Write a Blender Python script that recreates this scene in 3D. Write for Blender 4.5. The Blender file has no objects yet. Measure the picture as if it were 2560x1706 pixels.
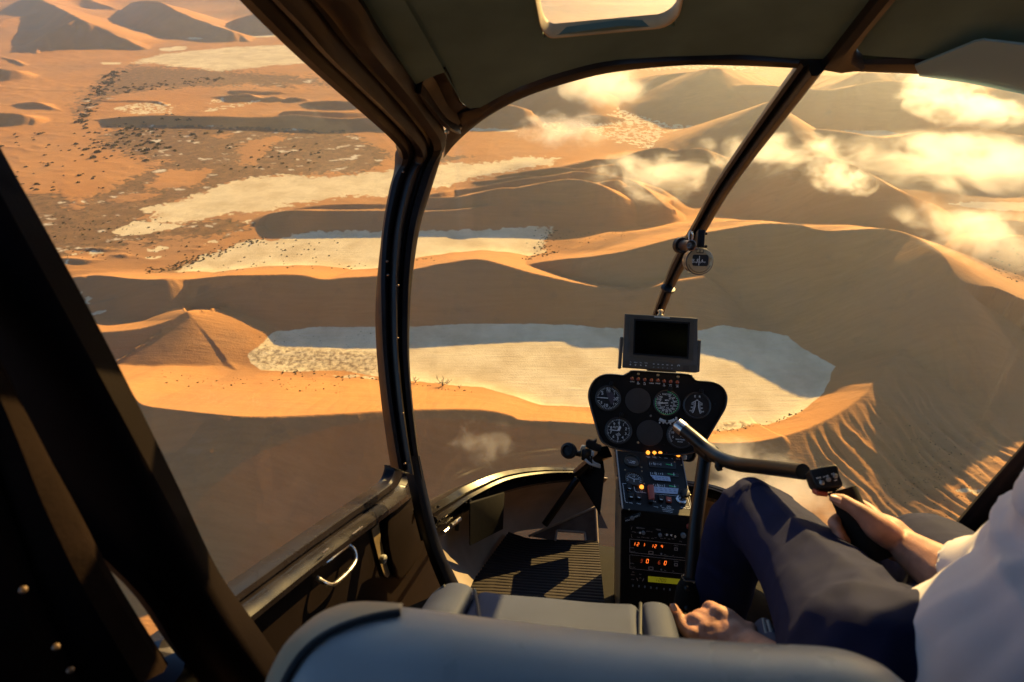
import bpy, bmesh, math, random
import numpy as np
from mathutils import Vector, Matrix, Euler

# ------------------------------------------------------------------ camera, world, sun, exposure
S = bpy.context.scene
COL = S.collection
R = math.radians
PITCH = 35.5            # the camera looks down over the desert
FPX = 1422.0            # focal length in photo pixels (photo 2560 x 1706)
ALT = 400.0             # height of the helicopter above the clay pans
SUN_AZ, SUN_EL = 33.0, 18.2

cam_d = bpy.data.cameras.new('camera')
cam = bpy.data.objects.new('camera', cam_d)
COL.objects.link(cam)
cam_d.sensor_width = 36.0
cam_d.lens = 36.0 * FPX / 2560.0
cam_d.clip_start = 0.02
cam_d.clip_end = 120000.0
cam.rotation_euler = (R(90 - PITCH), 0, 0)
cam_d.dof.use_dof = True
cam_d.dof.focus_distance = 2.6
cam_d.dof.aperture_fstop = 5.6
S.camera = cam
CM = Euler((R(90 - PITCH), 0, 0)).to_matrix()     # camera to world

world = bpy.data.worlds.new('World')
S.world = world
world.use_nodes = True
nt = world.node_tree
nt.nodes.clear()
sky = nt.nodes.new('ShaderNodeTexSky')
sky.sky_type = 'NISHITA'
sky.sun_disc = False
sky.sun_elevation = R(SUN_EL)
sky.sun_rotation = R(SUN_AZ)
sky.altitude = 600
sky.dust_density = 0.3
sky.ozone_density = 4.0
bg = nt.nodes.new('ShaderNodeBackground')
bg.inputs['Strength'].default_value = 0.068
wo = nt.nodes.new('ShaderNodeOutputWorld')
nt.links.new(sky.outputs[0], bg.inputs[0])
nt.links.new(bg.outputs[0], wo.inputs[0])

sun_d = bpy.data.lights.new('sun', 'SUN')
sun_d.energy = 5.0
sun_d.angle = R(0.5)
sun_d.color = (1.0, 0.66, 0.22)
sun = bpy.data.objects.new('sun', sun_d)
COL.objects.link(sun)
SUNV = Vector((math.cos(R(SUN_EL)) * math.sin(R(SUN_AZ)), math.cos(R(SUN_EL)) * math.cos(R(SUN_AZ)), math.sin(R(SUN_EL))))
sun.rotation_euler = SUNV.to_track_quat('Z', 'Y').to_euler()

vs = S.view_settings
vs.view_transform = 'Standard'
vs.look = 'None'
vs.gamma = 1
vs.use_curve_mapping = False
vs.exposure = 1.42
S.cycles.volume_bounces = 3
S.cycles.max_bounces = 8
S.cycles.transparent_max_bounces = 16
S.cycles.volume_max_steps = 256
S.cycles.volume_step_rate = 0.35

# ------------------------------------------------------------------ small helpers
def setp(o, label=None, cat=None, group=None, kind=None):
    if label: o['label'] = label
    if cat: o['category'] = cat
    if group: o['group'] = group
    if kind: o['kind'] = kind
    return o

def link(o):
    COL.objects.link(o)
    return o

def ray(px, py):
    """world direction through a pixel of the photograph (2560 wide)"""
    return CM @ Vector(((px - 1280) / FPX, (853 - py) / FPX, -1.0))

def ground(px, py, h=0.0):
    d = ray(px, py)
    t = (ALT - h) / max(1e-4, -d.z)
    return d.x * t, d.y * t

def mat(name, base=(.5, .5, .5), rough=.5, metal=0.0, spec=.5, coat=0.0, noise=0.0, nscale=20.0, bump=0.0, bscale=200.0, emit=None, estr=0.0, sheen=0.0, coord='Object', rnoise=0.0):
    m = bpy.data.materials.new(name)
    m.use_nodes = True
    t = m.node_tree
    b = t.nodes['Principled BSDF']
    b.inputs['Base Color'].default_value = (*base, 1)
    b.inputs['Roughness'].default_value = rough
    b.inputs['Metallic'].default_value = metal
    b.inputs['Specular IOR Level'].default_value = spec
    b.inputs['Coat Weight'].default_value = coat
    b.inputs['Coat Roughness'].default_value = .12
    if sheen:
        b.inputs['Sheen Weight'].default_value = sheen
        b.inputs['Sheen Roughness'].default_value = .5
    if emit:
        b.inputs['Emission Color'].default_value = (*emit, 1)
        b.inputs['Emission Strength'].default_value = estr
    if noise or bump or rnoise:
        tc = t.nodes.new('ShaderNodeTexCoord')
    if noise or rnoise:
        n = t.nodes.new('ShaderNodeTexNoise')
        n.inputs['Scale'].default_value = nscale
        n.inputs['Detail'].default_value = 6
        t.links.new(tc.outputs[coord], n.inputs['Vector'])
        if noise:
            mr = t.nodes.new('ShaderNodeMapRange')
            mr.inputs[1].default_value = .25; mr.inputs[2].default_value = .75
            mr.inputs[3].default_value = 1 - noise; mr.inputs[4].default_value = 1 + noise
            t.links.new(n.outputs[0], mr.inputs[0])
            mx = t.nodes.new('ShaderNodeMix'); mx.data_type = 'RGBA'; mx.blend_type = 'MULTIPLY'
            mx.inputs[0].default_value = 1
            mx.inputs[6].default_value = (*base, 1)
            t.links.new(mr.outputs[0], mx.inputs[7])
            t.links.new(mx.outputs[2], b.inputs['Base Color'])
        if rnoise:
            mr2 = t.nodes.new('ShaderNodeMapRange')
            mr2.inputs[1].default_value = .3; mr2.inputs[2].default_value = .7
            mr2.inputs[3].default_value = max(0.02, rough - rnoise); mr2.inputs[4].default_value = min(1, rough + rnoise)
            t.links.new(n.outputs[0], mr2.inputs[0])
            t.links.new(mr2.outputs[0], b.inputs['Roughness'])
    if bump:
        n2 = t.nodes.new('ShaderNodeTexNoise')
        n2.inputs['Scale'].default_value = bscale
        n2.inputs['Detail'].default_value = 4
        t.links.new(tc.outputs[coord], n2.inputs['Vector'])
        bp = t.nodes.new('ShaderNodeBump')
        bp.inputs['Strength'].default_value = bump
        bp.inputs['Distance'].default_value = .002
        t.links.new(n2.outputs[0], bp.inputs['Height'])
        t.links.new(bp.outputs[0], b.inputs['Normal'])
    return m
# ------------------------------------------------------------------ the desert: heights
rng = np.random.default_rng(7)
_perm = rng.permutation(512)
_perm = np.concatenate([_perm, _perm, _perm])
_ga = rng.random(512) * 2 * np.pi
_gx, _gy = np.cos(_ga), np.sin(_ga)

def gnoise(x, y):
    xi = np.floor(x).astype(np.int64); yi = np.floor(y).astype(np.int64)
    xf = x - xi; yf = y - yi
    xi &= 511; yi &= 511
    u = xf * xf * xf * (xf * (xf * 6 - 15) + 10); v = yf * yf * yf * (yf * (yf * 6 - 15) + 10)
    def g(ix, iy, dx, dy):
        k = _perm[_perm[ix & 511] + (iy & 511)] & 511
        return _gx[k] * dx + _gy[k] * dy
    a = g(xi, yi, xf, yf); b = g(xi + 1, yi, xf - 1, yf)
    c = g(xi, yi + 1, xf, yf - 1); d = g(xi + 1, yi + 1, xf - 1, yf - 1)
    return (a + (b - a) * u) + ((c + (d - c) * u) - (a + (b - a) * u)) * v

def fbm(x, y, oct=4, gain=.5):
    s = 0; a = 1.0
    for k in range(oct):
        s = s + a * gnoise(x * 2 ** k + 17.3 * k, y * 2 ** k - 9.1 * k)
        a *= gain
    return s

def cot(px, py):
    d = ray(px, py)
    return math.hypot(d.x, d.y) / max(1e-4, -d.z)

def solve_h(px, cy, by, s=.62):
    """height of a crest seen at row cy whose near foot is seen at row by, for a near slope s"""
    cc, cb = cot(px, cy), cot(px, by)
    return ALT * (cc - cb) / (cc + 1 / s)

def catmull(P, n=6):
    P = np.array(P, float)
    Q = np.vstack([2 * P[0] - P[1], P, 2 * P[-1] - P[-2]])
    out = []
    for i in range(1, len(Q) - 2):
        for k in range(n):
            t = k / n
            a, b, c, d = Q[i - 1], Q[i], Q[i + 1], Q[i + 2]
            out.append(.5 * (2 * b + (c - a) * t + (2 * a - 5 * b + 4 * c - d) * t * t + (3 * b - a - 3 * c + d) * t ** 3))
    out.append(Q[-2])
    return np.array(out)

RIDGES = []
def ridge(pts, near=.62, far=.36, n=4, rib=0.0, soft=.0):
    """pts: (px, py, h) or (px, py, ('b', foot_row)), left to right in the photograph"""
    W = []
    for (px, py, h) in pts:
        if isinstance(h, tuple): h = solve_h(px, py, h[1], near)
        x, y = ground(px, py, h)
        W.append((x, y, h))
    RIDGES.append(dict(p=catmull(W, n), near=near, far=far, rib=rib, soft=soft))

B = lambda r: ('b', r)
# near dune under the helicopter
ridge([(120, 940, 30), (250, 963, 45), (300, 964, 48), (327, 985, 52), (348, 1007, 56), (372, 1016, 60), (440, 1025, 64), (560, 1038, 68), (660, 1042, 66), (860, 1034, 56), (960, 1028, 50), (1050, 1023, 44), (1180, 1023, 36), (1240, 1029, 31), (1275, 1038, 27), (1305, 1050, 24), (1400, 1054, 22), (1500, 1062, 18), (1640, 1085, 15), (1773, 1107, 15), (1883, 1105, 18), (1956, 1091, 21)], near=.69, far=.5, n=4)
# spur that closes the pan on the right and climbs to the big dune
ridge([(1883, 1105, 16), (1956, 1091, 18), (2029, 1067, 20), (2095, 1034, 22), (2150, 995, 24), (2171, 976, 25), (2178, 962, 26), (2203, 944, 28), (2209, 925, 29), (2245, 892, 31), (2277, 859, 32), (2299, 837, 30), (2330, 812, 22), (2370, 780, 8)], near=.34, far=.60, n=4)
# big dune behind the pan
ridge([(1250, 672, 14), (1325, 660, 26), (1398, 649, 36), (1480, 641, 45), (1563, 628, 54), (1617, 614, 60), (1710, 590, 66), (1773, 579, 69), (1828, 570, 71), (1905, 559, 77), (1992, 561, 80), (2022, 568, 81), (2065, 577, 82), (2120, 575, 87), (2212, 572, 94), (2280, 588, 99), (2340, 625, 102)], near=.64, far=.40, n=4)
ridge([(2280, 588, 99), (2325, 612, 102), (2361, 643, 102), (2394, 698, 92), (2431, 738, 76), (2467, 775, 52), (2511, 808, 36), (2560, 835, 25), (2660, 905, 12), (2800, 1000, 5)], near=.80, far=.40, n=4)
# long dune at the back of the pan
ridge([(150, 700, 6), (219, 690, 14), (256, 689, 20), (322, 696, 26), (376, 699, 32), (417, 697, 34), (475, 698, B(790)), (570, 689, B(825)), (629, 688, B(832)), (713, 686, B(826)), (764, 689, B(824)), (797, 697, B(822)), (826, 698, B(824)), (860, 694, B(826)), (950, 689, B(826)), (1033, 674, B(824)), (1098, 660, B(820)), (1193, 648, B(817)), (1252, 660, B(817)), (1325, 681, B(818)), (1420, 703, B(819)), (1490, 716, B(822)), (1574, 725, B(826)), (1617, 722, 32), (1680, 705, 40), (1760, 690, 40)], near=.62, far=.42, n=4)
# small dunes at left
ridge([(60, 712, 3), (113, 707, 8), (146, 703, 11), (183, 694, 13), (205, 692, 14), (227, 702, 12), (238, 720, 8), (249, 749, 3)], near=.6, far=.4)
ridge([(225, 764, 2), (249, 756, 6), (270, 751, 9), (329, 729, 15), (355, 718, 18), (373, 711, 22), (390, 704, 24)], near=.42, far=.45)
ridge([(60, 790, 10), (120, 806, 12), (172, 820, 14), (219, 830, 17), (274, 830, 19), (347, 822, 22), (402, 808, 25), (439, 795, 28), (468, 779, 32)], near=.55, far=.36)
ridge([(467, 780, 31.5), (492, 815, 20), (525, 855, 11), (570, 905, 5), (620, 950, 1)], near=.29, far=.27)
# ridge behind the middle pan
ridge([(640, 566, 1), (655, 545, 8), (680, 533, 13), (731, 526, B(582)), (800, 526, B(584)), (860, 526, B(584)), (960, 526, B(583)), (1062, 528, B(582)), (1161, 522, B(580)), (1230, 512, B(575)), (1330, 505, B(572)), (1430, 512, B(570)), (1500, 523, B(566)), (1544, 530, 14), (1617, 548, 8), (1700, 573, 4)], near=.6, far=.4)
# tangled dunes
ridge([(1000, 490, 6), (1090, 494, 18), (1161, 490, 30), (1245, 471, 44), (1300, 468, 44), (1380, 452, 50), (1440, 448, 52), (1500, 462, 48), (1560, 495, 34), (1600, 520, 16)], near=.62, far=.42)
ridge([(1100, 478, 5), (1180, 470, 14), (1235, 460, 20), (1300, 448, 26), (1398, 436, 36), (1440, 428, 38), (1490, 434, 40), (1540, 441, 42), (1581, 450, 44), (1630, 484, 40), (1672, 526, 24), (1690, 545, 8)], near=.62, far=.42)
ridge([(1240, 440, 4), (1320, 428, 16), (1398, 417, 26), (1450, 408, 32), (1490, 398, 38), (1545, 396, 40), (1600, 378, 52), (1650, 368, 58), (1690, 378, 56), (1716, 396, 50)], near=.62, far=.4)
ridge([(1560, 425, 6), (1600, 402, 28), (1640, 385, 44), (1700, 374, 62), (1760, 372, 66), (1800, 395, 50), (1850, 430, 30)], near=.62, far=.4)
# right middle dunes
ridge([(1750, 440, 10), (1800, 400, 40), (1860, 390, 60), (1930, 385, 75), (2020, 390, 86), (2080, 395, 92), (2120, 409, 96), (2175, 435, 90), (2230, 468, 78), (2267, 484, 70), (2310, 502, 56), (2345, 515, 40), (2380, 545, 10)], near=.62, far=.45)
ridge([(1840, 535, 1), (1870, 500, 20), (1905, 470, 40), (1950, 440, 60), (1985, 420, 72)], near=.55, far=.55)
ridge([(1934, 330, 20), (1960, 318, 60), (1983, 314, 72), (2020, 322, 70), (2065, 323, 70), (2138, 333, 62), (2212, 343, 54), (2285, 334, 62), (2358, 321, 70), (2431, 318, 74), (2504, 331, 70), (2570, 340, 66), (2700, 345, 60)], near=.6, far=.4)
ridge([(1831, 322, 5), (1880, 280, 60), (1925, 255, 112), (1960, 285, 92), (2005, 315, 60)], near=.5, far=.5)
ridge([(1600, 245, 10), (1700, 214, B(290)), (1800, 213, B(305)), (1880, 213, B(315)), (1956, 215, B(322)), (2065, 224, B(326)), (2120, 218, B(330)), (2186, 202, B(330)), (2260, 203, B(330)), (2321, 207, B(325)), (2431, 217, B(320)), (2560, 246, B(325)), (2700, 270, 60)], near=.62, far=.4)
ridge([(2030, 190, 10), (2120, 185, 60), (2165, 180, 80), (2250, 182, 70), (2330, 190, 80), (2405, 186, 120), (2450, 200, 90), (2560, 215, 100), (2700, 230, 80)], near=.62, far=.4)
ridge([(1140, 282, 10), (1180, 266, B(320)), (1270, 262, B(322)), (1312, 276, 30), (1330, 300, 6)], near=.55, far=.4)
ridge([(1290, 240, 5), (1330, 226, 40), (1390, 212, 60), (1440, 205, 70), (1500, 225, 40), (1560, 250, 8)], near=.62, far=.4)
ridge([(1560, 200, 5), (1640, 188, 60), (1720, 180, 80), (1800, 170, 100), (1900, 190, 60)], near=.4, far=.4)
# left far dunes
ridge([(70, 5, 60), (110, 12, 70), (160, 28, 90), (197, 46, B(122)), (250, 70, B(122)), (300, 92, B(122)), (350, 116, 12), (375, 122, 2)], near=.62, far=.34)
ridge([(92, 134, 2), (97, 118, 16), (112, 92, 44), (130, 72, 62), (160, 60, 84), (197, 46, 98)], near=.55, far=.5)
ridge([(330, 8, 60), (390, 4, B(80)), (430, 20, B(92)), (470, 40, B(95)), (520, 58, B(97)), (570, 76, 40), (600, 90, 18), (630, 104, 3)], near=.6, far=.36)
ridge([(190, -8, 60), (240, 8, B(36)), (290, 26, 30), (310, 34, 3)], near=.6, far=.4)
ridge([(560, 60, 20), (620, 38, B(85)), (680, 20, B(85)), (760, 10, B(85)), (840, 20, 80)], near=.55, far=.4)
ridge([(180, 302, .5), (240, 298, 3), (275, 295, 10), (310, 291, B(315)), (402, 288, B(317)), (500, 290, B(318)), (621, 292, B(322)), (690, 291, B(324)), (730, 286, B(326)), (800, 292, B(328)), (860, 296, B(330)), (960, 292, B(325)), (1080, 300, 12)], near=.6, far=.36)
ridge([(700, 285, 2), (718, 278, 12), (780, 278, B(300)), (860, 279, B(300)), (930, 282, 8)], near=.55, far=.4)
ridge([(520, 242, .5), (560, 238, 8), (590, 235, B(254)), (621, 234, B(255)), (650, 243, 10), (670, 243, 9), (683, 241, B(256)), (705, 248, 6), (730, 243, B(258)), (765, 247, 8), (775, 254, 1)], near=.6, far=.4)
ridge([(560, 228, .5), (600, 226, 9), (650, 228, 9), (690, 228, 8), (730, 234, 1)], near=.6, far=.4)
ridge([(740, 262, 1), (790, 253, B(272)), (860, 252, B(275)), (950, 258, 10), (1000, 270, 1)], near=.6, far=.4)
ridge([(-60, 282, 10), (0, 281, B(312)), (30, 281, B(313)), (60, 289, B(315)), (78, 300, 8), (86, 314, 1)], near=.6, far=.4)
ridge([(15, 264, .5), (50, 258, 6), (85, 255, B(272)), (120, 264, 7), (155, 278, 1)], near=.6, far=.4)
ridge([(-60, 172, 20), (0, 172, B(200)), (40, 175, B(203)), (75, 182, 4)], near=.55, far=.4)
ridge([(30, 178, .5), (60, 176, 6), (86, 186, 1)], near=.55, far=.4)
ridge([(200, 246, .4), (270, 251, 4), (340, 250, 5), (400, 255, 4), (430, 268, .5)], near=.55, far=.4)
ridge([(0, 140, 2), (40, 150, 8), (62, 160, 5), (72, 158, 1)], near=.6, far=.5)
# smaller crests between the big ones
ridge([(1000, 516, 2), (1060, 508, 9), (1110, 500, 14), (1150, 505, 12), (1190, 512, 4)], near=.6, far=.42)
ridge([(1180, 455, 3), (1240, 449, 12), (1300, 440, 18), (1350, 443, 16), (1400, 452, 6)], near=.62, far=.4)
ridge([(1250, 470, 20), (1310, 478, 36), (1370, 470, 40), (1430, 460, 46)], near=.64, far=.5)
ridge([(1400, 480, 26), (1450, 470, 40), (1500, 455, 46), (1545, 448, 48)], near=.64, far=.55)
ridge([(1330, 425, 14), (1400, 418, 28), (1445, 422, 32), (1490, 415, 34), (1540, 410, 34)], near=.62, far=.5)
ridge([(1520, 498, 22), (1560, 470, 38), (1610, 462, 42), (1650, 470, 36)], near=.62, far=.5)
ridge([(1040, 494, 4), (1075, 486, 9), (1110, 480, 12), (1160, 470, 5)], near=.6, far=.4)
ridge([(860, 318, 2), (930, 312, 10), (1000, 308, 14), (1080, 312, 6)], near=.6, far=.4)
ridge([(1400, 300, 4), (1440, 292, 14), (1500, 286, 20), (1560, 296, 6)], near=.6, far=.4)
ridge([(1190, 242, 5), (1240, 232, 24), (1300, 226, 34), (1360, 236, 8)], near=.6, far=.4)
ridge([(2440, 640, 30), (2490, 600, 40), (2560, 590, 40), (2640, 600, 30)], near=.4, far=.4)
ridge([(2380, 545, 14), (2440, 552, 26), (2520, 548, 34), (2600, 560, 30)], near=.6, far=.4)
# little dunes near the scrub
ridge([(95, 650, .5), (135, 646, 3), (175, 646, 4), (215, 650, 4), (260, 651, .5)], near=.6, far=.3)
ridge([(190, 623, .5), (230, 620, 3), (270, 623, 2.5), (320, 626, .4)], near=.6, far=.3)
ridge([(262, 638, .4), (290, 637, 2.5), (312, 637, 3), (318, 644, .4)], near=.6, far=.3)
ridge([(115, 676, .4), (128, 671, 3), (140, 676, .4)], near=.6, far=.3)
ridge([(445, 627, .4), (480, 624, 2), (520, 626, .4)], near=.6, far=.3)
ridge([(478, 616, .4), (500, 614, 2), (520, 616, .4)], near=.6, far=.3)
# dune crest strip left of the bent pillar
ridge([(690, 531, 1), (740, 520, 6), (800, 512, 10), (860, 509, 12), (960, 508, 14), (1000, 503, 12), (1060, 500, 10), (1120, 506, 2)], near=.4, far=.5)

# ------------------------------------------------------------------ ground grid: rings round the point below the helicopter
ang_in = np.linspace(-66, 66, 1080)
ang_out = np.linspace(66, 294, 70)[1:-1]
ang = np.radians(np.concatenate([ang_in, ang_out]))
rad = np.concatenate([[30, 60, 100, 140], np.geomspace(170, 6500, 940), np.geomspace(6500, 26000, 40)[1:]])
NA, NR = len(ang), len(rad)
GX = (np.sin(ang)[None, :] * rad[:, None]).ravel()
GY = (np.cos(ang)[None, :] * rad[:, None]).ravel()
GH = np.zeros_like(GX)
HR = np.full_like(GX, -1e3)

dist_r = np.hypot(GX, GY)
wx = GX + 14 * gnoise(GX / 90, GY / 90) + 3.0 * gnoise(GX / 23, GY / 23)
wy = GY + 14 * gnoise(GX / 90 + 40, GY / 90) + 3.0 * gnoise(GX / 23 + 11, GY / 23)
amp_w = np.clip((dist_r - 900) / 1200, 0.04, 1)          # crests wander a little more far away
WX = GX + (wx - GX) * amp_w; WY = GY + (wy - GY) * amp_w
slopevar = 1 + .055 * fbm(GX / 60, GY / 60, 3) * np.clip(1.4 - dist_r / 1500, .25, 1)

RIBS = np.zeros_like(GX)
for rd in RIDGES:
    P = rd['p']
    hm = max(P[:, 2].max(), 3)
    reach = hm / min(rd['near'], rd['far']) * 1.25 + 25
    m = np.where((WX > P[:, 0].min() - reach) & (WX < P[:, 0].max() + reach) & (WY > P[:, 1].min() - reach) & (WY < P[:, 1].max() + reach))[0]
    if len(m) == 0: continue
    x, y = WX[m], WY[m]
    nearest = np.full(len(m), 1e12); side = np.zeros(len(m), bool); endcap = np.zeros(len(m), bool)
    nseg = len(P) - 1
    unit = [(P[i + 1, :2] - P[i, :2]) / (np.linalg.norm(P[i + 1, :2] - P[i, :2]) + 1e-9) for i in range(nseg)]
    keep = []
    for i in range(nseg):
        a, b = P[i], P[i + 1]
        ex, ey = b[0] - a[0], b[1] - a[1]
        t = np.clip(((x - a[0]) * ex + (y - a[1]) * ey) / (ex * ex + ey * ey + 1e-9), 0, 1)
        dx, dy = x - (a[0] + t * ex), y - (a[1] + t * ey)
        d = np.sqrt(dx * dx + dy * dy)
        keep.append((t, d))
        k = d < nearest
        u0, u1 = unit[i] + unit[max(i - 1, 0)], unit[i] + unit[min(i + 1, nseg - 1)]
        cr = ex * (y - a[1]) - ey * (x - a[0])
        cr = np.where(t <= 0, u0[0] * (y - a[1]) - u0[1] * (x - a[0]), np.where(t >= 1, u1[0] * (y - b[1]) - u1[1] * (x - b[0]), cr))
        nearest = np.where(k, d, nearest)
        side = np.where(k, cr < 0, side)                      # True: the camera's side
        endcap = np.where(k, ((i == 0) & (t <= 0)) | ((i == nseg - 1) & (t >= 1)), endcap)
    s = np.where(side, rd['near'], rd['far'])
    s = np.where(endcap, np.maximum(s, max(rd['near'], rd['far'], .5)), s)
    best = np.full(len(m), -1e3)
    for i, (t, d) in enumerate(keep):
        best = np.maximum(best, P[i][2] + (P[i + 1][2] - P[i][2]) * t - s * d)
    bd = nearest; bs = side
    hv = best
    hv = np.where(hv > -900, hv, -1e3)
    sv = slopevar[m]
    # concave foot
    crest = hv + s * bd
    hv = crest - (crest - hv) * sv
    kf = np.clip(crest * .10, .4, 5)
    hv = np.where(hv > -60, kf * np.log1p(np.exp(np.clip(hv / kf, -30, 30))), 0)
    HR[m] = np.maximum(HR[m], hv)
HR = np.maximum(HR, 0)

# ------------------------------------------------------------------ what covers the ground
def poly_sd(poly, h=0.0):
    """signed distance (m, >0 inside) to a polygon given in photo pixels"""
    W = np.array([ground(px, py, h) for px, py in poly])
    out = np.full_like(GX, -1e3)
    pad = 60
    m = np.where((GX > W[:, 0].min() - pad) & (GX < W[:, 0].max() + pad) & (GY > W[:, 1].min() - pad) & (GY < W[:, 1].max() + pad))[0]
    x, y = GX[m], GY[m]
    ins = np.zeros(len(m), bool); dd = np.full(len(m), 1e9)
    n = len(W)
    for i in range(n):
        ax, ay = W[i]; bx, by = W[(i + 1) % n]
        ex, ey = bx - ax, by - ay
        t = np.clip(((x - ax) * ex + (y - ay) * ey) / (ex * ex + ey * ey + 1e-9), 0, 1)
        dd = np.minimum(dd, (x - ax - t * ex) ** 2 + (y - ay - t * ey) ** 2)
        c = ((ay > y) != (by > y)) & (x < (bx - ax) * (y - ay) / (by - ay + 1e-12) + ax)
        ins ^= c
    out[m] = np.where(ins, 1, -1) * np.sqrt(dd)
    return out

n_lo = fbm(GX / 70, GY / 70, 4)
n_hi = fbm(GX / 13, GY / 13, 4, .6)
sc_far = np.clip(dist_r / 700, .6, 6)
PAN = np.zeros_like(GX); SCRUB = np.zeros_like(GX); WHITE = np.zeros_like(GX)

def cover(arr, poly, edge=4.0, rough=3.0, val=1.0, speck=0.0):
    sd = poly_sd(poly)
    sc = max(.6, np.hypot(*ground(*np.mean(poly, axis=0))) / 700)
    sd = sd + rough * sc * (n_hi * 1.3 + n_lo)
    v = np.clip(sd / (edge * sc) + .5, 0, 1) * val
    if speck: v = v * np.clip(.5 + (n_hi + .35 * n_lo) * speck, 0, 1)
    np.maximum(arr, v, out=arr)

MAIN = [(618, 888), (640, 860), (665, 848), (694, 833), (786, 822), (860, 824), (1025, 822), (1179, 815), (1362, 816), (1544, 824), (1747, 817), (1846, 821), (1919, 830), (1992, 852), (2047, 880), (2084, 906), (2095, 925), (2087, 950), (2069, 979), (2044, 1009), (2011, 1034), (1956, 1058), (1883, 1074), (1828, 1082), (1773, 1080), (1640, 1050), (1471, 1020), (1362, 1016), (1252, 1011), (1197, 1006), (1161, 992), (1142, 978), (1088, 976), (1033, 965), (960, 950), (860, 930), (713, 935), (654, 930), (629, 910)]
cover(PAN, MAIN, 3, 1.6)
cover(PAN, [(742, 962), (790, 946), (860, 944), (960, 950), (1010, 962), (960, 976), (860, 980), (780, 972)], 4, 5, .9, 3.0)
cover(PAN, [(190, 890), (208, 881), (292, 862), (365, 855), (468, 849), (450, 868), (395, 893), (366, 908), (322, 932), (256, 943), (200, 945)], 4, 4, .85, 5.0)
cover(PAN, [(440, 690), (457, 667), (500, 645), (545, 628), (621, 602), (694, 598), (749, 583), (850, 582), (1047, 581), (1179, 577), (1325, 570), (1385, 575), (1350, 612), (1380, 640), (1310, 662), (1250, 664), (1190, 690), (900, 705), (560, 704)], 12, 7, .95)
cover(PAN, [(424, 508), (512, 482), (585, 453), (694, 439), (786, 442), (860, 440), (990, 425), (1099, 413), (1215, 405), (1307, 394), (1400, 396), (1370, 414), (1252, 432), (1179, 449), (1088, 468), (960, 492), (860, 490), (694, 520), (548, 542), (430, 560), (360, 562), (400, 535), (360, 520)], 20, 11, 1)
cover(PAN, [(281, 578), (330, 556), (420, 556), (460, 562), (420, 578), (350, 588), (300, 590)], 5, 4, .9)
cover(PAN, [(320, 158), (402, 135), (585, 118), (713, 111), (800, 140), (800, 160), (694, 163), (548, 180), (475, 170), (400, 162)], 16, 7, .8)
cover(PAN, [(400, 122), (440, 116), (470, 117), (460, 126), (410, 129)], 6, 4, 1)
cover(PAN, [(250, 156), (302, 157), (302, 161), (255, 162)], 4, 2, 1)
cover(PAN, [(288, 272), (340, 258), (400, 258), (432, 268), (425, 283), (350, 286)], 5, 5, 1, 5)
cover(PAN, [(508, 254), (560, 246), (560, 256), (520, 260)], 4, 3, .9, 4)
cover(PAN, [(500, 276), (570, 262), (650, 254), (600, 268), (520, 280)], 4, 3, .9, 4)
cover(PAN, [(460, 96), (560, 94), (540, 99), (480, 99)], 4, 3, 1)
cover(PAN, [(630, 92), (690, 86), (690, 92), (640, 95)], 4, 3, 1)
cover(PAN, [(1440, 300), (1515, 268), (1620, 280), (1710, 300), (1800, 326), (1820, 350), (1760, 366), (1660, 376), (1600, 366), (1540, 352), (1480, 330)], 8, 10, 1, 2.2)
cover(PAN, [(1340, 316), (1420, 290), (1480, 318), (1400, 340)], 8, 10, .6, 2)
cover(PAN, [(2376, 510), (2430, 505), (2600, 508), (2600, 530), (2500, 528), (2420, 518)], 5, 3, 1)
cover(PAN, [(2100, 330), (2260, 320), (2350, 340), (2250, 352), (2140, 345)], 5, 3, .8)
cover(PAN, [(1060, 320), (1150, 322), (1300, 326), (1290, 330), (1100, 328)], 5, 2, .9)
cover(PAN, [(1150, 152), (1400, 150), (1750, 158), (1950, 160), (1900, 172), (1500, 178), (1250, 172)], 9, 8, .8, 3)
cover(PAN, [(2370, 1228), (2400, 1222), (2450, 1222), (2480, 1226), (2440, 1234)], 1.2, .8, 1)
cover(PAN, [(270, 710), (300, 705), (325, 722), (310, 738), (275, 740)], 2, 3, .9, 4)
cover(PAN, [(155, 748), (205, 730), (240, 750), (225, 762), (170, 760)], 3, 3, .6, 4)
cover(PAN, [(222, 784), (270, 779), (276, 785), (230, 789)], 2, 2, .9)
cover(PAN, [(150, 762), (178, 763), (160, 769)], 2, 2, .9)
for q in [(105, 690), (170, 656), (185, 632), (230, 634), (390, 622), (380, 642), (520, 607), (625, 556), (130, 678)]:
    cover(PAN, [(q[0] - 22, q[1]), (q[0], q[1] - 5), (q[0] + 24, q[1] - 1), (q[0], q[1] + 6)], 3, 4, .9, 4)

SCR = [
    [(0, 520), (60, 490), (140, 490), (200, 520), (300, 460), (420, 400), (480, 330), (560, 330), (640, 350), (760, 330), (860, 330), (980, 390), (900, 440), (700, 440), (580, 455), (500, 485), (420, 515), (350, 545), (430, 565), (560, 545), (640, 560), (560, 590), (420, 600), (330, 610), (240, 625), (140, 640), (60, 640), (0, 620)],
    [(190, 262), (240, 215), (280, 180), (330, 165), (480, 170), (620, 180), (760, 190), (860, 215), (700, 218), (520, 215), (420, 222), (300, 235), (240, 262), (190, 300)],
    [(270, 320), (380, 316), (560, 318), (700, 322), (780, 336), (660, 372), (560, 420), (450, 430), (350, 400), (250, 360)],
    [(980, 395), (1100, 385), (1180, 392), (1100, 405), (1000, 415)],
    [(360, 690), (420, 670), (500, 650), (560, 622), (630, 598), (660, 604), (580, 640), (500, 672), (450, 692)],
    [(320, 870), (420, 858), (470, 850), (400, 880), (250, 900)],
]
for pl in SCR[:1]: cover(SCRUB, pl, 14, 16, .95)
for pl in SCR[1:3]: cover(SCRUB, pl, 18, 22, .8)
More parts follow.
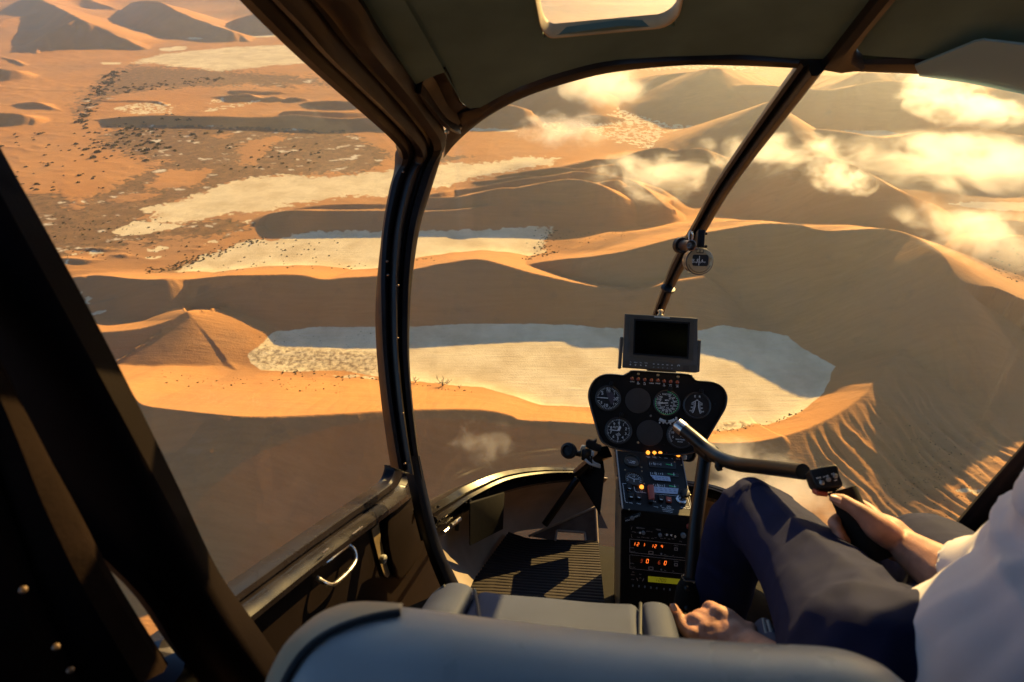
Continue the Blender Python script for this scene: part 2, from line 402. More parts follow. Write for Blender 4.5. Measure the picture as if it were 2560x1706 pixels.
for pl in SCR[3:]: cover(SCRUB, pl, 8, 9, .8)
for pl in [[(600, 360), (690, 342), (720, 345), (660, 380), (640, 415), (600, 405)], [(350, 470), (430, 425), (530, 422), (500, 460), (400, 480)], [(280, 500), (340, 485), (410, 485), (300, 510)], [(540, 340), (580, 332), (570, 345)]]:
    z = np.zeros_like(GX); cover(z, pl, 10, 10, 1.0); SCRUB *= (1 - z); 

# white crust in the scrub
wsp = fbm(GX / 55 + 9, GY / 34, 5, .62)
WHITE = np.clip((wsp - .42) * 7, 0, 1) * np.clip(SCRUB * 1.6 - .2, 0, 1) * (dist_r < 2200)
# broken ground at the left end of the pan
BRK = np.clip(poly_sd([(618, 888), (640, 866), (760, 870), (960, 880), (1010, 905), (1000, 950), (860, 945), (713, 940), (640, 925)]) / 14 + .4, 0, 1)
BRK = np.maximum(BRK, np.clip(poly_sd([(2, 470), (110, 470), (240, 500), (260, 560), (140, 600), (0, 600)]) / 20, 0, 1) * .5)
BRK = np.maximum(BRK, np.clip(poly_sd([(1773, 1084), (1800, 1058), (1850, 1052), (1900, 1068), (2000, 1040), (2040, 1010), (2060, 1000), (2046, 1020), (1990, 1056), (1900, 1080), (1820, 1090)]) / 6 + .3, 0, 1))

# wind-cut ribs on the flank of the spur at right
rib_m = np.clip(poly_sd([(1990, 1100), (2090, 1050), (2172, 990), (2215, 935), (2300, 850), (2400, 900), (2500, 1000), (2620, 1150), (2560, 1330), (2420, 1420), (2250, 1400), (2080, 1240)], 10) / 22, 0, 1)
g0, g1 = ground(2120, 1030, 20), ground(2420, 1330, 0)
dl = math.hypot(g1[0] - g0[0], g1[1] - g0[1]); ddx, ddy = (g1[0] - g0[0]) / dl, (g1[1] - g0[1]) / dl
al = (GX - g0[0]) * ddx + (GY - g0[1]) * ddy; w = (GX - g0[0]) * ddy - (GY - g0[1]) * ddx
w = w + 13 * gnoise(w / 45, al / 50) + 3.5 * gnoise(w / 13, al / 18)
r1 = 1 - np.abs(gnoise(w / 14.0, al / 95 + 5)) * 2.6
r2 = 1 - np.abs(gnoise(w / 6.0 + 33, al / 40)) * 2.4
r3 = gnoise(w / 2.6, al / 6.0) + .6 * gnoise(w / 1.6, al / 2.4)
RIBS = rib_m * (3.4 * r1 + 1.1 * r2 + .55 * r3 - 2.0) * (.65 + .5 * np.clip(.5 + gnoise(w / 40 + 7, al / 40), 0, 1))

# ------------------------------------------------------------------ base level and fine relief
und = fbm(GX / 420, GY / 420, 3)
flat = 1 - np.maximum(PAN, SCRUB * .7)
foot = np.clip(HR / 3, 0, 1)
small = fbm(GX / 46 + .7 * GY / 46, GY / 22, 4)
duns = (1 - np.abs(gnoise(GX / 120 + .5 * gnoise(GX / 60, GY / 60), GY / 46)) * 2.2) * np.clip(.6 + fbm(GX / 300, GY / 300, 2), .2, 1.2)
base = (3.0 * np.maximum(und, 0) + np.clip(dist_r / 1300, .3, 2.4) * (1.0 * np.maximum(small, -.1) + 2.6 * np.clip(duns - .62, 0, 1) * (dist_r > 520))) * flat * (1 - foot * .7)
farf = np.clip((dist_r - 3800) / 2500, 0, 1)
fd = 1 - np.abs(gnoise(GX / 1400 + .35 * GY / 1400 + .25 * gnoise(GX / 600, GY / 600), GY / 700)) * 2
base += farf * 170 * np.clip(fd, 0, 1) ** 1.6 * flat
ripple = .22 * fbm(GX / 9, GY / 9, 3) * np.clip(1.4 - dist_r / 900, 0, 1) * (1 - PAN)
rill = .12 * gnoise(GX / 4.5, GY / 28) * foot * np.clip(1.2 - dist_r / 1000, 0, 1)
GZ = np.maximum(HR, base) + np.minimum(HR, base) * .4 + ripple + rill
broken = np.abs(gnoise(GX / 16, GY / 4.5)) * 1.1 + .5 * np.abs(gnoise(GX / 5, GY / 2))
GZ += RIBS
GZ += BRK * (1.1 - broken) * .9
NEARLOW = np.clip((250 - dist_r) / 200, 0, 1)
az_ = np.degrees(np.arctan2(GX, GY))
GZ = GZ - 95 * np.clip((392 - dist_r) / 150, 0, 1) ** .85 * np.clip((az_ + 44) / 12, 0, 1) * np.clip((27 - az_) / 10, 0, 1)
SANDON = np.clip((HR - 3.0) / 1.6 + .25 * n_hi, 0, 1)
PAN = PAN * (1 - SANDON); SCRUB = SCRUB * (1 - SANDON * .9); WHITE = WHITE * (1 - SANDON)

# ------------------------------------------------------------------ ground meshes
ii = (np.arange(NR - 1)[:, None] * NA + np.arange(NA)[None, :]).ravel()
jj = (np.arange(NR - 1)[:, None] * NA + (np.arange(NA)[None, :] + 1) % NA).ravel()
QUADS = np.stack([ii, ii + NA, jj + NA, jj], 1)[:, ::-1]
VERT = np.stack([GX, GY, GZ - ALT], 1)
# vertex normals of the whole sheet, so that the seams between sand and clay do not show
e1 = VERT[QUADS[:, 2]] - VERT[QUADS[:, 0]]; e2 = VERT[QUADS[:, 3]] - VERT[QUADS[:, 1]]
fn = np.cross(e1, e2)
VN = np.zeros_like(VERT)
for k in range(4):
    for c in range(3):
        VN[:, c] += np.bincount(QUADS[:, k], weights=fn[:, c], minlength=len(VERT))
VN /= np.linalg.norm(VN, axis=1)[:, None] + 1e-12
if VN[:, 2].mean() < 0: VN = -VN; QUADS = QUADS[:, ::-1]

def sheet(name, quads, m, label):
    used, inv = np.unique(quads.ravel(), return_inverse=True)
    me = bpy.data.meshes.new(name)
    nv, nf = len(used), len(quads)
    me.vertices.add(nv); me.vertices.foreach_set('co', VERT[used].astype(np.float32).ravel())
    me.loops.add(nf * 4); me.loops.foreach_set('vertex_index', inv.astype(np.int32).ravel())
    me.polygons.add(nf); me.polygons.foreach_set('loop_start', (np.arange(nf) * 4).astype(np.int32))
    me.update(calc_edges=True)
    me.polygons.foreach_set('use_smooth', np.ones(nf, bool))
    a = me.attributes.new('cover', 'FLOAT_COLOR', 'POINT')
    col = np.stack([PAN[used], SCRUB[used], WHITE[used], BRK[used]], 1).astype(np.float32)
    a.data.foreach_set('color', col.ravel())
    me.normals_split_custom_set_from_vertices(VN[used].astype(np.float32))
    me.materials.append(m)
    o = link(bpy.data.objects.new(name, me))
    return setp(o, label, None, None, 'structure')

def ground_material():
    m = bpy.data.materials.new('desert_ground')
    m.use_nodes = True
    t = m.node_tree; N = t.nodes; L = t.links
    b = N['Principled BSDF']
    b.inputs['Roughness'].default_value = .9
    b.inputs['Specular IOR Level'].default_value = .12
    at = N.new('ShaderNodeAttribute'); at.attribute_name = 'cover'
    sp = N.new('ShaderNodeSeparateColor'); L.new(at.outputs['Color'], sp.inputs[0])
    geo = N.new('ShaderNodeNewGeometry')
    def noise(scale, detail=5, rough=.55, vec=None):
        n = N.new('ShaderNodeTexNoise'); n.inputs['Scale'].default_value = scale; n.inputs['Detail'].default_value = detail; n.inputs['Roughness'].default_value = rough
        L.new(vec or geo.outputs['Position'], n.inputs['Vector']); return n.outputs[0]
    def rng_(v, a, bb, c, d):
        r = N.new('ShaderNodeMapRange'); r.inputs[1].default_value = a; r.inputs[2].default_value = bb; r.inputs[3].default_value = c; r.inputs[4].default_value = d
        L.new(v, r.inputs[0]); return r.outputs[0]
    def mix(f, a, bb, mode='MIX'):
        x = N.new('ShaderNodeMix'); x.data_type = 'RGBA'; x.blend_type = mode
        for s, v in ((0, f), (6, a), (7, bb)):
            if isinstance(v, (int, float)): x.inputs[s].default_value = v
            elif isinstance(v, tuple): x.inputs[s].default_value = (*v, 1)
            else: L.new(v, x.inputs[s])
        return x.outputs[2]
    def math_(op, a, bb=None):
        x = N.new('ShaderNodeMath'); x.operation = op
        for s, v in ((0, a), (1, bb)):
            if v is None: continue
            if isinstance(v, (int, float)): x.inputs[s].default_value = v
            else: L.new(v, x.inputs[s])
        return x.outputs[0]
    n_big = noise(.006); n_mid = noise(.05, 6, .6); n_fine = noise(.5, 4, .6)
    st = N.new('ShaderNodeMapping'); st.inputs['Scale'].default_value = (.02, .25, .05); st.inputs['Rotation'].default_value = (0, 0, .25)
    L.new(geo.outputs['Position'], st.inputs['Vector'])
    n_str = noise(1.0, 5, .6, st.outputs[0])
    sand = mix(rng_(n_big, .35, .65, 0, 1), (.45, .208, .071), (.53, .262, .094))
    sand = mix(rng_(n_str, .35, .7, 0, .55), sand, (.40, .178, .050))
    sand = mix(rng_(n_fine, .55, .8, 0, .3), sand, (.30, .12, .04))
    clay = mix(rng_(n_mid, .35, .7, 0, 1), (.74, .62, .38), (.66, .54, .31))
    clay = mix(rng_(n_str, .45, .75, 0, .7), clay, (.72, .62, .43))
    clay = mix(math_('MULTIPLY', rng_(n_fine, .62, .72, 0, .8), 1.0), clay, (.72, .66, .52))
    n_st2 = noise(.018, 6, .62)
    clay = mix(rng_(n_st2, .42, .66, 0, .75), clay, (.50, .38, .21))
    clay = mix(rng_(noise(.011, 5, .6, st.outputs[0]), .5, .7, 0, .5), clay, (.46, .36, .22))
    clay = mix(rng_(noise(.9, 3, .7), .66, .70, 0, .8), clay, (.80, .74, .62))
    brk = math_('MULTIPLY', at.outputs['Alpha'], rng_(noise(.16, 6, .7), .44, .6, 0, 1))
    clay = mix(brk, clay, (.24, .17, .10))
    sand = mix(rng_(noise(.0042, 6, .65), .45, .68, 0, .6), sand, (.33, .19, .095))
    sand = mix(rng_(noise(.03, 6, .7), .56, .70, 0, .35), sand, (.26, .15, .075))
    scrubc = mix(rng_(n_mid, .35, .65, 0, 1), (.155, .088, .042), (.28, .16, .072))
    scrubc = mix(rng_(noise(.10, 6, .72), .52, .60, 0, .9), scrubc, (.075, .058, .030))
    scrubc = mix(sp.outputs[2], scrubc, (.62, .55, .42))
    s_f = rng_(math_('ADD', sp.outputs[1], math_('MULTIPLY', math_('SUBTRACT', n_mid, .5), .9)), .3, .7, 0, 1)
    s_f = math_('MULTIPLY', s_f, rng_(sp.outputs[1], .0, .15, 0, 1))
    p_f = rng_(math_('ADD', sp.outputs[0], math_('MULTIPLY', math_('SUBTRACT', noise(.22, 5, .65), .5), .5)), .38, .62, 0, 1)
    p_f = math_('MULTIPLY', p_f, rng_(sp.outputs[0], .05, .25, 0, 1))
    c = mix(s_f, sand, scrubc)
    c = mix(p_f, c, clay)
    L.new(c, b.inputs['Base Color'])
    bp = N.new('ShaderNodeBump'); bp.inputs['Strength'].default_value = .6; bp.inputs['Distance'].default_value = 1.0
    L.new(math_('ADD', math_('MULTIPLY', n_fine, .6), math_('MULTIPLY', n_str, .9)), bp.inputs['Height'])
    L.new(bp.outputs[0], b.inputs['Normal'])
    return m

M_GROUND = ground_material()
qp = PAN[QUADS].mean(1) > .5
sheet('terrain', QUADS[~qp], M_GROUND, 'orange sand dunes and scrubby plains of the desert')
sheet('clay_pan_ground', QUADS[qp], M_GROUND, 'pale flat clay pans lying between the dunes')

# the air over the desert
hz = bmesh.new()
bmesh.ops.create_cube(hz, size=1)
hm = bpy.data.meshes.new('haze'); hz.to_mesh(hm); hz.free()
haze = link(bpy.data.objects.new('haze', hm))
ztop = max(3.0, float(VERT[:, 2].max()) + 2)
zbot = float(VERT[:, 2].min()) - 1
haze.scale = (54000, 54000, ztop - zbot)
haze.location = (0, 0, (ztop + zbot) / 2)
mh = bpy.data.materials.new('air'); mh.use_nodes = True
mh.node_tree.nodes.clear()
pv = mh.node_tree.nodes.new('ShaderNodeVolumePrincipled'); om = mh.node_tree.nodes.new('ShaderNodeOutputMaterial')
pv.inputs['Color'].default_value = (.84, .89, 1.0, 1)
pv.inputs['Density'].default_value = 8.0e-5
pv.inputs['Anisotropy'].default_value = .81
mh.node_tree.links.new(pv.outputs[0], om.inputs['Volume'])
hm.materials.append(mh)
setp(haze, 'pale golden haze in the air over the desert', None, None, 'stuff')
# ------------------------------------------------------------------ clouds drifting low over the dunes
def cloud_material(name, seed, dens, nscale, soft, cover_, stretch):
    m = bpy.data.materials.new(name); m.use_nodes = True
    t = m.node_tree; N = t.nodes; L = t.links; N.clear()
    tc = N.new('ShaderNodeTexCoord')
    def mth(op, a, b=None):
        x = N.new('ShaderNodeMath'); x.operation = op
        for s, v in ((0, a), (1, b)):
            if v is None: continue
            if isinstance(v, (int, float)): x.inputs[s].default_value = v
            else: L.new(v, x.inputs[s])
        return x.outputs[0]
    mp = N.new('ShaderNodeMapping'); mp.inputs['Location'].default_value = (seed * 3.7, seed * 1.3, seed * .7); mp.inputs['Scale'].default_value = stretch
    L.new(tc.outputs['Object'], mp.inputs['Vector'])
    n = N.new('ShaderNodeTexNoise'); n.inputs['Scale'].default_value = nscale * 1.25; n.inputs['Detail'].default_value = 9; n.inputs['Roughness'].default_value = .66; n.inputs['Distortion'].default_value = .6
    L.new(mp.outputs[0], n.inputs['Vector'])
    ln = N.new('ShaderNodeVectorMath'); ln.operation = 'LENGTH'; L.new(tc.outputs['Object'], ln.inputs[0])
    fall = mth('SUBTRACT', 1.0, mth('POWER', ln.outputs['Value'], 1.6))
    v = mth('ADD', mth('MULTIPLY', fall, soft), mth('MULTIPLY', mth('SUBTRACT', n.outputs[0], .5), 5.0))
    v = mth('SUBTRACT', v, cover_)
    v = mth('MINIMUM', mth('MAXIMUM', mth('MULTIPLY', v, 1.15), 0.0), 1.0)
    edge = mth('MINIMUM', mth('MAXIMUM', mth('MULTIPLY', fall, 4.0), 0.0), 1.0)
    v = mth('MULTIPLY', mth('MULTIPLY', v, edge), dens)
    p = N.new('ShaderNodeVolumePrincipled'); p.inputs['Color'].default_value = (.98, .97, .95, 1); p.inputs['Anisotropy'].default_value = .45
    L.new(v, p.inputs['Density'])
    o = N.new('ShaderNodeOutputMaterial'); L.new(p.outputs[0], o.inputs['Volume'])
    return m

def cloud(px, py, h, wpx, dpx, thick, label, dens=.05, nscale=2.2, soft=1.15, cov=.32, rot=0.0, seed=1.0):
    """centre pixel and height; width along the picture's rows and depth along its columns, both in photo pixels"""
    x, y = ground(px, py, h)
    x0, y0 = ground(px - wpx / 2, py, h); x1, y1 = ground(px + wpx / 2, py, h)
    u0 = ground(px, py - dpx / 2, h); u1 = ground(px, py + dpx / 2, h)
    rx = math.hypot(x1 - x0, y1 - y0) / 2; ry = max(math.hypot(u1[0] - u0[0], u1[1] - u0[1]) / 2, thick)
    bm = bmesh.new(); bmesh.ops.create_icosphere(bm, subdivisions=3, radius=1.0)
    me = bpy.data.meshes.new('cloud'); bm.to_mesh(me); bm.free()
    o = link(bpy.data.objects.new('cloud', me))
    o.location = (x, y, h - ALT)
    o.scale = (rx * 1.3, ry * 1.3, thick)
    o.rotation_euler = (0, 0, rot)
    big = max(rx, ry)
    me.materials.append(cloud_material('cloud_vapour', seed, dens, nscale, soft, cov, (rx / big * 1.0, ry / big * 1.0, max(.25, thick / big))))
    return setp(o, label, 'cloud', 'clouds drifting low over the dunes')

CLOUDS = True
if CLOUDS:
    cloud(1410, 322, 70, 230, 60, 34, 'small bright cloud over the flat sand between the pillar and the sunlit pan', .012, 2.4, 1.2, .5, 0, 1)
    cloud(1630, 440, 75, 300, 110, 24, 'thin cloud streaming down over the tangled dune crests', .016, 2.3, 1.2, .55, -.5, 2)
    cloud(1960, 385, 105, 380, 80, 30, 'puffy cloud just right of the centre post, in front of the dark ridge', .016, 2.6, 1.1, .5, 0, 3)
    cloud(2440, 405, 110, 600, 110, 34, 'largest bright cloud bank at the right edge of the windshield', .011, 2.8, 1.35, .45, 0, 4)
    cloud(2105, 450, 105, 140, 50, 22, 'small ragged cloud below the long cloud bank', .022, 2.2, 1.3, .4, .3, 5)
    cloud(2440, 575, 125, 300, 130, 26, 'soft cloud covering the peak of the big dune', .013, 2.4, 1.2, .45, 0, 6)
    cloud(2400, 262, 100, 220, 60, 44, 'broken high cloud in front of the long dark ridge', .014, 2.4, 1.2, .45, 0, 7)
    cloud(2330, 196, 150, 130, 26, 40, 'small flat cloud near the top edge of the windshield', .012, 2.2, 1.4, .3, 0, 8)
    cloud(1500, 215, 120, 220, 50, 50, 'faint cloud high over the far sunlit sand', .008, 2.2, 1.3, .4, 0, 9)
    cloud(1205, 1105, 110, 210, 110, 14, 'thin yellow wisp over the shaded near dune', .022, 1.9, 1.0, .65, -.5, 10)
    cloud(1915, 1215, 80, 330, 190, 20, 'glowing cloud below the switch box and the pilot knee', .026, 1.7, 1.4, .35, -.4, 11)

# ------------------------------------------------------------------ shrubs and dead trees
def height_at(x, y):
    """height of the ground sheet under a point"""
    r = math.hypot(x, y); a = math.degrees(math.atan2(x, y))
    i = int(np.clip(np.searchsorted(rad, r) - 1, 0, NR - 2)); j = int(np.clip((a + 66) / 132 * 1079, 0, 1078))
    fr = (r - rad[i]) / (rad[i + 1] - rad[i]); fa = (a + 66) / 132 * 1079 - j
    z = GZ.reshape(NR, NA)
    return (z[i, j] * (1 - fr) + z[i + 1, j] * fr) * (1 - fa) + (z[i, j + 1] * (1 - fr) + z[i + 1, j + 1] * fr) * fa

M_LEAF = mat('shrub_leaf', (.060, .058, .026), .9, noise=.4, nscale=3, spec=.1)
M_LEAF2 = mat('dry_shrub_leaf', (.115, .085, .040), .9, noise=.4, nscale=3, spec=.1)
M_TWIG = mat('dry_wood', (.10, .075, .05), .9)
RND = random.Random(5)

def shrub_mesh(seed, n=60):
    rd = random.Random(seed)
    bm = bmesh.new()
    for k in range(n):
        a = rd.random() * 6.283; rr = rd.random() ** .5
        hh = (1 - rr * rr * .75) * (.25 + .75 * rd.random()) * .75
        c = Vector((rr * math.cos(a) * (1 + .2 * math.sin(3 * a + seed)), rr * math.sin(a), hh))
        sz = .16 + .16 * rd.random()
        q = Euler((rd.random() * 3, rd.random() * 3, rd.random() * 3)).to_matrix()
        vs_ = [bm.verts.new(c + q @ Vector(p) * sz) for p in ((-1, -.6, 0), (1, -.6, .2), (.7, .8, -.1), (-.8, .6, .2))]
        bm.faces.new(vs_)
    me = bpy.data.meshes.new('shrub'); bm.to_mesh(me); bm.free(); me.materials.append(M_LEAF2 if seed == 3 else M_LEAF)
    return me
SHRUBS = [shrub_mesh(k) for k in range(5)]

spots = []
def scatter(n, box, dens=None, smin=.9, smax=2.2, seed=0):
    rd = random.Random(seed)
    k = 0; tries = 0
    while k < n and tries < n * 40:
        tries += 1
        px = box[0] + rd.random() * (box[2] - box[0]); py = box[1] + rd.random() * (box[3] - box[1])
        if dens and not dens(px, py, rd): continue
        x, y = ground(px, py, 0)
        sc = math.hypot(x, y) / 700
        spots.append((px, py, x, y, (smin + (smax - smin) * rd.random() ** 2.2) * max(.7, sc ** .62), seed))
        k += 1
def near_line(P, w):
    def f(px, py, rd):
        best = 1e9
        for (a, b) in zip(P[:-1], P[1:]):
            ex, ey = b[0] - a[0], b[1] - a[1]
            t = max(0, min(1, ((px - a[0]) * ex + (py - a[1]) * ey) / (ex * ex + ey * ey)))
            best = min(best, math.hypot(px - a[0] - t * ex, (py - a[1] - t * ey) * 1.6))
        return rd.random() < math.exp(-(best / w) ** 2)
    return f
scatter(130, (170, 300, 560, 430), lambda x, y, rd: rd.random() < math.exp(-((x - 330) / 120) ** 2 - ((y - 350) / 40) ** 2), 1.6, 4.2, 1)
scatter(60, (0, 330, 260, 480), None, 1.2, 3.0, 2)
scatter(110, (190, 180, 520, 330), near_line([(200, 300), (225, 265), (250, 225), (290, 180), (330, 165)], 16), 1.6, 3.8, 3)
scatter(90, (240, 190, 560, 240), near_line([(250, 232), (360, 220), (480, 205), (560, 195)], 12), 1.4, 3.0, 4)
scatter(140, (360, 590, 680, 700), near_line([(330, 690), (420, 672), (500, 648), (580, 618), (650, 600)], 13), .9, 1.9, 5)
scatter(70, (440, 600, 870, 690), None, .8, 1.6, 6)
scatter(90, (1280, 575, 1400, 670), near_line([(1375, 580), (1350, 620), (1375, 640), (1320, 660)], 18), .9, 1.8, 7)
scatter(50, (1380, 580, 1560, 640), None, .6, 1.1, 8)
scatter(28, (850, 660, 1090, 690), None, .9, 1.7, 9)
scatter(70, (400, 960, 860, 1035), None, .5, 1.5, 10)
scatter(60, (700, 920, 1180, 1010), near_line([(700, 935), (800, 945), (960, 955), (1090, 985), (1170, 1000)], 9), .8, 2.0, 11)
scatter(70, (1780, 1030, 2060, 1090), near_line([(1785, 1080), (1840, 1082), (1900, 1068), (1960, 1050), (2010, 1030)], 8), .5, 1.3, 12)
scatter(190, (2150, 1060, 2480, 1330), lambda x, y, rd: rd.random() < math.exp(-((x - 2330) / 110) ** 2 - ((y - 1200) / 110) ** 2), .45, .9, 13)
scatter(60, (2440, 660, 2560, 790), None, .6, 1.4, 14)
scatter(50, (560, 360, 800, 430), None, 1.3, 2.6, 15)
scatter(40, (650, 825, 980, 870), None, .4, .9, 16)
scatter(160, (0, 540, 420, 650), None, .7, 1.6, 17)
spots.sort(key=lambda s: -s[4] / math.hypot(s[2], s[3]))
SHL = {1: 'dark bush in the dense thicket on the brown plain at upper left', 2: 'scattered dark shrub on the plain orange sand at far left',
       3: 'bush along the dark line of scrub curving up beside the far grey pan', 4: 'bush in the row below the far grey pan', 5: 'bush on the diagonal dark line along the edge of the middle pan',
       6: 'small shrub dotted on the pale middle pan', 7: 'green shrub at the right tip of the middle pan', 8: 'tiny shrub on the orange dune right of the middle pan',
       9: 'shrub at the foot of the middle pan beside the door pillar', 10: 'small shrub on the sunlit orange slope before the near dune', 11: 'shrub at the sandy near shore of the largest pan',
       12: 'shrub on the dark curved shoreline at the right end of the largest pan', 13: 'tiny bush among the ribs of the dune beyond the gripping hand', 14: 'shrub on the tan slope beside the right windshield edge',
       15: 'bush between the thin dark ridge and the long white pan', 16: 'tiny dead bush in the blue shade on the largest pan', 17: 'small bush on the brown crusted ground at left edge'}
rest = bmesh.new()
for k, (px, py, x, y, s, reg) in enumerate(spots):
    z = height_at(x, y) - ALT - .1 * s
    if k < 300:
        o = link(bpy.data.objects.new('shrub', SHRUBS[k % 5]))
        o.location = (x, y, z); o.rotation_euler = (0, 0, RND.random() * 6.28)
        o.scale = (s, s * (.8 + .4 * RND.random()), s * (.7 + .5 * RND.random()))
        setp(o, SHL[reg], 'shrub', 'shrubs: ' + SHL[reg])
    else:
        M = Matrix.Translation((x, y, z)) @ Matrix.Rotation(RND.random() * 6.28, 4, 'Z') @ Matrix.Diagonal((s, s, s * .9, 1))
        n0 = len(rest.verts)
        rest.from_mesh(SHRUBS[k % 5])
        rest.verts.ensure_lookup_table()
        for v in rest.verts[n0:]: v.co = M @ v.co
me = bpy.data.meshes.new('undergrowth'); rest.to_mesh(me); rest.free(); me.materials.append(M_LEAF)
setp(link(bpy.data.objects.new('undergrowth', me)), 'tiny dark scrub plants dotted across the desert floor', None, None, 'stuff')

def tube_bm(bm, P, r, seg=8, cap=True, taper=None):
    """a round bar through the points P; r a number or one radius per point"""
    P = [Vector(p) for p in P]
    n = len(P)
    rr = [r] * n if isinstance(r, (int, float)) else r
    prev = None; rings = []
    for i in range(n):
        t = (P[min(i + 1, n - 1)] - P[max(i - 1, 0)])
        if t.length < 1e-9: t = Vector((0, 0, 1))
        t.normalize()
        if prev is None:
            a = Vector((0, 0, 1)) if abs(t.z) < .9 else Vector((1, 0, 0))
            u = t.cross(a).normalized()
        else:
            u = prev - t * prev.dot(t)
            u = u.normalized() if u.length > 1e-6 else t.orthogonal().normalized()
        prev = u; w = t.cross(u)
        rings.append([bm.verts.new(P[i] + (u * math.cos(6.28318 * k / seg) + w * math.sin(6.28318 * k / seg)) * rr[i]) for k in range(seg)])
    for A, C in zip(rings[:-1], rings[1:]):
        for k in range(seg):
            bm.faces.new((A[k], A[(k + 1) % seg], C[(k + 1) % seg], C[k]))
    if cap:
        bm.faces.new(rings[0][::-1]); bm.faces.new(rings[-1])

def dead_tree(px, py, hgt, seed, label):
    rd = random.Random(seed)
    x, y = ground(px, py, 0)
    e = link(bpy.data.objects.new('dead_tree', None)); e.location = (x, y, height_at(x, y) - ALT); e.empty_display_size = .3
    setp(e, label, 'dead tree', 'dead trees at the edge of the clay pan')
    tb = bmesh.new(); bb = bmesh.new()
    tube_bm(tb, [(0, 0, -.5), (.1, .05, .2 * hgt), (.0, .15, .38 * hgt)], [.09 * hgt, .06 * hgt, .045 * hgt], 7)
    def branch(p, d, L, r, dep):
        q = [p]; dd = Vector(d)
        for k in range(4):
            dd = (dd + Vector((rd.uniform(-.35, .35), rd.uniform(-.35, .35), rd.uniform(-.15, .3)))).normalized()
            q.append(q[-1] + dd * L / 4)
        tube_bm(bb, q, [r * (1 - .2 * k) for k in range(5)], 5)
        if dep:
            for k in range(3):
                branch(q[1 + k], (dd + Vector((rd.uniform(-1, 1), rd.uniform(-1, 1), rd.uniform(-.2, .7)))).normalized(), L * .6, r * .55, dep - 1)
    for k in range(6):
        a = k / 6 * 6.28 + rd.random()
        branch(Vector((0, .1, (.16 + .2 * rd.random()) * hgt)), Vector((math.cos(a), math.sin(a), .35 + .5 * rd.random())), hgt * (.5 + .3 * rd.random()), .03 * hgt, 2)
    for nm, b_ in (('trunk', tb), ('crown', bb)):
        me = bpy.data.meshes.new(nm); b_.to_mesh(me); b_.free(); me.materials.append(M_TWIG)
        o = link(bpy.data.objects.new(nm, me)); o.parent = e
dead_tree(1108, 975, 13, 3, 'tallest bare dead tree spreading its branches over the pan edge')
dead_tree(1040, 965, 7, 4, 'lower dead tree beside the door pillar at the pan edge')
dead_tree(1150, 985, 5, 8, 'smallest dead bush at the tip of the sand spit')
# ------------------------------------------------------------------ cabin geometry helpers
CX, CY, CF = CM.col[0].copy(), CM.col[1].copy(), -CM.col[2].copy()
_ro, _ya = R(4.0), R(9.0)
_r0 = CX * math.cos(_ro) - CY * math.sin(_ro)
BZ = (CY * math.cos(_ro) + CX * math.sin(_ro)).normalized()      # cabin up
BY = (CF * math.cos(_ya) + _r0 * math.sin(_ya)).normalized()     # cabin forward
BX = (_r0 * math.cos(_ya) - CF * math.sin(_ya)).normalized()     # cabin right

def at(px, py, d):
    return ray(px, py) * d

def body(x, y, z):
    return BX * x + BY * y + BZ * z

class Pl:
    """a flat face in the cabin: hit() gives the point of the face seen at a pixel"""
    def __init__(s, O, n, right=None):
        s.O, s.n = O.copy(), n.normalized()
        rr = right or BX
        s.ex = (rr - s.n * rr.dot(s.n)).normalized()
        s.ey = s.n.cross(s.ex).normalized()
    def hit(s, px, py, off=0.0):
        r = ray(px, py)
        return r * (s.O.dot(s.n) / r.dot(s.n)) + s.n * off
    def d(s, px, py):
        return s.O.dot(s.n) / ray(px, py).dot(s.n)

ROOT = {}
def thing(name, label, cat, base, group=None):
    e = link(bpy.data.objects.new(name, None))
    e.location = base
    e.empty_display_size = .05
    ROOT[e.name] = Vector(base)
    return setp(e, label, cat, group)

def root_of(o):
    while o.parent: o = o.parent
    return o

def part(name, bm, m, parent, smooth=True, label=None, kind=None, sharp=35):
    r = Vector((0, 0, 0))
    if parent is not None:
        r = ROOT[root_of(parent).name]
    for v in bm.verts: v.co -= r
    bmesh.ops.recalc_face_normals(bm, faces=bm.faces)
    if smooth:
        for f in bm.faces: f.smooth = True
        for e in bm.edges:
            if len(e.link_faces) == 2 and e.calc_face_angle(0) > R(sharp): e.smooth = False
    me = bpy.data.meshes.new(name)
    bm.to_mesh(me); bm.free()
    if isinstance(m, (list, tuple)):
        for q in m: me.materials.append(q)
    else: me.materials.append(m)
    o = link(bpy.data.objects.new(name, me))
    o.parent = parent
    if label: o['label'] = label
    if kind: o['kind'] = kind
    return o

def nb(): return bmesh.new()

def prism(bm, P, n, th):
    """a plate: outline P, thickness th along n (away from P)"""
    a = [bm.verts.new(p) for p in P]
    b = [bm.verts.new(p + n * th) for p in P]
    bm.faces.new(a); bm.faces.new(b[::-1])
    k = len(P)
    for i in range(k): bm.faces.new((a[i], b[i], b[(i + 1) % k], a[(i + 1) % k]))

def bev(bm, w, seg=2, ang=30):
    bmesh.ops.recalc_face_normals(bm, faces=bm.faces)
    ed = [e for e in bm.edges if len(e.link_faces) == 2 and e.calc_face_angle(0) > R(ang)]
    bmesh.ops.bevel(bm, geom=ed, offset=w, segments=seg, affect='EDGES', profile=.5, clamp_overlap=True)

def obox(bm, c, hx, hy, hz, bevel=0.0, seg=2):
    """box with half-vectors hx hy hz"""
    b2 = bmesh.new()
    v = [b2.verts.new(c + hx * i + hy * j + hz * k) for i in (-1, 1) for j in (-1, 1) for k in (-1, 1)]
    for f in ((0, 1, 3, 2), (4, 6, 7, 5), (0, 4, 5, 1), (2, 3, 7, 6), (0, 2, 6, 4), (1, 5, 7, 3)): b2.faces.new([v[i] for i in f])
    if bevel: bev(b2, bevel, seg)
    merge(bm, b2)

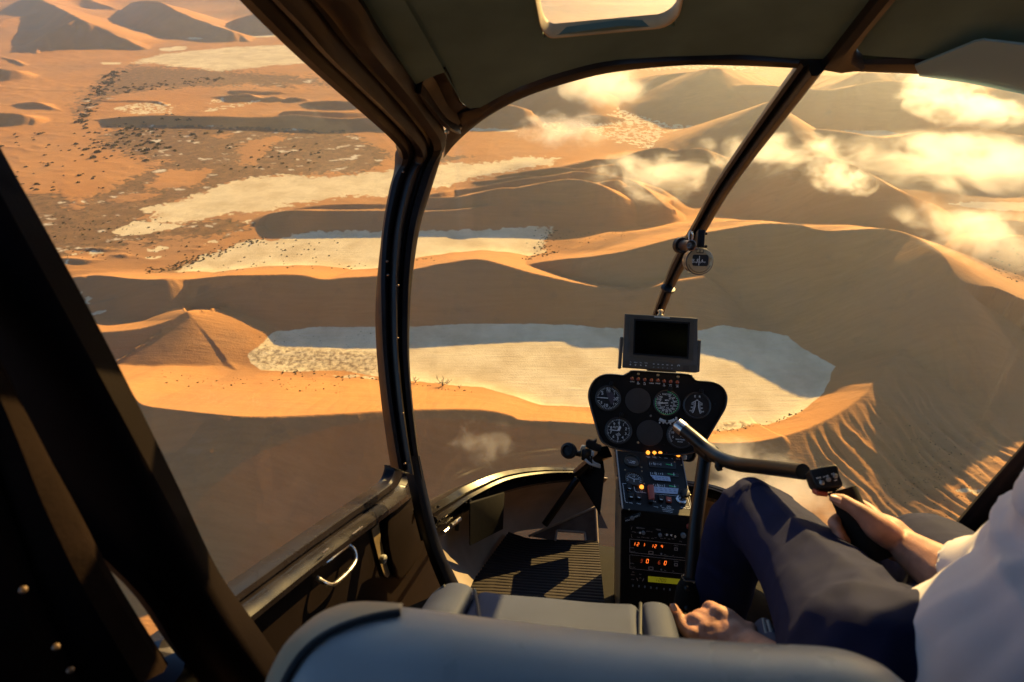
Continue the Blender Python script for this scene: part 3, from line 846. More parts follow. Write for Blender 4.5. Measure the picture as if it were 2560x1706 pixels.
def merge(bm, b2):
    me = bpy.data.meshes.new('tmp'); b2.to_mesh(me); b2.free(); bm.from_mesh(me); bpy.data.meshes.remove(me)

def loft(bm, rows, closed=False):
    V = [[bm.verts.new(p) for p in r] for r in rows]
    for A, C in zip(V[:-1], V[1:]):
        k = len(A)
        for i in range(k if closed else k - 1):
            bm.faces.new((A[i], A[(i + 1) % k], C[(i + 1) % k], C[i]))
    return V

def lathe(bm, c, ax, prof, seg=24, u=None):
    """prof: (radius, height along ax)"""
    ax = ax.normalized(); u = (u or ax.orthogonal()).normalized(); w = ax.cross(u)
    rows = []
    for r, h in prof:
        rows.append([c + ax * h + (u * math.cos(6.2831853 * k / seg) + w * math.sin(6.2831853 * k / seg)) * max(r, 1e-5) for k in range(seg)])
    V = loft(bm, rows, True)
    if prof[0][0] > 1e-4: bm.faces.new(V[0][::-1])
    if prof[-1][0] > 1e-4: bm.faces.new(V[-1])

def spline(P, n=6):
    P = [Vector(p) for p in P]
    Q = [P[0] * 2 - P[1]] + P + [P[-1] * 2 - P[-2]]
    out = []
    for i in range(1, len(Q) - 2):
        for k in range(n):
            t = k / n; a, b, c, d = Q[i - 1:i + 3]
            out.append((b * 2 + (c - a) * t + (a * 2 - b * 5 + c * 4 - d) * t * t + (b * 3 - a - c * 3 + d) * t ** 3) * .5)
    out.append(P[-1])
    return out

def tube(bm, P, r, seg=10, n=5, cap=True):
    """smooth bar through P, radius r or list"""
    S_ = spline(P, n) if n > 1 and len(P) > 2 else [Vector(p) for p in P]
    if not isinstance(r, (int, float)):
        m = len(S_); rr = []
        for i in range(m):
            t = i / (m - 1) * (len(r) - 1); k = min(int(t), len(r) - 2)
            rr.append(r[k] + (r[k + 1] - r[k]) * (t - k))
        r = rr
    tube_bm(bm, S_, r, seg, cap)

def band(bm, A, Bq, prof, n=5, toward=None, back=.03):
    """a frame member between edge lines A and Bq (lists of points); prof [(t, h)]: h metres proud towards the cabin"""
    SA, SB = spline(A, n), spline(Bq, n)
    rows = []
    for i, (a, b) in enumerate(zip(SA, SB)):
        j, k = max(i - 1, 0), min(i + 1, len(SA) - 1)
        tan = ((SA[k] + SB[k]) - (SA[j] + SB[j])).normalized()
        nn = tan.cross(b - a).normalized()
        mid = (a + b) / 2
        if nn.dot((toward or Vector((0, 0, 0))) - mid) < 0: nn = -nn
        row = [a + (b - a) * t + nn * h for t, h in prof]
        row += [b - nn * back, a - nn * back]
        rows.append(row)
    V = loft(bm, rows, True)
    bm.faces.new(V[0][::-1]); bm.faces.new(V[-1])

_fonts = {}
def text_mesh(s, bold=False):
    if s in _fonts: return _fonts[s]
    cu = bpy.data.curves.new('lettering', 'FONT'); cu.body = s; cu.size = 1.0; cu.align_x = 'CENTER'; cu.align_y = 'CENTER'; cu.resolution_u = 2; cu.offset = .018
    o = bpy.data.objects.new('lettering', cu); COL.objects.link(o)
    dg = bpy.context.evaluated_depsgraph_get()
    me = bpy.data.meshes.new_from_object(o.evaluated_get(dg))
    bpy.data.objects.remove(o); bpy.data.curves.remove(cu)
    V = [Vector(v.co) for v in me.vertices]; F = [tuple(p.vertices) for p in me.polygons]
    bpy.data.meshes.remove(me)
    if V:
        x0 = min(v.x for v in V); x1 = max(v.x for v in V); y0 = min(v.y for v in V); y1 = max(v.y for v in V)
        c = Vector(((x0 + x1) / 2, (y0 + y1) / 2, 0)); V = [v - c for v in V]
    _fonts[s] = (V, F)
    return _fonts[s]

def put_text(bm, s, o, ex, ey, h, wscale=1.0, heavy=0.0):
    V, F = text_mesh(s)
    k = h / .70
    vv = [bm.verts.new(o + ex * (v.x * k * wscale) + ey * (v.y * k)) for v in V]
    for f in F:
        try: bm.faces.new([vv[i] for i in f])
        except ValueError: pass

def quad(bm, o, ex, ey, w, h):
    """thin flat print, centred on o"""
    v = [bm.verts.new(o + ex * (sx * w / 2) + ey * (sy * h / 2)) for sx, sy in ((-1, -1), (1, -1), (1, 1), (-1, 1))]
    bm.faces.new(v)

SEG7 = {'0': 'abcdef', '1': 'bc', '2': 'abged', '3': 'abgcd', '4': 'fgbc', '5': 'afgcd', '6': 'afgedc', '7': 'abc', '8': 'abcdefg', '9': 'abcdfg'}
def digit7(bm, ch, o, ex, ey, w, h):
    t = w * .24
    if ch == '1': o = o - ex * (w * .5)
    seg = {'a': (0, h / 2, w, t), 'g': (0, 0, w, t), 'd': (0, -h / 2, w, t), 'b': (w / 2, h / 4, t, h / 2), 'c': (w / 2, -h / 4, t, h / 2), 'f': (-w / 2, h / 4, t, h / 2), 'e': (-w / 2, -h / 4, t, h / 2)}
    for s in SEG7.get(ch, ''):
        x, y, sw, sh = seg[s]
        quad(bm, o + ex * (x + y * .12) + ey * y, ex, (ey + ex * .12) if sh > sw else ey, sw * (.8 if sw > sh else 1), sh * (.86 if sh > sw else 1))

# ------------------------------------------------------------------ materials of the cabin
M_TRIM = mat('dark_trim', (.0085, .0055, .005), .42, spec=.3, coat=.04, noise=.3, nscale=14, rnoise=.10)
M_RIM = mat('rim_gloss', (.006, .0045, .0045), .24, spec=.09, noise=.3, nscale=20, rnoise=.06)
M_DOOR = mat('door_panel', (.007, .0042, .004), .7, spec=.06, noise=.25, nscale=9, bump=.15, bscale=300)
M_BLACK = mat('black_paint', (.008, .0075, .0075), .5, spec=.3, noise=.25, nscale=40)
M_MATTE = mat('matte_black', (.010, .009, .008), .85, spec=.12, noise=.2, nscale=60, bump=.2, bscale=500)
M_SATIN = mat('satin_black_metal', (.010, .009, .0085), .36, coat=.05, spec=.35, rnoise=.08, nscale=30)
M_RUBBER = mat('rubber_seal', (.012, .012, .013), .6)
M_LINING = mat('roof_fabric', (.085, .125, .102), .95, noise=.22, nscale=7, bump=.4, bscale=420, spec=.1)
M_SHELL = mat('nose_shell', (.24, .19, .155), .7, noise=.3, nscale=9, bump=.2, bscale=60)
M_CARPET = mat('toe_carpet', (.16, .125, .10), .95, noise=.25, nscale=30, bump=.4, bscale=500)
M_EDGING = mat('carpet_edging', (.42, .33, .25), .7, noise=.15, nscale=60)
M_MAT = mat('floor_mat_rubber', (.020, .015, .015), .7, spec=.25, noise=.3, nscale=30)
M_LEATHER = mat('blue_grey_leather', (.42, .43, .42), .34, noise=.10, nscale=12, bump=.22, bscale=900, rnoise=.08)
M_LEATHER2 = mat('blue_grey_leather_shaded', (.046, .056, .095), .62, spec=.12, noise=.14, nscale=14, bump=.3, bscale=700, rnoise=.08)  # same seat leather, darkened so the cushions look shaded
M_SIDELEA = mat('warm_lit_side_leather', (.45, .36, .23), .5, noise=.10, nscale=12, bump=.2, bscale=900)  # warm light on the seat's side, put into the leather colour
M_PIPING = mat('dark_piping', (.02, .024, .028), .5)
M_CHROME = mat('worn_steel', (.55, .52, .5), .28, metal=1, rnoise=.1, nscale=50)
M_ALU = mat('bare_aluminium', (.50, .42, .30), .42, metal=.6, noise=.15, nscale=25, rnoise=.1)
M_WHITEP = mat('white_plastic', (.70, .68, .62), .4)
M_GREYP = mat('grey_plastic', (.30, .30, .29), .5)
M_CONSOLE = mat('console_paint', (.012, .010, .009), .5, spec=.25, noise=.25, nscale=18, rnoise=.08)
M_SIDEP = mat('console_side', (.16, .125, .085), .42, noise=.3, nscale=9, coat=.2, rnoise=.1)
M_PANEL = mat('panel_black', (.010, .008, .007), .6, spec=.2, noise=.2, nscale=30)
M_BLANK = mat('blank_cover', (.045, .036, .031), .6, noise=.12, nscale=40)
M_DIAL = mat('dial_black', (.010, .010, .011), .4)
M_PRINT = mat('white_print', (.90, .90, .88), .6)
M_GREENP = mat('green_print', (.08, .85, .25), .6)
M_AMBER = mat('amber_lens', (.75, .20, .02), .2, coat=.6, emit=(1, .30, .03), estr=.9)
M_AMBERD = mat('amber_lens_unlit', (.32, .06, .015), .2, coat=.6)
M_LED = mat('red_led', (.9, .15, .02), .4, emit=(1, .16, .02), estr=.9)
M_LEDDIM = mat('red_led_dim', (.25, .04, .02), .4, emit=(1, .12, .03), estr=.12)
M_LCD = mat('green_lcd', (.30, .27, .02), .35, emit=(.62, .55, .02), estr=.06)
M_LCDINK = mat('lcd_ink', (.03, .03, .01), .6)
M_SCREEN = mat('dark_screen', (.0015, .0015, .0016), .12, spec=.25)
M_RED = mat('red_guard', (.48, .085, .045), .45)
M_LABELB = mat('pale_blue_placard', (.50, .58, .72), .55)
M_MONITOR = mat('monitor_case', (.10, .078, .056), .38, noise=.15, nscale=30, rnoise=.08)
M_RIVET = mat('dull_rivet', (.16, .11, .08), .45, metal=.6)
M_GOLD = mat('gold_rim', (.55, .42, .24), .38, metal=.7, rnoise=.1, nscale=60)
M_SKIN = mat('skin', (.40, .20, .135), .55, spec=.3, noise=.28, nscale=40, bump=.3, bscale=420)
M_SKIN.node_tree.nodes['Principled BSDF'].inputs['Subsurface Weight'].default_value = .12
M_SKIN.node_tree.nodes['Principled BSDF'].inputs['Subsurface Radius'].default_value = (.01, .004, .002)
M_NAIL = mat('finger_nail', (.58, .34, .27), .3, coat=.3)
M_SHIRT = mat('white_shirt', (.66, .60, .62), .85, noise=.05, nscale=12, bump=.2, bscale=1500, sheen=.2)
M_TROUSER = mat('navy_trousers', (.010, .013, .046), .85, spec=.12, noise=.2, nscale=18, bump=.35, bscale=1400)
M_HAIR = mat('brown_hair', (.05, .03, .02), .6)

def glass_material(name, tint, refl=1.0):
    m = bpy.data.materials.new(name); m.use_nodes = True
    t = m.node_tree; N = t.nodes; L = t.links; N.clear()
    tr = N.new('ShaderNodeBsdfTransparent'); tr.inputs[0].default_value = (*tint, 1)
    gl = N.new('ShaderNodeBsdfGlossy'); gl.inputs['Roughness'].default_value = .02
    fr = N.new('ShaderNodeFresnel'); fr.inputs[0].default_value = 1.35
    mu = N.new('ShaderNodeMath'); mu.operation = 'MULTIPLY'; mu.inputs[1].default_value = refl
    mx = N.new('ShaderNodeMixShader'); o = N.new('ShaderNodeOutputMaterial')
    L.new(fr.outputs[0], mu.inputs[0]); L.new(mu.outputs[0], mx.inputs[0]); L.new(tr.outputs[0], mx.inputs[1]); L.new(gl.outputs[0], mx.inputs[2]); L.new(mx.outputs[0], o.inputs[0])
    return m
M_GLASS = glass_material('clear_acrylic', (.99, .99, .985), .04)
M_VISOR = glass_material('smoky_acrylic', (.60, .68, .70), .8)
def frost(m, col, f):
    t = m.node_tree; N = t.nodes; L = t.links
    o = [n for n in N if n.type == 'OUTPUT_MATERIAL'][0]; src = o.inputs[0].links[0].from_socket
    d = N.new('ShaderNodeBsdfTranslucent'); d.inputs[0].default_value = (*col, 1)
    d2 = N.new('ShaderNodeBsdfDiffuse'); d2.inputs[0].default_value = (*col, 1)
    a = N.new('ShaderNodeMixShader'); L.new(d.outputs[0], a.inputs[1]); L.new(d2.outputs[0], a.inputs[2])
    x = N.new('ShaderNodeMixShader'); x.inputs[0].default_value = f; L.new(src, x.inputs[1]); L.new(a.outputs[0], x.inputs[2]); L.new(x.outputs[0], o.inputs[0])
frost(M_VISOR, (.36, .60, .74), .6)
M_DIALGLASS = glass_material('dial_glass', (.97, .97, .97), .5)
# ------------------------------------------------------------------ the helicopter cabin
HELI = thing('helicopter', 'dark-trimmed helicopter cabin with big curved windshield, seen from its back seat', 'helicopter', body(.15, .6, -.95))
XL = -.55                                                     # plane of the left door
PL_DOOR = Pl(BX * XL, BX, BY)
def door(px, py, off=0.0): return PL_DOOR.hit(px, py, off)

def roofz(px): return float(np.interp(px, [880, 1150, 1700, 2100, 2560, 3200], [.50, .53, .62, .62, .60, .52]))
def roof(px, py, up=0.0):
    r = ray(px, py); return r * (roofz(px) / r.dot(BZ)) + BZ * up

# roof lining: the front edge of the lining carried straight back over the seats
FE = [(1040, 212), (1076, 194), (1113, 180), (1134, 218), (1153, 256), (1175, 272), (1201, 269), (1252, 241), (1325, 208), (1377, 189), (1435, 172), (1544, 150), (1669, 142), (1710, 141), (1846, 137), (1940, 144), (1992, 148), (2060, 148)]
FP = [roof(*p) for p in FE]
HX0, HX1 = 9, 12                                              # columns of the skylight
y_front0 = FP[9].dot(BY) - roof(1358, 98).dot(BY); y_front1 = FP[12].dot(BY) - roof(1692, 62).dot(BY)
BACK = 2.1
bm = nb()
def fe_off(k, t): return FP[k] - BY * t
for k in range(len(FP) - 1):
    if HX0 <= k < HX1:
        f0 = (k - HX0) / (HX1 - HX0); f1 = (k + 1 - HX0) / (HX1 - HX0)
        a0, a1 = y_front0 + (y_front1 - y_front0) * f0, y_front0 + (y_front1 - y_front0) * f1
        spans = [(lambda q, m=4, a0=a0, a1=a1: (a0 * q, a1 * q)), (lambda q, a0=a0, a1=a1: (a0 + .42 + (BACK - a0 - .42) * q, a1 + .42 + (BACK - a1 - .42) * q))]
    else:
        spans = [lambda q: (BACK * q, BACK * q)]
    for sp_ in spans:
        prevA = None
        for q in np.linspace(0, 1, 7):
            t0, t1 = sp_(float(q))
            A = (bm.verts.new(fe_off(k, t0)), bm.verts.new(fe_off(k + 1, t1)))
            if prevA: bm.faces.new((prevA[0], prevA[1], A[1], A[0]))
            prevA = A
bmesh.ops.remove_doubles(bm, verts=bm.verts, dist=.0004)
g = bmesh.ops.extrude_face_region(bm, geom=list(bm.faces))
for v in [x for x in g['geom'] if isinstance(x, bmesh.types.BMVert)]: v.co += BZ * .012
LINING = part('roof_lining', bm, M_LINING, HELI, sharp=50)

# right part of the roof lining and the strip between them
FE2 = [(2135, 112), (2148, 130), (2157, 138), (2200, 142), (2285, 147), (2420, 158), (2560, 176), (2760, 230), (2960, 320), (3060, 420)]
bm = nb()
rows = []
for q in np.linspace(0, 1, 6): rows.append([roof(*p) - BY * (BACK * float(q)) for p in FE2])
loft(bm, rows)
g = bmesh.ops.extrude_face_region(bm, geom=list(bm.faces))
for v in [x for x in g['geom'] if isinstance(x, bmesh.types.BMVert)]: v.co += BZ * .03
part('roof_lining', bm, M_LINING, HELI, sharp=50)
bm = nb()
pa = [roof(2052, 152, -.006), roof(2056, 149, -.006)]; 
A = [roof(2040, 156, -.004), roof(2060, 148, -.004) - BY * .02] + [roof(2060, 148, -.004) - BY * t for t in (.3, .9, BACK)]
Bq = [roof(2172, 158, -.004), roof(2138, 112, -.004) + BX * .004] + [roof(2135, 112, -.004) - BY * t for t in (.3, .9, BACK)]
band(bm, A, Bq, [(0, 0), (.12, .012), (.5, .018), (.88, .012), (1, 0)], 3, back=.02)
part('roof_strip', bm, M_TRIM, HELI)

# skylight: rim walls and the pane above
def hole(f, t): # f across 0..1, t back 0..1
    P0 = FP[9] + (FP[12] - FP[9]) * f
    off = y_front0 + (y_front1 - y_front0) * f
    k = f * (HX1 - HX0); i = min(int(k), HX1 - HX0 - 1)
    P0 = FP[HX0 + i] + (FP[HX0 + i + 1] - FP[HX0 + i]) * (k - i)
    return P0 - BY * (off + .42 * t)
def rrect(ins, n=6, rad=.14):
    pts = []
    for (cx_, cy_, a0) in ((1 - rad, 1 - rad, 0), (rad, 1 - rad, 90), (rad, rad, 180), (1 - rad, rad, 270)):
        for k in range(n + 1):
            a = R(a0 + 90 * k / n)
            pts.append((cx_ + rad * math.cos(a), cy_ + rad * math.sin(a)))
    return [(.5 + (u - .5) * ins, .5 + (v - .5) * ins) for u, v in pts]
bm = nb()
rows = []
for ins, h in ((1.035, .002), (1.03, -.002), (1.01, -.003), (.995, .001), (.985, .012), (.983, .020), (1.02, .024)):
    rows.append([hole(u, v) + BZ * h for u, v in rrect(ins)])
loft(bm, rows, True)
part('skylight_rim', bm, mat('rim_fabric', (.36, .27, .14), .7, noise=.2, nscale=20), HELI, sharp=60)
bm = nb()
prism(bm, [hole(u, v) + BZ * .0215 for u, v in rrect(1.0)], BZ, .002)
part('skylight_pane', bm, M_GLASS, HELI, False)

# windshield bow along the roof edge
up = [(1120, 300), (1150, 284), (1201, 269), (1252, 241), (1325, 208), (1435, 172), (1544, 150), (1710, 141), (1846, 137), (1992, 147), (2100, 150), (2285, 147), (2420, 157), (2560, 175), (2760, 228), (2960, 318), (3060, 418)]
lo = [(1108, 395), (1142, 352), (1192, 303), (1252, 263), (1325, 228), (1435, 193), (1544, 169), (1710, 152.5), (1846, 153.5), (1992, 159), (2100, 166), (2285, 175), (2420, 185), (2560, 206), (2760, 262), (2950, 350), (3040, 450)]
bm = nb()
band(bm, [roof(*p) for p in up], [roof(*p) + BY * .004 for p in lo], [(0, .0), (.15, .008), (.6, .012), (.85, .010), (1, 0)], 4, back=.02)
part('windshield_bow', bm, M_TRIM, HELI)

# left roof rail and door pillar (frame profile with seal, bead and flange)
prof = [(0, 0), (.05, .014), (.16, .018), (.27, .010), (.30, .002), (.36, .022), (.45, .030), (.54, .022), (.60, .004), (.66, .002), (.70, .016), (.86, .018), (.95, .010), (1, 0)]
railA = [(330, -300, .62), (593, -10, .83), (700, 96, .93), (800, 188, 1.06), (900, 276, 1.22), (960, 330, 1.34), (992, 366, 1.42), (998, 392, 1.46), (990, 420, 1.48), (974, 470, 1.49), (956, 570, 1.49), (947, 680, 1.48), (946, 780, 1.47), (950, 880, 1.47), (963, 1009, 1.47), (978, 1110, 1.47), (988, 1170, 1.47)]
railB = [(600, -300, .64), (885, -10, .86), (945, 85, .96), (1000, 160, 1.08), (1052, 232, 1.22), (1088, 290, 1.34), (1112, 330, 1.42), (1116, 356, 1.47), (1104, 392, 1.50), (1082, 462, 1.51), (1052, 560, 1.51), (1033, 680, 1.51), (1025, 789, 1.51), (1024, 899, 1.51), (1032, 1009, 1.51), (1046, 1130, 1.51), (1058, 1200, 1.51)]
bm = nb()
band(bm, [at(*p) for p in railA[:8]], [at(*p) for p in railB[:8]], prof, 6)
part('roof_rail', bm, M_TRIM, HELI)
bm = nb()
band(bm, [at(*p) for p in railA[7:]], [at(*p) for p in railB[7:]], prof, 6)
PIL = part('windshield_pillar', bm, M_TRIM, HELI)
bm = nb()
band(bm, [at(*p) for p in ((1014, 1140, 1.485), (1034, 1212, 1.485), (1050, 1286, 1.48), (1072, 1366, 1.475), (1108, 1456, 1.46), (1150, 1550, 1.45))], [at(*p) for p in ((1050, 1140, 1.505), (1064, 1212, 1.505), (1082, 1290, 1.50), (1106, 1372, 1.49), (1144, 1452, 1.48), (1190, 1550, 1.47))], [(0, 0), (.1, .008), (.5, .012), (.9, .008), (1, 0)], 5)
part('hinge_post', bm, M_TRIM, HELI)
for px, py in ((968, 654), (970, 688), (995, 714), (1008, 430), (994, 846), (1007, 1034), (1012, 1160)):
    bm = nb(); n = -ray(px, py).normalized(); lathe(bm, at(px, py, 1.455), n, [(.0032, -.004), (.0032, .001), (.002, .0025), (0, .003)], 10)
    part('screw', bm, M_RIVET, PIL)

# dark corner trim with the air vent between rail and lining
bm = nb()
cA = [at(1036, 214, 1.20), at(1052, 232, 1.235), at(1076, 268, 1.28), at(1104, 305, 1.34), at(1135, 322, 1.40)]
cB = [roof(1113, 176), roof(1126, 200), roof(1140, 232), roof(1156, 260), roof(1182, 276)]
band(bm, cA, cB, [(0, .012), (.10, .020), (.22, .024), (.26, .004), (.5, -.012), (.9, -.008), (1, -.001)], 5, back=.05)
CORN = part('corner_trim', bm, M_TRIM, HELI)
bm = nb(); tube(bm, [at(1058, 205, 1.20), at(1066, 240, 1.24), at(1088, 282, 1.29), at(1118, 314, 1.35), at(1150, 320, 1.41)], .006, 8)
part('edge_bead', bm, M_SATIN, CORN)
bm = nb(); lathe(bm, at(1117, 330, 1.36), -ray(1117, 330).normalized(), [(.006, 0), (.006, .004), (.003, .006), (0, .006)], 12)
part('screw', bm, M_GOLD, CORN)

# centre post of the windshield
cp = [(2032, 160, 1.17), (1950, 270, 1.32), (1870, 378, 1.48), (1800, 480, 1.62), (1750, 568, 1.74), (1700, 655, 1.85), (1674, 710, 1.91), (1640, 800, 2.0)]
hw = [33, 29, 24, 21, 19, 18, 15, 13]
bm = nb()
A = []; Bq = []
for (px, py, d), h in zip(cp, hw):
    A.append(at(px - h * .86, py - h * .5, d)); Bq.append(at(px + h * .86, py + h * .5, d))
band(bm, A, Bq, [(0, 0), (.08, .012), (.24, .016), (.34, .006), (.40, .004), (.47, .016), (.68, .026), (.88, .018), (1, .0)], 5, back=.02)
POST = part('windshield_post', bm, M_SATIN, HELI)
bm = nb()
tube(bm, [at(1728, 585, 1.72), at(1700, 640, 1.80), at(1668, 706, 1.87), at(1650, 760, 1.93)], .0028, 6)
part('cable', bm, M_BLACK, POST)
bm = nb(); c = at(1670, 722, 1.885); ax = (at(1640, 800, 2.0) - at(1700, 655, 1.85)).normalized()
lathe(bm, c, ax, [(.020, -.004), (.024, -.003), (.024, .003), (.020, .004)], 14)
part('cable_clip', bm, M_BLACK, POST)

# nose rim under the windshield: left and right of the console
rimU = [(1058, 1268, 1.52), (1078, 1256, 1.58), (1110, 1238, 1.66), (1160, 1212, 1.76), (1250, 1180, 1.90), (1350, 1168, 2.0), (1448, 1172, 2.06)]
rimL = [(1078, 1345, 1.50), (1092, 1334, 1.55), (1120, 1312, 1.63), (1172, 1276, 1.73), (1255, 1232, 1.86), (1352, 1208, 1.97), (1446, 1198, 2.04)]
pr = [(0, 0), (.06, .012), (.30, .020), (.36, .016), (.42, .026), (.56, .030), (.64, .020), (.70, .008), (1, .004)]
bm = nb(); band(bm, [at(*p) for p in rimU], [at(*p) for p in rimL], pr, 5); RIM = part('nose_rim', bm, M_RIM, HELI)
for px, py, d in ((1096, 1266, 1.59), (1084, 1310, 1.52), (1100, 1303, 1.55), (1090, 1320, 1.52), (1165, 1258, 1.70), (1176, 1252, 1.71)):
    bm = nb(); lathe(bm, at(px, py, d - .02), -ray(px, py).normalized(), [(.0035, -.01), (.0035, .001), (.002, .0025), (0, .003)], 8); part('rivet', bm, M_TRIM, RIM)
rimU = [(1690, 1198, 2.06), (1775, 1212, 2.0), (1850, 1236, 1.92), (1960, 1276, 1.78), (2070, 1322, 1.64), (2180, 1372, 1.50), (2340, 1440, 1.34)]
rimL = [(1690, 1232, 2.04), (1775, 1246, 1.97), (1850, 1274, 1.89), (1960, 1318, 1.75), (2070, 1368, 1.61), (2180, 1420, 1.47), (2340, 1500, 1.31)]
bm = nb(); band(bm, [at(*p) for p in rimU], [at(*p) for p in rimL], pr, 5); RIM2 = part('nose_rim', bm, M_RIM, HELI)
bm = nb(); lathe(bm, at(2077, 1347, 1.585), -ray(2077, 1347).normalized(), [(.006, -.01), (.006, .001), (.003, .003), (0, .003)], 10); part('rivet', bm, M_GOLD, RIM2)

# nose shell: inside skin of the nose, from the rim to the floor
ZF = -.80
PL_FLOOR = Pl(BZ * ZF, BZ, BX)
def flo(px, py, off=0.0): return PL_FLOOR.hit(px, py, off)
bm = nb()
top = [at(1080, 1338, 1.53), at(1120, 1308, 1.65), at(1172, 1272, 1.75), at(1255, 1228, 1.89), at(1352, 1204, 2.0), at(1446, 1194, 2.07), at(1520, 1196, 2.1)]
botp = [at(1165, 1500, 1.58), at(1190, 1440, 1.80), at(1235, 1385, 1.98), at(1280, 1335, 2.14), at(1350, 1322, 2.22), at(1440, 1318, 2.26), at(1520, 1322, 2.28)]
ts, bs_ = spline(top, 4), spline(botp, 4)
rows = []
for q in (0, .2, .4, .6, .8, 1):
    rows.append([a + (b - a) * q + (BY * .06 - BX * .04) * math.sin(q * 3.14159) for a, b in zip(ts, bs_)])
loft(bm, rows)
g = bmesh.ops.extrude_face_region(bm, geom=list(bm.faces))
for v in [x for x in g['geom'] if isinstance(x, bmesh.types.BMVert)]: v.co += BY * .012 - BX * .006
SHELL = part('nose_shell', bm, M_SHELL, HELI, sharp=60)
bm = nb()
top = [at(1690, 1226, 2.08), at(1775, 1240, 2.0), at(1850, 1268, 1.92), at(1960, 1312, 1.78), at(2070, 1362, 1.64), at(2180, 1414, 1.5), at(2340, 1494, 1.34)]
botp = [at(1690, 1340, 2.28), at(1775, 1350, 2.24), at(1850, 1380, 2.12), at(1930, 1430, 1.98), at(2010, 1500, 1.8), at(2110, 1580, 1.62), at(2260, 1700, 1.4)]
ts, bs_ = spline(top, 4), spline(botp, 4)
rows = []
for q in (0, .2, .4, .6, .8, 1): rows.append([a + (b - a) * q + (BY * .06 + BX * .04) * math.sin(q * 3.14159) for a, b in zip(ts, bs_)])
loft(bm, rows)
g = bmesh.ops.extrude_face_region(bm, geom=list(bm.faces))
for v in [x for x in g['geom'] if isinstance(x, bmesh.types.BMVert)]: v.co += BY * .012 + BX * .006
part('nose_shell', bm, M_SHELL, HELI, sharp=60)
# diagonal brace, black map pocket on the shell
bm = nb(); tube(bm, [at(1444, 1196, 1.99), at(1362, 1312, 2.0)], .0125, 10, 1); part('brace', bm, M_TRIM, HELI)
bm = nb(); prism(bm, [at(1175, 1258, 1.66), at(1262, 1232, 1.84), at(1258, 1324, 1.88), at(1175, 1366, 1.70)], (BY * .9 - BX * .5).normalized(), .012); bev(bm, .002, 1)
part('map_pocket', bm, M_MATTE, HELI)
# web plate that ties the rim to the console
bm = nb(); prism(bm, [at(1440, 1188, 2.02), at(1506, 1140, 1.9), at(1512, 1180, 1.88), at(1500, 1290, 1.9), at(1488, 1268, 2.0)], BY, .012); part('web_plate', bm, M_MATTE, HELI)
bm = nb(); A = [at(1436, 1172, 2.0), at(1462, 1148, 1.95), at(1500, 1118, 1.87)]; Bq = [at(1452, 1192, 1.98), at(1480, 1168, 1.93), at(1512, 1146, 1.85)]
band(bm, A, Bq, [(0, 0), (.15, .012), (.5, .02), (.85, .012), (1, 0)], 4); part('rim_joint', bm, M_SATIN, HELI)

# floor, toe panel
bm = nb()
prism(bm, [body(-.55, -.9, ZF - .004), body(1.0, -.9, ZF - .004), body(1.0, 1.9, ZF - .004), body(.5, 2.35, ZF - .004), body(-.1, 2.35, ZF - .004), body(-.55, 1.55, ZF - .004)], -BZ, .03)
part('cabin_floor', bm, M_MATTE, HELI)
bm = nb()
prism(bm, [at(1322, 1341, 2.09), at(1489, 1268, 2.08), at(1494, 1358, 2.02), at(1464, 1358, 2.03), at(1462, 1332, 2.055), at(1392, 1327, 2.065), at(1388, 1352, 2.04)], BY, .012)
TOE = part('toe_panel', bm, M_CARPET, HELI)
for P in ([(1322, 1341, 2.085), (1489, 1268, 2.075), (1494, 1358, 2.015)], [(1388, 1352, 2.035), (1392, 1327, 2.06), (1462, 1332, 2.05), (1464, 1358, 2.025)]):
    bm = nb()
    for a, b in zip(P[:-1], P[1:]): tube_bm(bm, [at(*a), at(*b)], .0045, 8)
    part('edging', bm, M_EDGING, TOE)

# ribbed mat on the floor (lies loose: a thing of its own)
fm = thing('floor_mat', 'black ribbed rubber floor mat in front of the empty passenger seat', 'floor mat', flo(1350, 1440))
toe = [(1272, 1334, 2.10), (1300, 1344, 2.09), (1330, 1352, 2.07), (1400, 1354, 2.05), (1495, 1357, 2.02)]
heel = [(1150, 1500, 1.68), (1220, 1500, 1.68), (1290, 1504, 1.67), (1390, 1512, 1.66), (1512, 1522, 1.64)]
tt, hh = spline([at(*p) for p in toe], 4), spline([at(*p) for p in heel], 4)
bm = nb(); loft(bm, [tt, hh]); g = bmesh.ops.extrude_face_region(bm, geom=list(bm.faces))
for v in [x for x in g['geom'] if isinstance(x, bmesh.types.BMVert)]: v.co -= BZ * .008
part('base', bm, M_MAT, fm)
NR_ = 24
for k in range(NR_):
    q = (k + .5) / NR_
    P = [a + (b - a) * q + BZ * .002 for a, b in zip(tt, hh)][::2]
    dq = (hh[8] - tt[8]).normalized()
    bm = nb()
    loft(bm, [[p - dq * .0085 for p in P], [p - dq * .006 + BZ * .006 for p in P], [p + dq * .006 + BZ * .006 for p in P], [p + dq * .0085 for p in P]])
    part('rib', bm, M_MAT, fm, sharp=80)

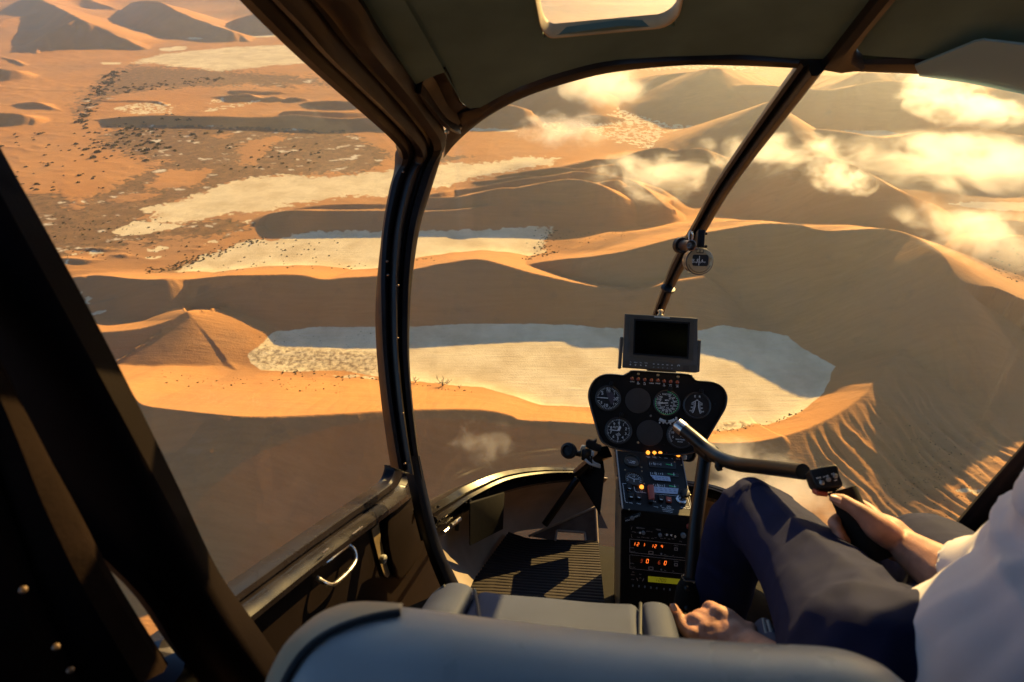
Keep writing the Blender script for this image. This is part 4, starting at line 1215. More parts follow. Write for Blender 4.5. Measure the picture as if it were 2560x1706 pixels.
# ------------------------------------------------------------------ left door: sill, inner panel and fittings
bm = nb()
sU = [(986, 1165), (985, 1180), (974, 1205), (940, 1232), (850, 1294), (750, 1364), (650, 1436), (552, 1506), (430, 1594), (300, 1690)]
sL = [(1040, 1215), (1032, 1232), (1010, 1254), (968, 1286), (880, 1348), (788, 1414), (690, 1490), (598, 1562), (480, 1654), (350, 1760)]
band(bm, [door(*p) for p in sU], [door(*p, .0) for p in sL], [(0, 0), (.04, .006), (.18, .010), (.24, .002), (.30, .004), (.36, .022), (.52, .034), (.70, .034), (.82, .024), (.9, .010), (1, .004)], 5, back=.03)
DOORF = part('door_sill', bm, mat('sill_gloss', (.010, .008, .010), .26, spec=.16, noise=.2, nscale=14, rnoise=.08), HELI)
bm = nb()
pp = [(1032, 1230), (880, 1346), (690, 1488), (480, 1652), (240, 1850), (900, 2100), (1180, 1640), (1150, 1500), (1098, 1372), (1070, 1300), (1056, 1226)]
prism(bm, [door(*p, -.002) for p in pp], -BX, .03)
DOOR = part('door_panel', bm, M_DOOR, HELI)
# raised moulding in front of the slot
bm = nb()
ml = [(982, 1254), (966, 1275), (956, 1300), (953, 1330), (957, 1370), (966, 1410), (976, 1440), (990, 1448), (1010, 1425), (1032, 1396), (1044, 1378), (1052, 1330), (1048, 1270), (1040, 1240), (1012, 1244)]
prism(bm, [door(*p, .002) for p in ml], BX, .016); bev(bm, .006, 3, 50)
part('moulding', bm, M_DOOR, DOOR)
# slot window with white catch
bm = nb()
sl = [(926, 1325), (944, 1307), (948, 1340), (958, 1390), (972, 1436), (966, 1444), (958, 1440), (944, 1400), (934, 1360)]
prism(bm, [door(*p, .001) for p in sl], BX, .003); SLOT = part('slot_strip', bm, mat('tan_strip', (.17, .125, .07), .5, noise=.2, nscale=30), DOOR)
bm = nb(); lathe(bm, door(948, 1397, .004), BX, [(.010, 0), (.012, .004), (.012, .012), (.009, .015), (.003, .015), (.002, .011), (0, .011)], 20); part('catch', bm, M_GREYP, SLOT)
bm = nb(); lathe(bm, door(1023, 1280, .018), BX, [(.0125, 0), (.0135, .003), (.0135, .007), (.011, .010), (.005, .010), (.004, .004), (0, .004)], 24); part('knob', bm, M_WHITEP, DOOR)
# grab handle
bm = nb()
tube(bm, [door(862, 1358, .004), door(864, 1372, .02), door(860, 1395, .028), (door(845, 1418, .03)), door(818, 1444, .03), door(798, 1458, .028), door(788, 1454, .02), door(786, 1444, .004)], .0052, 10)
tube(bm, [door(864, 1354, .004), door(850, 1362, .018), door(820, 1382, .022), door(796, 1404, .018), door(790, 1412, .004)], .0035, 8)
part('handle', bm, M_CHROME, DOOR)
for px, py in ((907, 1310), (902, 1334), (859, 1347), (1022, 1348), (1018, 1352), (788, 1410), (1002, 1302)):
    bm = nb(); lathe(bm, door(px, py, .0), BX, [(.003, -.002), (.003, .002), (.0015, .0035), (0, .004)], 8); part('rivet', bm, M_RIVET, DOOR)
for px, py, l in ((856, 1322, 14), (772, 1372, 8)):
    bm = nb(); a = door(px - l, py + l * .72, .036); b = door(px + l, py - l * .72, .036); tube_bm(bm, [a, b], .0016, 6); part('sill_clip', bm, M_CHROME, DOORF)
# door check strut at the hinge
bm = nb()
tube_bm(bm, [door(1082, 1352, .02), at(1112, 1330, 1.60)], .007, 10); tube_bm(bm, [at(1110, 1331, 1.595), at(1146, 1302, 1.66)], .0045, 8); tube_bm(bm, [at(1128, 1314, 1.62), at(1150, 1298, 1.66)], .0065, 10)
STRUT = part('door_strut', bm, M_CHROME, HELI)
bm = nb(); obox(bm, at(1143, 1318, 1.645), BX * .006, BY * .006, BZ * .010, .002); part('bracket', bm, M_BLACK, STRUT)
bm = nb(); tube(bm, [at(1092, 1428, 1.50), at(1104, 1412, 1.52), at(1116, 1408, 1.54)], .0022, 6); tube(bm, [at(1106, 1434, 1.5), at(1107, 1462, 1.49)], .0025, 6)
part('hinge_pin', bm, M_CHROME, HELI)
# left window pane
bm = nb()
def xhit(px, py):
    return door(px, py, -.012)
ww = [xhit(986, 1172), xhit(974, 1208), xhit(850, 1298), xhit(552, 1510), xhit(330, 1668)]
wt = [at(960, 900, 1.475), at(947, 700, 1.475), at(996, 384, 1.45), at(800, 190, 1.06), at(593, -8, .83)]
loft(bm, [ww, [(a + b) / 2 - BX * .03 for a, b in zip(ww, wt)], wt])
part('side_window_pane', bm, M_GLASS, HELI)

# post between front and rear door, close to the camera
bm = nb()
bA = [(-420, 180, .50), (-400, 420, .50), (-330, 760, .51), (-200, 1010, .53), (70, 1250, .57), (312, 1462, .62), (420, 1610, .68), (520, 1730, .74)]
bB = [(-160, 180, .50), (0, 482, .50), (130, 720, .51), (262, 962, .54), (400, 1218, .59), (540, 1476, .66), (640, 1640, .71), (720, 1760, .76)]
band(bm, [at(*p) for p in bA], [at(*p) for p in bB], [(0, 0), (.04, .004), (.2, .014), (.34, .008), (.5, .010), (.7, .012), (.88, .010), (.96, .006), (1, 0)], 5, back=.03)
part('door_post', bm, M_DOOR, HELI)
# padded rear frame further left with its screws
bm = nb()
cA_ = [(-500, 600, .42), (-380, 800, .42), (-260, 1080, .43), (-200, 1330, .45), (-200, 1560, .46), (-150, 1800, .48)]
cB_ = [(-200, 560, .47), (-40, 820, .475), (70, 1040, .49), (190, 1270, .52), (300, 1468, .57), (420, 1660, .63)]
band(bm, [at(*p) for p in cA_], [at(*p) for p in cB_], [(0, 0), (.1, .01), (.45, .012), (.56, .002), (.62, .010), (.8, .022), (.95, .012), (1, 0)], 5, back=.03)
RF = part('rear_frame', bm, mat('padded_frame', (.009, .005, .004), .85, spec=.05, noise=.35, nscale=14, bump=.4, bscale=200), HELI)
for px, py, d in ((58, 1475, .46), (140, 1618, .49), (176, 1676, .5)):
    bm = nb(); lathe(bm, at(px, py, d - .012), -ray(px, py).normalized(), [(.003, -.01), (.003, .001), (.0015, .003), (0, .003)], 10); part('screw', bm, M_RIVET, RF)
# rear door edge seen through the gap: sill with bright trim, wall below
bm = nb()
band(bm, [at(380, 1606, .70), at(410, 1604, .72), at(440, 1590, .74)], [at(430, 1716, .68), at(470, 1700, .70), at(520, 1665, .73)], [(0, .0), (.1, .012), (.2, .004), (.42, .004), (.5, .022), (.72, .03), (.9, .02), (1, 0)], 4, back=.03)
part('rear_door_sill', bm, mat('sill_gloss_rear', (.05, .045, .055), .3, coat=.3), HELI)

# rear and right side of the cabin (out of the picture, shade the inside)
bm = nb()
prism(bm, [body(-.56, -.9, -.85), body(1.02, -.9, -.85), body(1.02, -.9, .66), body(-.56, -.9, .52)], -BY, .03)
part('rear_bulkhead', bm, M_LINING, HELI)
bm = nb()
prism(bm, [body(-.56, -.9, -.84), body(-.56, .62, -.84), body(-.56, .62, -.42), body(-.56, -.9, -.40)], -BX, .03)
part('rear_door_panel', bm, M_DOOR, HELI)
bm = nb()
prism(bm, [body(1.0, -.9, -.84), body(1.0, 1.2, -.84), body(1.0, 1.2, -.36), body(1.0, -.9, -.36)], BX, .03)
part('right_door_panel', bm, M_DOOR, HELI)
bm = nb(); prism(bm, [body(-.53, -.9, .2), body(-.53, -.55, .2), body(-.50, -.55, .54), body(-.50, -.9, .54)], -BX, .02); part('rear_quarter_panel', bm, M_DOOR, HELI)
bm = nb(); prism(bm, [body(1.0, -.9, -.36), body(1.0, -.3, -.36), body(.94, -.3, .6), body(.94, -.9, .6)], BX, .02); part('rear_quarter_panel', bm, M_DOOR, HELI)
# right door frame rising at the lower right
bm = nb()
A = [(2240, 1486, 1.30), (2350, 1364, 1.18), (2450, 1252, 1.10), (2552, 1137, 1.04), (2700, 970, .97), (2860, 760, .93), (2960, 500, .92), (2960, 230, .95)]
Bq = [(2330, 1520, 1.22), (2430, 1430, 1.10), (2520, 1330, 1.02), (2620, 1210, .97), (2790, 1020, .90), (2950, 800, .87), (3060, 510, .87), (3040, 210, .90)]
band(bm, [at(*p) for p in A], [at(*p) for p in Bq], prof, 5)
part('right_door_frame', bm, M_TRIM, HELI)
bm = nb(); Q_ = spline([at(*p) for p in Bq[:5]], 3)
loft(bm, [[q + BX * .01 for q in Q_], [q + BX * .03 - BZ * .25 for q in Q_], [q + BX * .03 - BZ * .6 for q in Q_]])
part('right_front_panel', bm, M_DOOR, HELI)

# windshield panes
def pane(top, bot, bulge):
    bm = nb(); a, b = spline(top, 5), spline(bot, 5)
    rows = []
    for q in np.linspace(0, 1, 9):
        q = float(q); rows.append([x + (y - x) * q + BY * bulge * math.sin(q * 3.14159) for x, y in zip(a, b)])
    loft(bm, rows); return bm
tl = [at(1085, 470, 1.52), roof(1142, 350), roof(1252, 256), roof(1435, 186), roof(1710, 150), roof(1900, 154), roof(2030, 160)]
bl = [at(1050, 1140, 1.53), at(1078, 1280, 1.60), at(1160, 1222, 1.80), at(1270, 1185, 1.96), at(1400, 1172, 2.08), at(1520, 1180, 2.12), at(1600, 1180, 2.14)]
part('windshield_pane', pane(tl, bl, .05), M_GLASS, HELI)
tr_ = [roof(2034, 160), roof(2150, 168), roof(2285, 174), roof(2420, 184), roof(2560, 204), roof(2760, 256), at(2980, 320, .96)]
br_ = [at(1602, 1180, 2.14), at(1700, 1200, 2.12), at(1850, 1242, 1.96), at(2000, 1296, 1.76), at(2180, 1380, 1.52), at(2340, 1440, 1.36), at(2400, 1380, 1.16)]
part('windshield_pane', pane(tr_, br_, .05), M_GLASS, HELI)

# smoky sun visor under the right roof
sv = thing('sun_visor', 'smoky blue acrylic sun visor hanging under the roof at upper right', 'sun visor', roof(2420, 150, -.03))
bm = nb(); prism(bm, [roof(2288, 151, -.012), roof(2300, 172, -.016), roof(2420, 183, -.02), roof(2640, 215, -.03), roof(2660, 80, -.03), roof(2560, 77, -.025), roof(2462, 73, -.02), roof(2440, 80, -.018)], BZ, .004)
part('visor_pane', bm, M_VISOR, sv)
bm = nb(); tube_bm(bm, [roof(2320, 166, -.012), roof(2420, 120, -.013), roof(2560, 128, -.02)], .003, 6); part('visor_rod', bm, M_SATIN, sv)
# ------------------------------------------------------------------ instrument panel
PN = (-BY * math.cos(R(8)) + BZ * math.sin(R(8))).normalized()
PP = Pl(at(1640, 1030, 1.80), PN)
IP = thing('instrument_panel', 'black mushroom-shaped instrument panel with round gauges below the monitor', 'instrument panel', PP.hit(1640, 1130))
out = [(1558, 937), (1571, 930), (1584, 925), (1650, 929), (1721, 934), (1733, 943), (1744, 950), (1780, 953), (1799, 961), (1812, 974), (1819, 994), (1815, 1020), (1802, 1044), (1786, 1071), (1769, 1100), (1757, 1120), (1738, 1132), (1700, 1139), (1640, 1139), (1590, 1134), (1544, 1126), (1521, 1118), (1504, 1106), (1494, 1087), (1483, 1049), (1473, 1012), (1469, 988), (1474, 966), (1487, 947), (1507, 936), (1528, 934)]
def ring_out(P, ins):
    c = (sum(p[0] for p in P) / len(P), sum(p[1] for p in P) / len(P))
    r = []
    n = len(P)
    for i in range(n):
        a, b = P[i - 1], P[(i + 1) % n]
        tx, ty = b[0] - a[0], b[1] - a[1]; l = math.hypot(tx, ty)
        nx, ny = -ty / l, tx / l                    # inward for clockwise on screen
        r.append((P[i][0] + nx * ins, P[i][1] + ny * ins))
    return r
def sm(P, n=3):
    return [(v.x, v.y) for v in spline([Vector((p[0], p[1], 0)) for p in P + [P[0]]], n)][:-1]
O2 = sm(out, 3)
bm = nb()
rows = [[PP.hit(*p, -.10) for p in ring_out(O2, 7)], [PP.hit(*p, -.012) for p in O2], [PP.hit(*p, .004) for p in ring_out(O2, .5)], [PP.hit(*p, .009) for p in ring_out(O2, 2.5)], [PP.hit(*p, .007) for p in ring_out(O2, 5)], [PP.hit(*p, .0) for p in ring_out(O2, 6)]]
loft(bm, rows, True)
part('rim', bm, mat('panel_rim', (.014, .012, .011), .35, coat=.2), IP, sharp=60)
bm = nb(); f = bm.faces.new([bm.verts.new(PP.hit(*p, .0)) for p in ring_out(O2, 5.5)]); part('panel_face', bm, M_PANEL, IP, False)
bm = nb(); f = bm.faces.new([bm.verts.new(PP.hit(*p, -.099)) for p in ring_out(O2, 7)]); part('back_cover', bm, M_MATTE, IP, False)

def pxm(pl, px, py): return pl.d(px, py) / FPX          # metres per photo pixel there

def flat_part(name, fill, m, parent):
    bm = nb(); fill(bm); return part(name, bm, m, parent, False)

def gauge(px, py, r, kind):
    k = pxm(PP, px, py); rr = r * k; c = PP.hit(px, py)
    bm = nb(); lathe(bm, c, PP.n, [(rr * 1.0, .0005), (rr * 1.09, .0012), (rr * 1.09, .004), (rr * 1.02, .0052), (rr * .97, .004), (rr * .95, .0012)], 40, PP.ex)
    g = part('gauge', bm, mat('bezel', (.03, .024, .02), .4, coat=.2) if 'bezel' not in bpy.data.materials else bpy.data.materials['bezel'], IP)
    bm = nb(); lathe(bm, c, PP.n, [(rr * .97, .0006), (rr * .97, .0013), (0, .0013)], 40, PP.ex); part('dial', bm, M_DIAL, g)
    def P(ang, q, off=.0019):       # ang clockwise from the top
        a = R(ang); return c + PP.n * off + (PP.ex * math.sin(a) + PP.ey * math.cos(a)) * (rr * q)
    def ticks(bm, a0, a1, n, q0, q1, w):
        for i in range(n):
            a = a0 + (a1 - a0) * i / max(n - 1, 1)
            d = (P(a, 1) - P(a, 0)).normalized(); e = PP.n.cross(d)
            quad(bm, (P(a, q0) + P(a, q1)) / 2, e, d, w * rr, (q1 - q0) * rr)
    def nums(bm, lst, q, h):
        for s, a in lst: put_text(bm, s, P(a, q), PP.ex, PP.ey, h * rr)
    def needle(ang, l, w, tail=.15):
        bm = nb(); d = (P(ang, 1) - P(ang, 0)).normalized(); e = PP.n.cross(d)
        o = c + PP.n * .003
        v = [bm.verts.new(q) for q in (o - d * rr * tail - e * rr * w, o + d * rr * l * .75 - e * rr * w, o + d * rr * l, o + d * rr * l * .75 + e * rr * w, o - d * rr * tail + e * rr * w)]
        bm.faces.new(v); part('needle', bm, M_PRINT, g, False)
    def arc(bm, a0, a1, q0, q1, n=40):
        rows = [[P(a0 + (a1 - a0) * i / n, q0) for i in range(n + 1)], [P(a0 + (a1 - a0) * i / n, q1) for i in range(n + 1)]]; loft(bm, rows)
    if kind == 'climb':
        def fill(bm):
            ticks(bm, -90, 250, 41, .80, .93, .03); ticks(bm, -90, 250, 9, .72, .93, .05)
            nums(bm, [('10', 0), ('20', 90), ('10', 190), ('5', 308)], .62, .26); nums(bm, [('1', 50), ('1', 132), ('5', 232)], .66, .20)
        flat_part('lettering', fill, M_PRINT, g); needle(-90, .80, .035, .0)
        def fl(bm): arc(bm, -20, 150, .0, .60, 20)
        flat_part('dial_window', fl, mat('dial_violet', (.075, .062, .085), .35) if 'dial_violet' not in bpy.data.materials else bpy.data.materials['dial_violet'], g)
    if kind == 'speed':
        def fill(bm):
            ticks(bm, 15, 320, 28, .82, .93, .03)
            nums(bm, [('20', 18), ('30', 48), ('40', 76), ('50', 104), ('60', 130), ('70', 154), ('80', 178), ('90', 204), ('100', 228), ('110', 252), ('120', 272), ('130', 292), ('140', 312)], .70, .15)
            nums(bm, [('KNOTS', -8)], .72, .13)
            ticks(bm, 20, 300, 22, .50, .57, .03); nums(bm, [('40', 30), ('60', 80), ('80', 120), ('100', 170), ('120', 215), ('140', 270)], .42, .11)
            put_text(bm, 'MPH', c + PP.n * .0019 + PP.ey * rr * .22, PP.ex, PP.ey, rr * .12); put_text(bm, 'TAS', c + PP.n * .0019 - PP.ey * rr * .2, PP.ex, PP.ey, rr * .11)
        flat_part('lettering', fill, M_PRINT, g)
        flat_part('green_arc', lambda bm: arc(bm, 0, 290, .915, .995, 60), M_GREENP, g); needle(-97, .84, .04, .1)
        flat_part('inner_arc', lambda bm: arc(bm, 10, 310, .575, .60, 50), M_PRINT, g)
    if kind == 'rotor':
        def fill(bm):
            put_text(bm, 'E', c + PP.n * .0019 + PP.ey * rr * .72 - PP.ex * rr * .17, PP.ex, PP.ey, rr * .17); put_text(bm, 'R', c + PP.n * .0019 + PP.ey * rr * .72 + PP.ex * rr * .2, PP.ex, PP.ey, rr * .17)
            for sx in (-1, 1):
                pts = [(sx * (.05 + .40 * max(0, (t - .25)) ** 1.6 + .10 * (1 - t)), .36 - t * 1.0) for t in np.linspace(0, 1, 12)]
                for (x0, y0), (x1, y1) in zip(pts[:-1], pts[1:]):
                    a = c + PP.n * .0019 + PP.ex * x0 * rr + PP.ey * y0 * rr; b = c + PP.n * .0019 + PP.ex * x1 * rr + PP.ey * y1 * rr
                    d = (b - a); e = PP.n.cross(d.normalized()); quad(bm, (a + b) / 2, e, d.normalized(), rr * .05, d.length)
                for j in range(9):
                    x0, y0 = pts[j + 2]; quad(bm, c + PP.n * .002 + PP.ex * (x0 + sx * .10) * rr + PP.ey * y0 * rr, PP.ex, PP.ey, rr * .11, rr * .035)
                    if j % 3 == 1: put_text(bm, ('60', '80', '100')[j // 3], c + PP.n * .002 + PP.ex * (x0 + sx * .24) * rr + PP.ey * y0 * rr, PP.ex, PP.ey, rr * .10)
        flat_part('lettering', fill, M_PRINT, g)
        for a0, sx in ((52, 1), (-52, -1)):
            bm = nb(); o = c + PP.n * .003 + PP.ey * rr * .42; d = (PP.ex * sx * .84 - PP.ey * .5).normalized(); e = PP.n.cross(d)
            quad(bm, o + d * rr * .2, e, d, rr * .035, rr * .55); part('needle', bm, M_PRINT, g, False)
    if kind == 'altitude':
        def fill(bm):
            ticks(bm, 0, 352.8, 50, .82, .92, .025); ticks(bm, 0, 324, 10, .78, .93, .05)
            nums(bm, [(str(i), 36 * i) for i in range(10)], .62, .21)
            put_text(bm, 'ALT', c + PP.n * .0019 + PP.ey * rr * .26 - PP.ex * rr * .26, PP.ex, PP.ey, rr * .16)
            for i in range(3): quad(bm, c + PP.n * .0019 - PP.ey * rr * .32 + (PP.ex * .08 + PP.ey * .05) * rr * (i - 1) * 1.2, (PP.ex + PP.ey).normalized(), (PP.ey - PP.ex).normalized(), rr * .05, rr * .26)
        flat_part('lettering', fill, M_PRINT, g); needle(-90, .80, .035, .0); needle(4, .84, .02, .0); needle(20, .42, .10, .0)
    if kind == 'manifold':
        def fill(bm):
            ticks(bm, -130, 130, 40, .80, .92, .03); nums(bm, [('5', -110), ('10', -76), ('15', -45), ('20', -10), ('25', 30), ('30', 65), ('35', 100)], .62, .17)
            put_text(bm, 'MAN PRESS', c + PP.n * .0019 - PP.ey * rr * .36, PP.ex, PP.ey, rr * .10); put_text(bm, 'IN HG', c + PP.n * .0019 - PP.ey * rr * .54, PP.ex, PP.ey, rr * .10)
        flat_part('lettering', fill, M_PRINT, g); needle(-20, .75, .035)
gauge(1520, 996, 29.5, 'climb'); gauge(1667, 1008, 30, 'speed'); gauge(1742, 1014, 31, 'rotor'); gauge(1546, 1077, 31, 'altitude'); gauge(1701, 1088, 31, 'manifold')
for px, py, r in ((1595, 1002, 31), (1624, 1083, 31.5)):
    k = pxm(PP, px, py); bm = nb(); lathe(bm, PP.hit(px, py), PP.n, [(r * k, 0), (r * k * 1.02, .002), (r * k, .0035), (r * k * .97, .0038), (0, .0038)], 40, PP.ex); part('blank_cover', bm, M_BLANK, IP)
for px, py in ((1528, 961), (1675, 972), (1752, 979), (1553, 1038)):
    k = pxm(PP, px, py); bm = nb(); obox(bm, PP.hit(px, py, .006), PP.ex * 5 * k, PP.ey * 5.5 * k, PP.n * .007, .003, 2); part('post_light', bm, M_CONSOLE, IP)
ann = [(1580, 947), (1595.5, 948.5), (1611.5, 949.8), (1628.5, 951), (1644.5, 951.5), (1660, 953.5), (1676.5, 954.8), (1693, 956)]
cap = ['CLUTCH', 'MR TEMP', 'MR CHIP', 'CARBON', 'STARTER', 'TR CHIP', 'LOW FUEL', 'LOW RPM']
bm2 = nb()
for (px, py), s in zip(ann, cap):
    k = pxm(PP, px, py); bm = nb(); lathe(bm, PP.hit(px, py), PP.n, [(4.9 * k, 0), (4.9 * k, .002), (4.4 * k, .0045), (2.5 * k, .006), (0, .0065)], 16, PP.ex); part('warning_light', bm, M_AMBERD, IP)
    w = s.split(' ')
    for i, t in enumerate(w): put_text(bm2, t, PP.hit(px, py + 7.6 + i * 4, .0012), PP.ex, PP.ey, 2.5 * k, .8)
part('lettering', bm2, M_PRINT, IP, False)
for px, py, r, m in ((1596, 935, 3.4, M_GOLD), (1645, 938, 3.6, M_GOLD), (1695, 942, 3.6, M_GOLD), (1627, 1040, 2.6, M_CHROME), (1621, 1031, 2.2, M_TRIM), (1595, 1107, 3, M_GOLD), (1500, 1030, 2.2, M_TRIM), (1786, 1010, 2.2, M_TRIM), (1660, 1112, 2.2, M_TRIM)):
    k = pxm(PP, px, py); bm = nb(); lathe(bm, PP.hit(px, py), PP.n, [(r * k, 0), (r * k, .002), (r * k * .6, .0035), (0, .0036)], 12, PP.ex); part('screw', bm, m, IP)
# slip indicator
k = pxm(PP, 1667, 1050); bm = nb()
pts = [PP.hit(1648 + t * 38, 1049 + 6 * (1 - (2 * t - 1) ** 2) - 1 + t * 2, .003) for t in np.linspace(0, 1, 9)]
tube_bm(bm, pts, 4.0 * k, 10); SLIP = part('slip_indicator', bm, mat('white_tube', (.62, .66, .66), .25, coat=.5), IP)
bm = nb(); lathe(bm, PP.hit(1667, 1054, .004), PP.n, [(3.6 * k, .001), (3.4 * k, .004), (0, .0065)], 14, PP.ex); part('ball', bm, M_BLACK, SLIP)
bm = nb()
for i in range(5): quad(bm, PP.hit(1649 + i * 9, 1057 + i * .8, .0022), PP.ex, PP.ey, 3 * k, 4 * k)
part('lettering', bm, M_PRINT, SLIP, False)
bm = nb(); obox(bm, PP.hit(1690, 1047, .004), PP.ex * 2.2 * k, PP.ey * 4 * k, PP.n * .003, .0008, 1); part('end_cap', bm, M_WHITEP, SLIP)

# ------------------------------------------------------------------ video monitor on top of the panel
MNn = (-BY * math.cos(R(5)) + BZ * math.sin(R(5)) + BX * .04).normalized()
MP = Pl(at(1650, 860, 1.72), MNn)
MO = thing('video_monitor', 'flat bronze-grey video monitor with blank black screen mounted above the instrument panel', 'monitor', MP.hit(1650, 930))
k = pxm(MP, 1650, 860)
mo = [(1562, 784), (1745, 796), (1744, 935), (1556, 922)]
bm = nb(); prism(bm, [MP.hit(*p) for p in [(1562, 784), (1745, 796), (1744, 932), (1557, 919)]], -MP.n, .028); bev(bm, .003, 2); part('case', bm, M_MONITOR, MO)
def frame_plate(bm, outp, inp, pl, h0, h1):
    """a raised frame between two outlines"""
    o0 = [pl.hit(*p, h0) for p in outp]; o1 = [pl.hit(*p, h1) for p in outp]; i1 = [pl.hit(*p, h1) for p in inp]; i0 = [pl.hit(*p, h0) for p in inp]
    loft(bm, [o0, o1, i1, i0], True)
scr = [(1589, 802), (1720, 810), (1717, 893), (1586, 883)]
fr1 = [(1585, 797), (1725, 806), (1721, 898), (1582, 887)]
fr2 = [(1575, 792), (1735, 802), (1732, 903), (1572, 890)]
bm = nb(); frame_plate(bm, fr2, fr1, MP, 0, .0025); part('bezel', bm, M_MONITOR, MO, False)
bm = nb(); frame_plate(bm, fr1, scr, MP, 0, .0012); part('bezel', bm, M_BLACK, MO, False)
bm = nb(); bm.faces.new([bm.verts.new(MP.hit(*p, .0006)) for p in scr]); part('screen', bm, M_SCREEN, MO, False)
bm = nb(); prism(bm, [MP.hit(*p, .0) for p in [(1558, 901), (1744, 914), (1744, 931), (1557, 918)]], MP.n, .003); bev(bm, .001, 1); STR = part('button_strip', bm, M_MONITOR, MO)
for i in range(4):
    bm = nb(); px = 1575.5 + i * 13; py = 912 + i * .9; lathe(bm, MP.hit(px, py, .003), MP.n, [(1.8 * k, 0), (1.8 * k, .0012), (0, .0016)], 10, MP.ex); part('button', bm, M_WHITEP, STR)
for i in range(5):
    bm = nb(); px = 1634 + i * 11.3; py = 916.5 + i * .8; lathe(bm, MP.hit(px, py + 2, .003), MP.n, [(1.6 * k, 0), (1.6 * k, .0012), (0, .0016)], 10, MP.ex); part('button', bm, M_GREYP, STR)
bm = nb()
for i, s in enumerate(('AV', 'MENU', 'VOL', 'PWR')): put_text(bm, s, MP.hit(1576 + i * 13, 905.5 + i * .9, .0033), MP.ex, MP.ey, 2.0 * k, 1.1)
for i in range(5): quad(bm, MP.hit(1634 + i * 11.3, 910.5 + i * .8, .0033), MP.ex, MP.ey, 4 * k, 1.4 * k)
for a in range(0, 181, 20): quad(bm, MP.hit(1696 - 2.6 * math.cos(R(a)), 916 - 3 * math.sin(R(a)), .0033), MP.ex, MP.ey, 1.2 * k, 1.2 * k)
part('lettering', bm, M_PRINT, STR, False)
bm = nb()
for i in range(6):
    for j in range(5): quad(bm, MP.hit(1708 + i * 2.6, 916 + j * 2.4 + i * .2, .0033), MP.ex, MP.ey, 1.3 * k, 1.2 * k)
part('speaker_grille', bm, M_BLACK, STR, False)
bm = nb(); quad(bm, MP.hit(1655, 793.5, .0006), MP.ex, MP.ey, 38 * k, 4 * k); part('name_plate', bm, mat('pale_plate', (.75, .66, .52), .4), MO, False)
for px, py in ((1575, 867), (1727, 879)):
    bm = nb(); quad(bm, MP.hit(px, py, .0006), MP.ex, MP.ey, 2.4 * k, 9 * k); part('slot', bm, M_BLACK, MO, False)
for px in (1552, 1747):
    bm = nb(); obox(bm, MP.hit(px, 882 if px < 1600 else 890, -.012), MP.ex * 4 * k, MP.ey * 40 * k, MP.n * .012, .002, 1); part('mount_bracket', bm, M_MONITOR, MO)
bm = nb(); lathe(bm, MP.hit(1652, 789, -.014), BZ, [(.010, -.01), (.010, .004), (.006, .006), (.006, .012), (.009, .013), (.009, .018), (.004, .020), (0, .021)], 14); part('thumb_screw', bm, M_GOLD, MO)
bm = nb(); obox(bm, PP.hit(1655, 932, -.03), PP.ex * .045, PP.ey * .02, PP.n * .02, .003, 1); part('foot', bm, M_BLACK, MO)

# ------------------------------------------------------------------ compass and lamp on the windshield post
KC = at(1749, 654, 1.64)
kn = (-ray(1749, 654).normalized() + BX * .22 - BZ * .02).normalized()
KP = Pl(KC, kn)
k = pxm(KP, 1749, 654)
CO = thing('compass', 'round brass-faced magnetic compass hanging on the windshield post', 'compass', KC)
bm = nb(); lathe(bm, KC, kn, [(22 * k, -.075), (31 * k, -.070), (33 * k, -.05), (33 * k, -.030), (30 * k, -.028), (30 * k, -.022), (34 * k, -.020), (34 * k, -.002), (32.5 * k, .0), (0, 0)], 40, KP.ex); part('housing', bm, mat('compass_body', (.045, .040, .040), .35, coat=.3), CO)
bm = nb(); lathe(bm, KC, kn, [(31 * k, .0), (31.5 * k, .0025), (24 * k, .0035), (23.5 * k, .002)], 40, KP.ex); part('face_ring', bm, M_GOLD, CO)
bm = nb(); lathe(bm, KC, kn, [(24 * k, .0012), (0, .0016)], 32, KP.ex); part('face_plate', bm, M_GOLD, CO)
bm = nb(); prism(bm, [KP.hit(*p, .0018) for p in ((1731, 640), (1734, 637), (1767, 637), (1771, 641), (1770, 662), (1766, 666), (1733, 665), (1730, 661))], kn, .0015); part('window', bm, M_DIAL, CO, False)
bm = nb()
put_text(bm, '12', KP.hit(1732.5, 650.5, .0037), KP.ex, KP.ey, 5.4 * k, .8); put_text(bm, 'E', KP.hit(1743.5, 650.5, .0037), KP.ex, KP.ey, 5.4 * k); put_text(bm, '6', KP.hit(1755, 651.5, .0037), KP.ex, KP.ey, 5.4 * k)
for i in range(17): quad(bm, KP.hit(1730.5 + i * 2, 655.6 + (i % 5 == 0) * .4, .0037), KP.ex, KP.ey, .8 * k, (2.4 if i % 5 else 3.6) * k)
quad(bm, KP.hit(1747.2, 652, .0038), KP.ex, KP.ey, 1.4 * k, 24 * k)
part('lettering', bm, M_PRINT, CO, False)
bm = nb()
for i in range(34):
    a = R(200 + 140 * i / 33); quad(bm, KC + kn * .0037 + (KP.ex * math.cos(a) + KP.ey * math.sin(a)) * 27.5 * k, (KP.ex * -math.sin(a) + KP.ey * math.cos(a)), (KP.ex * math.cos(a) + KP.ey * math.sin(a)), 1.1 * k, 2.6 * k)
part('scale_ring', bm, M_BLACK, CO, False)
for px, py in ((1724, 645), (1777, 648)):
    bm = nb(); lathe(bm, KP.hit(px, py, .0025), kn, [(4 * k, 0), (4 * k, .002), (1.9 * k, .0022), (1.6 * k, .001), (0, .001)], 14, KP.ex); part('screw', bm, M_GOLD, CO)
bm = nb(); obox(bm, KP.hit(1750, 628, .0), KP.ex * 9 * k, KP.ey * 5.5 * k, kn * .006, .0015, 1); part('light_cap', bm, mat('brass_dark', (.20, .15, .09), .4, metal=.6), CO)
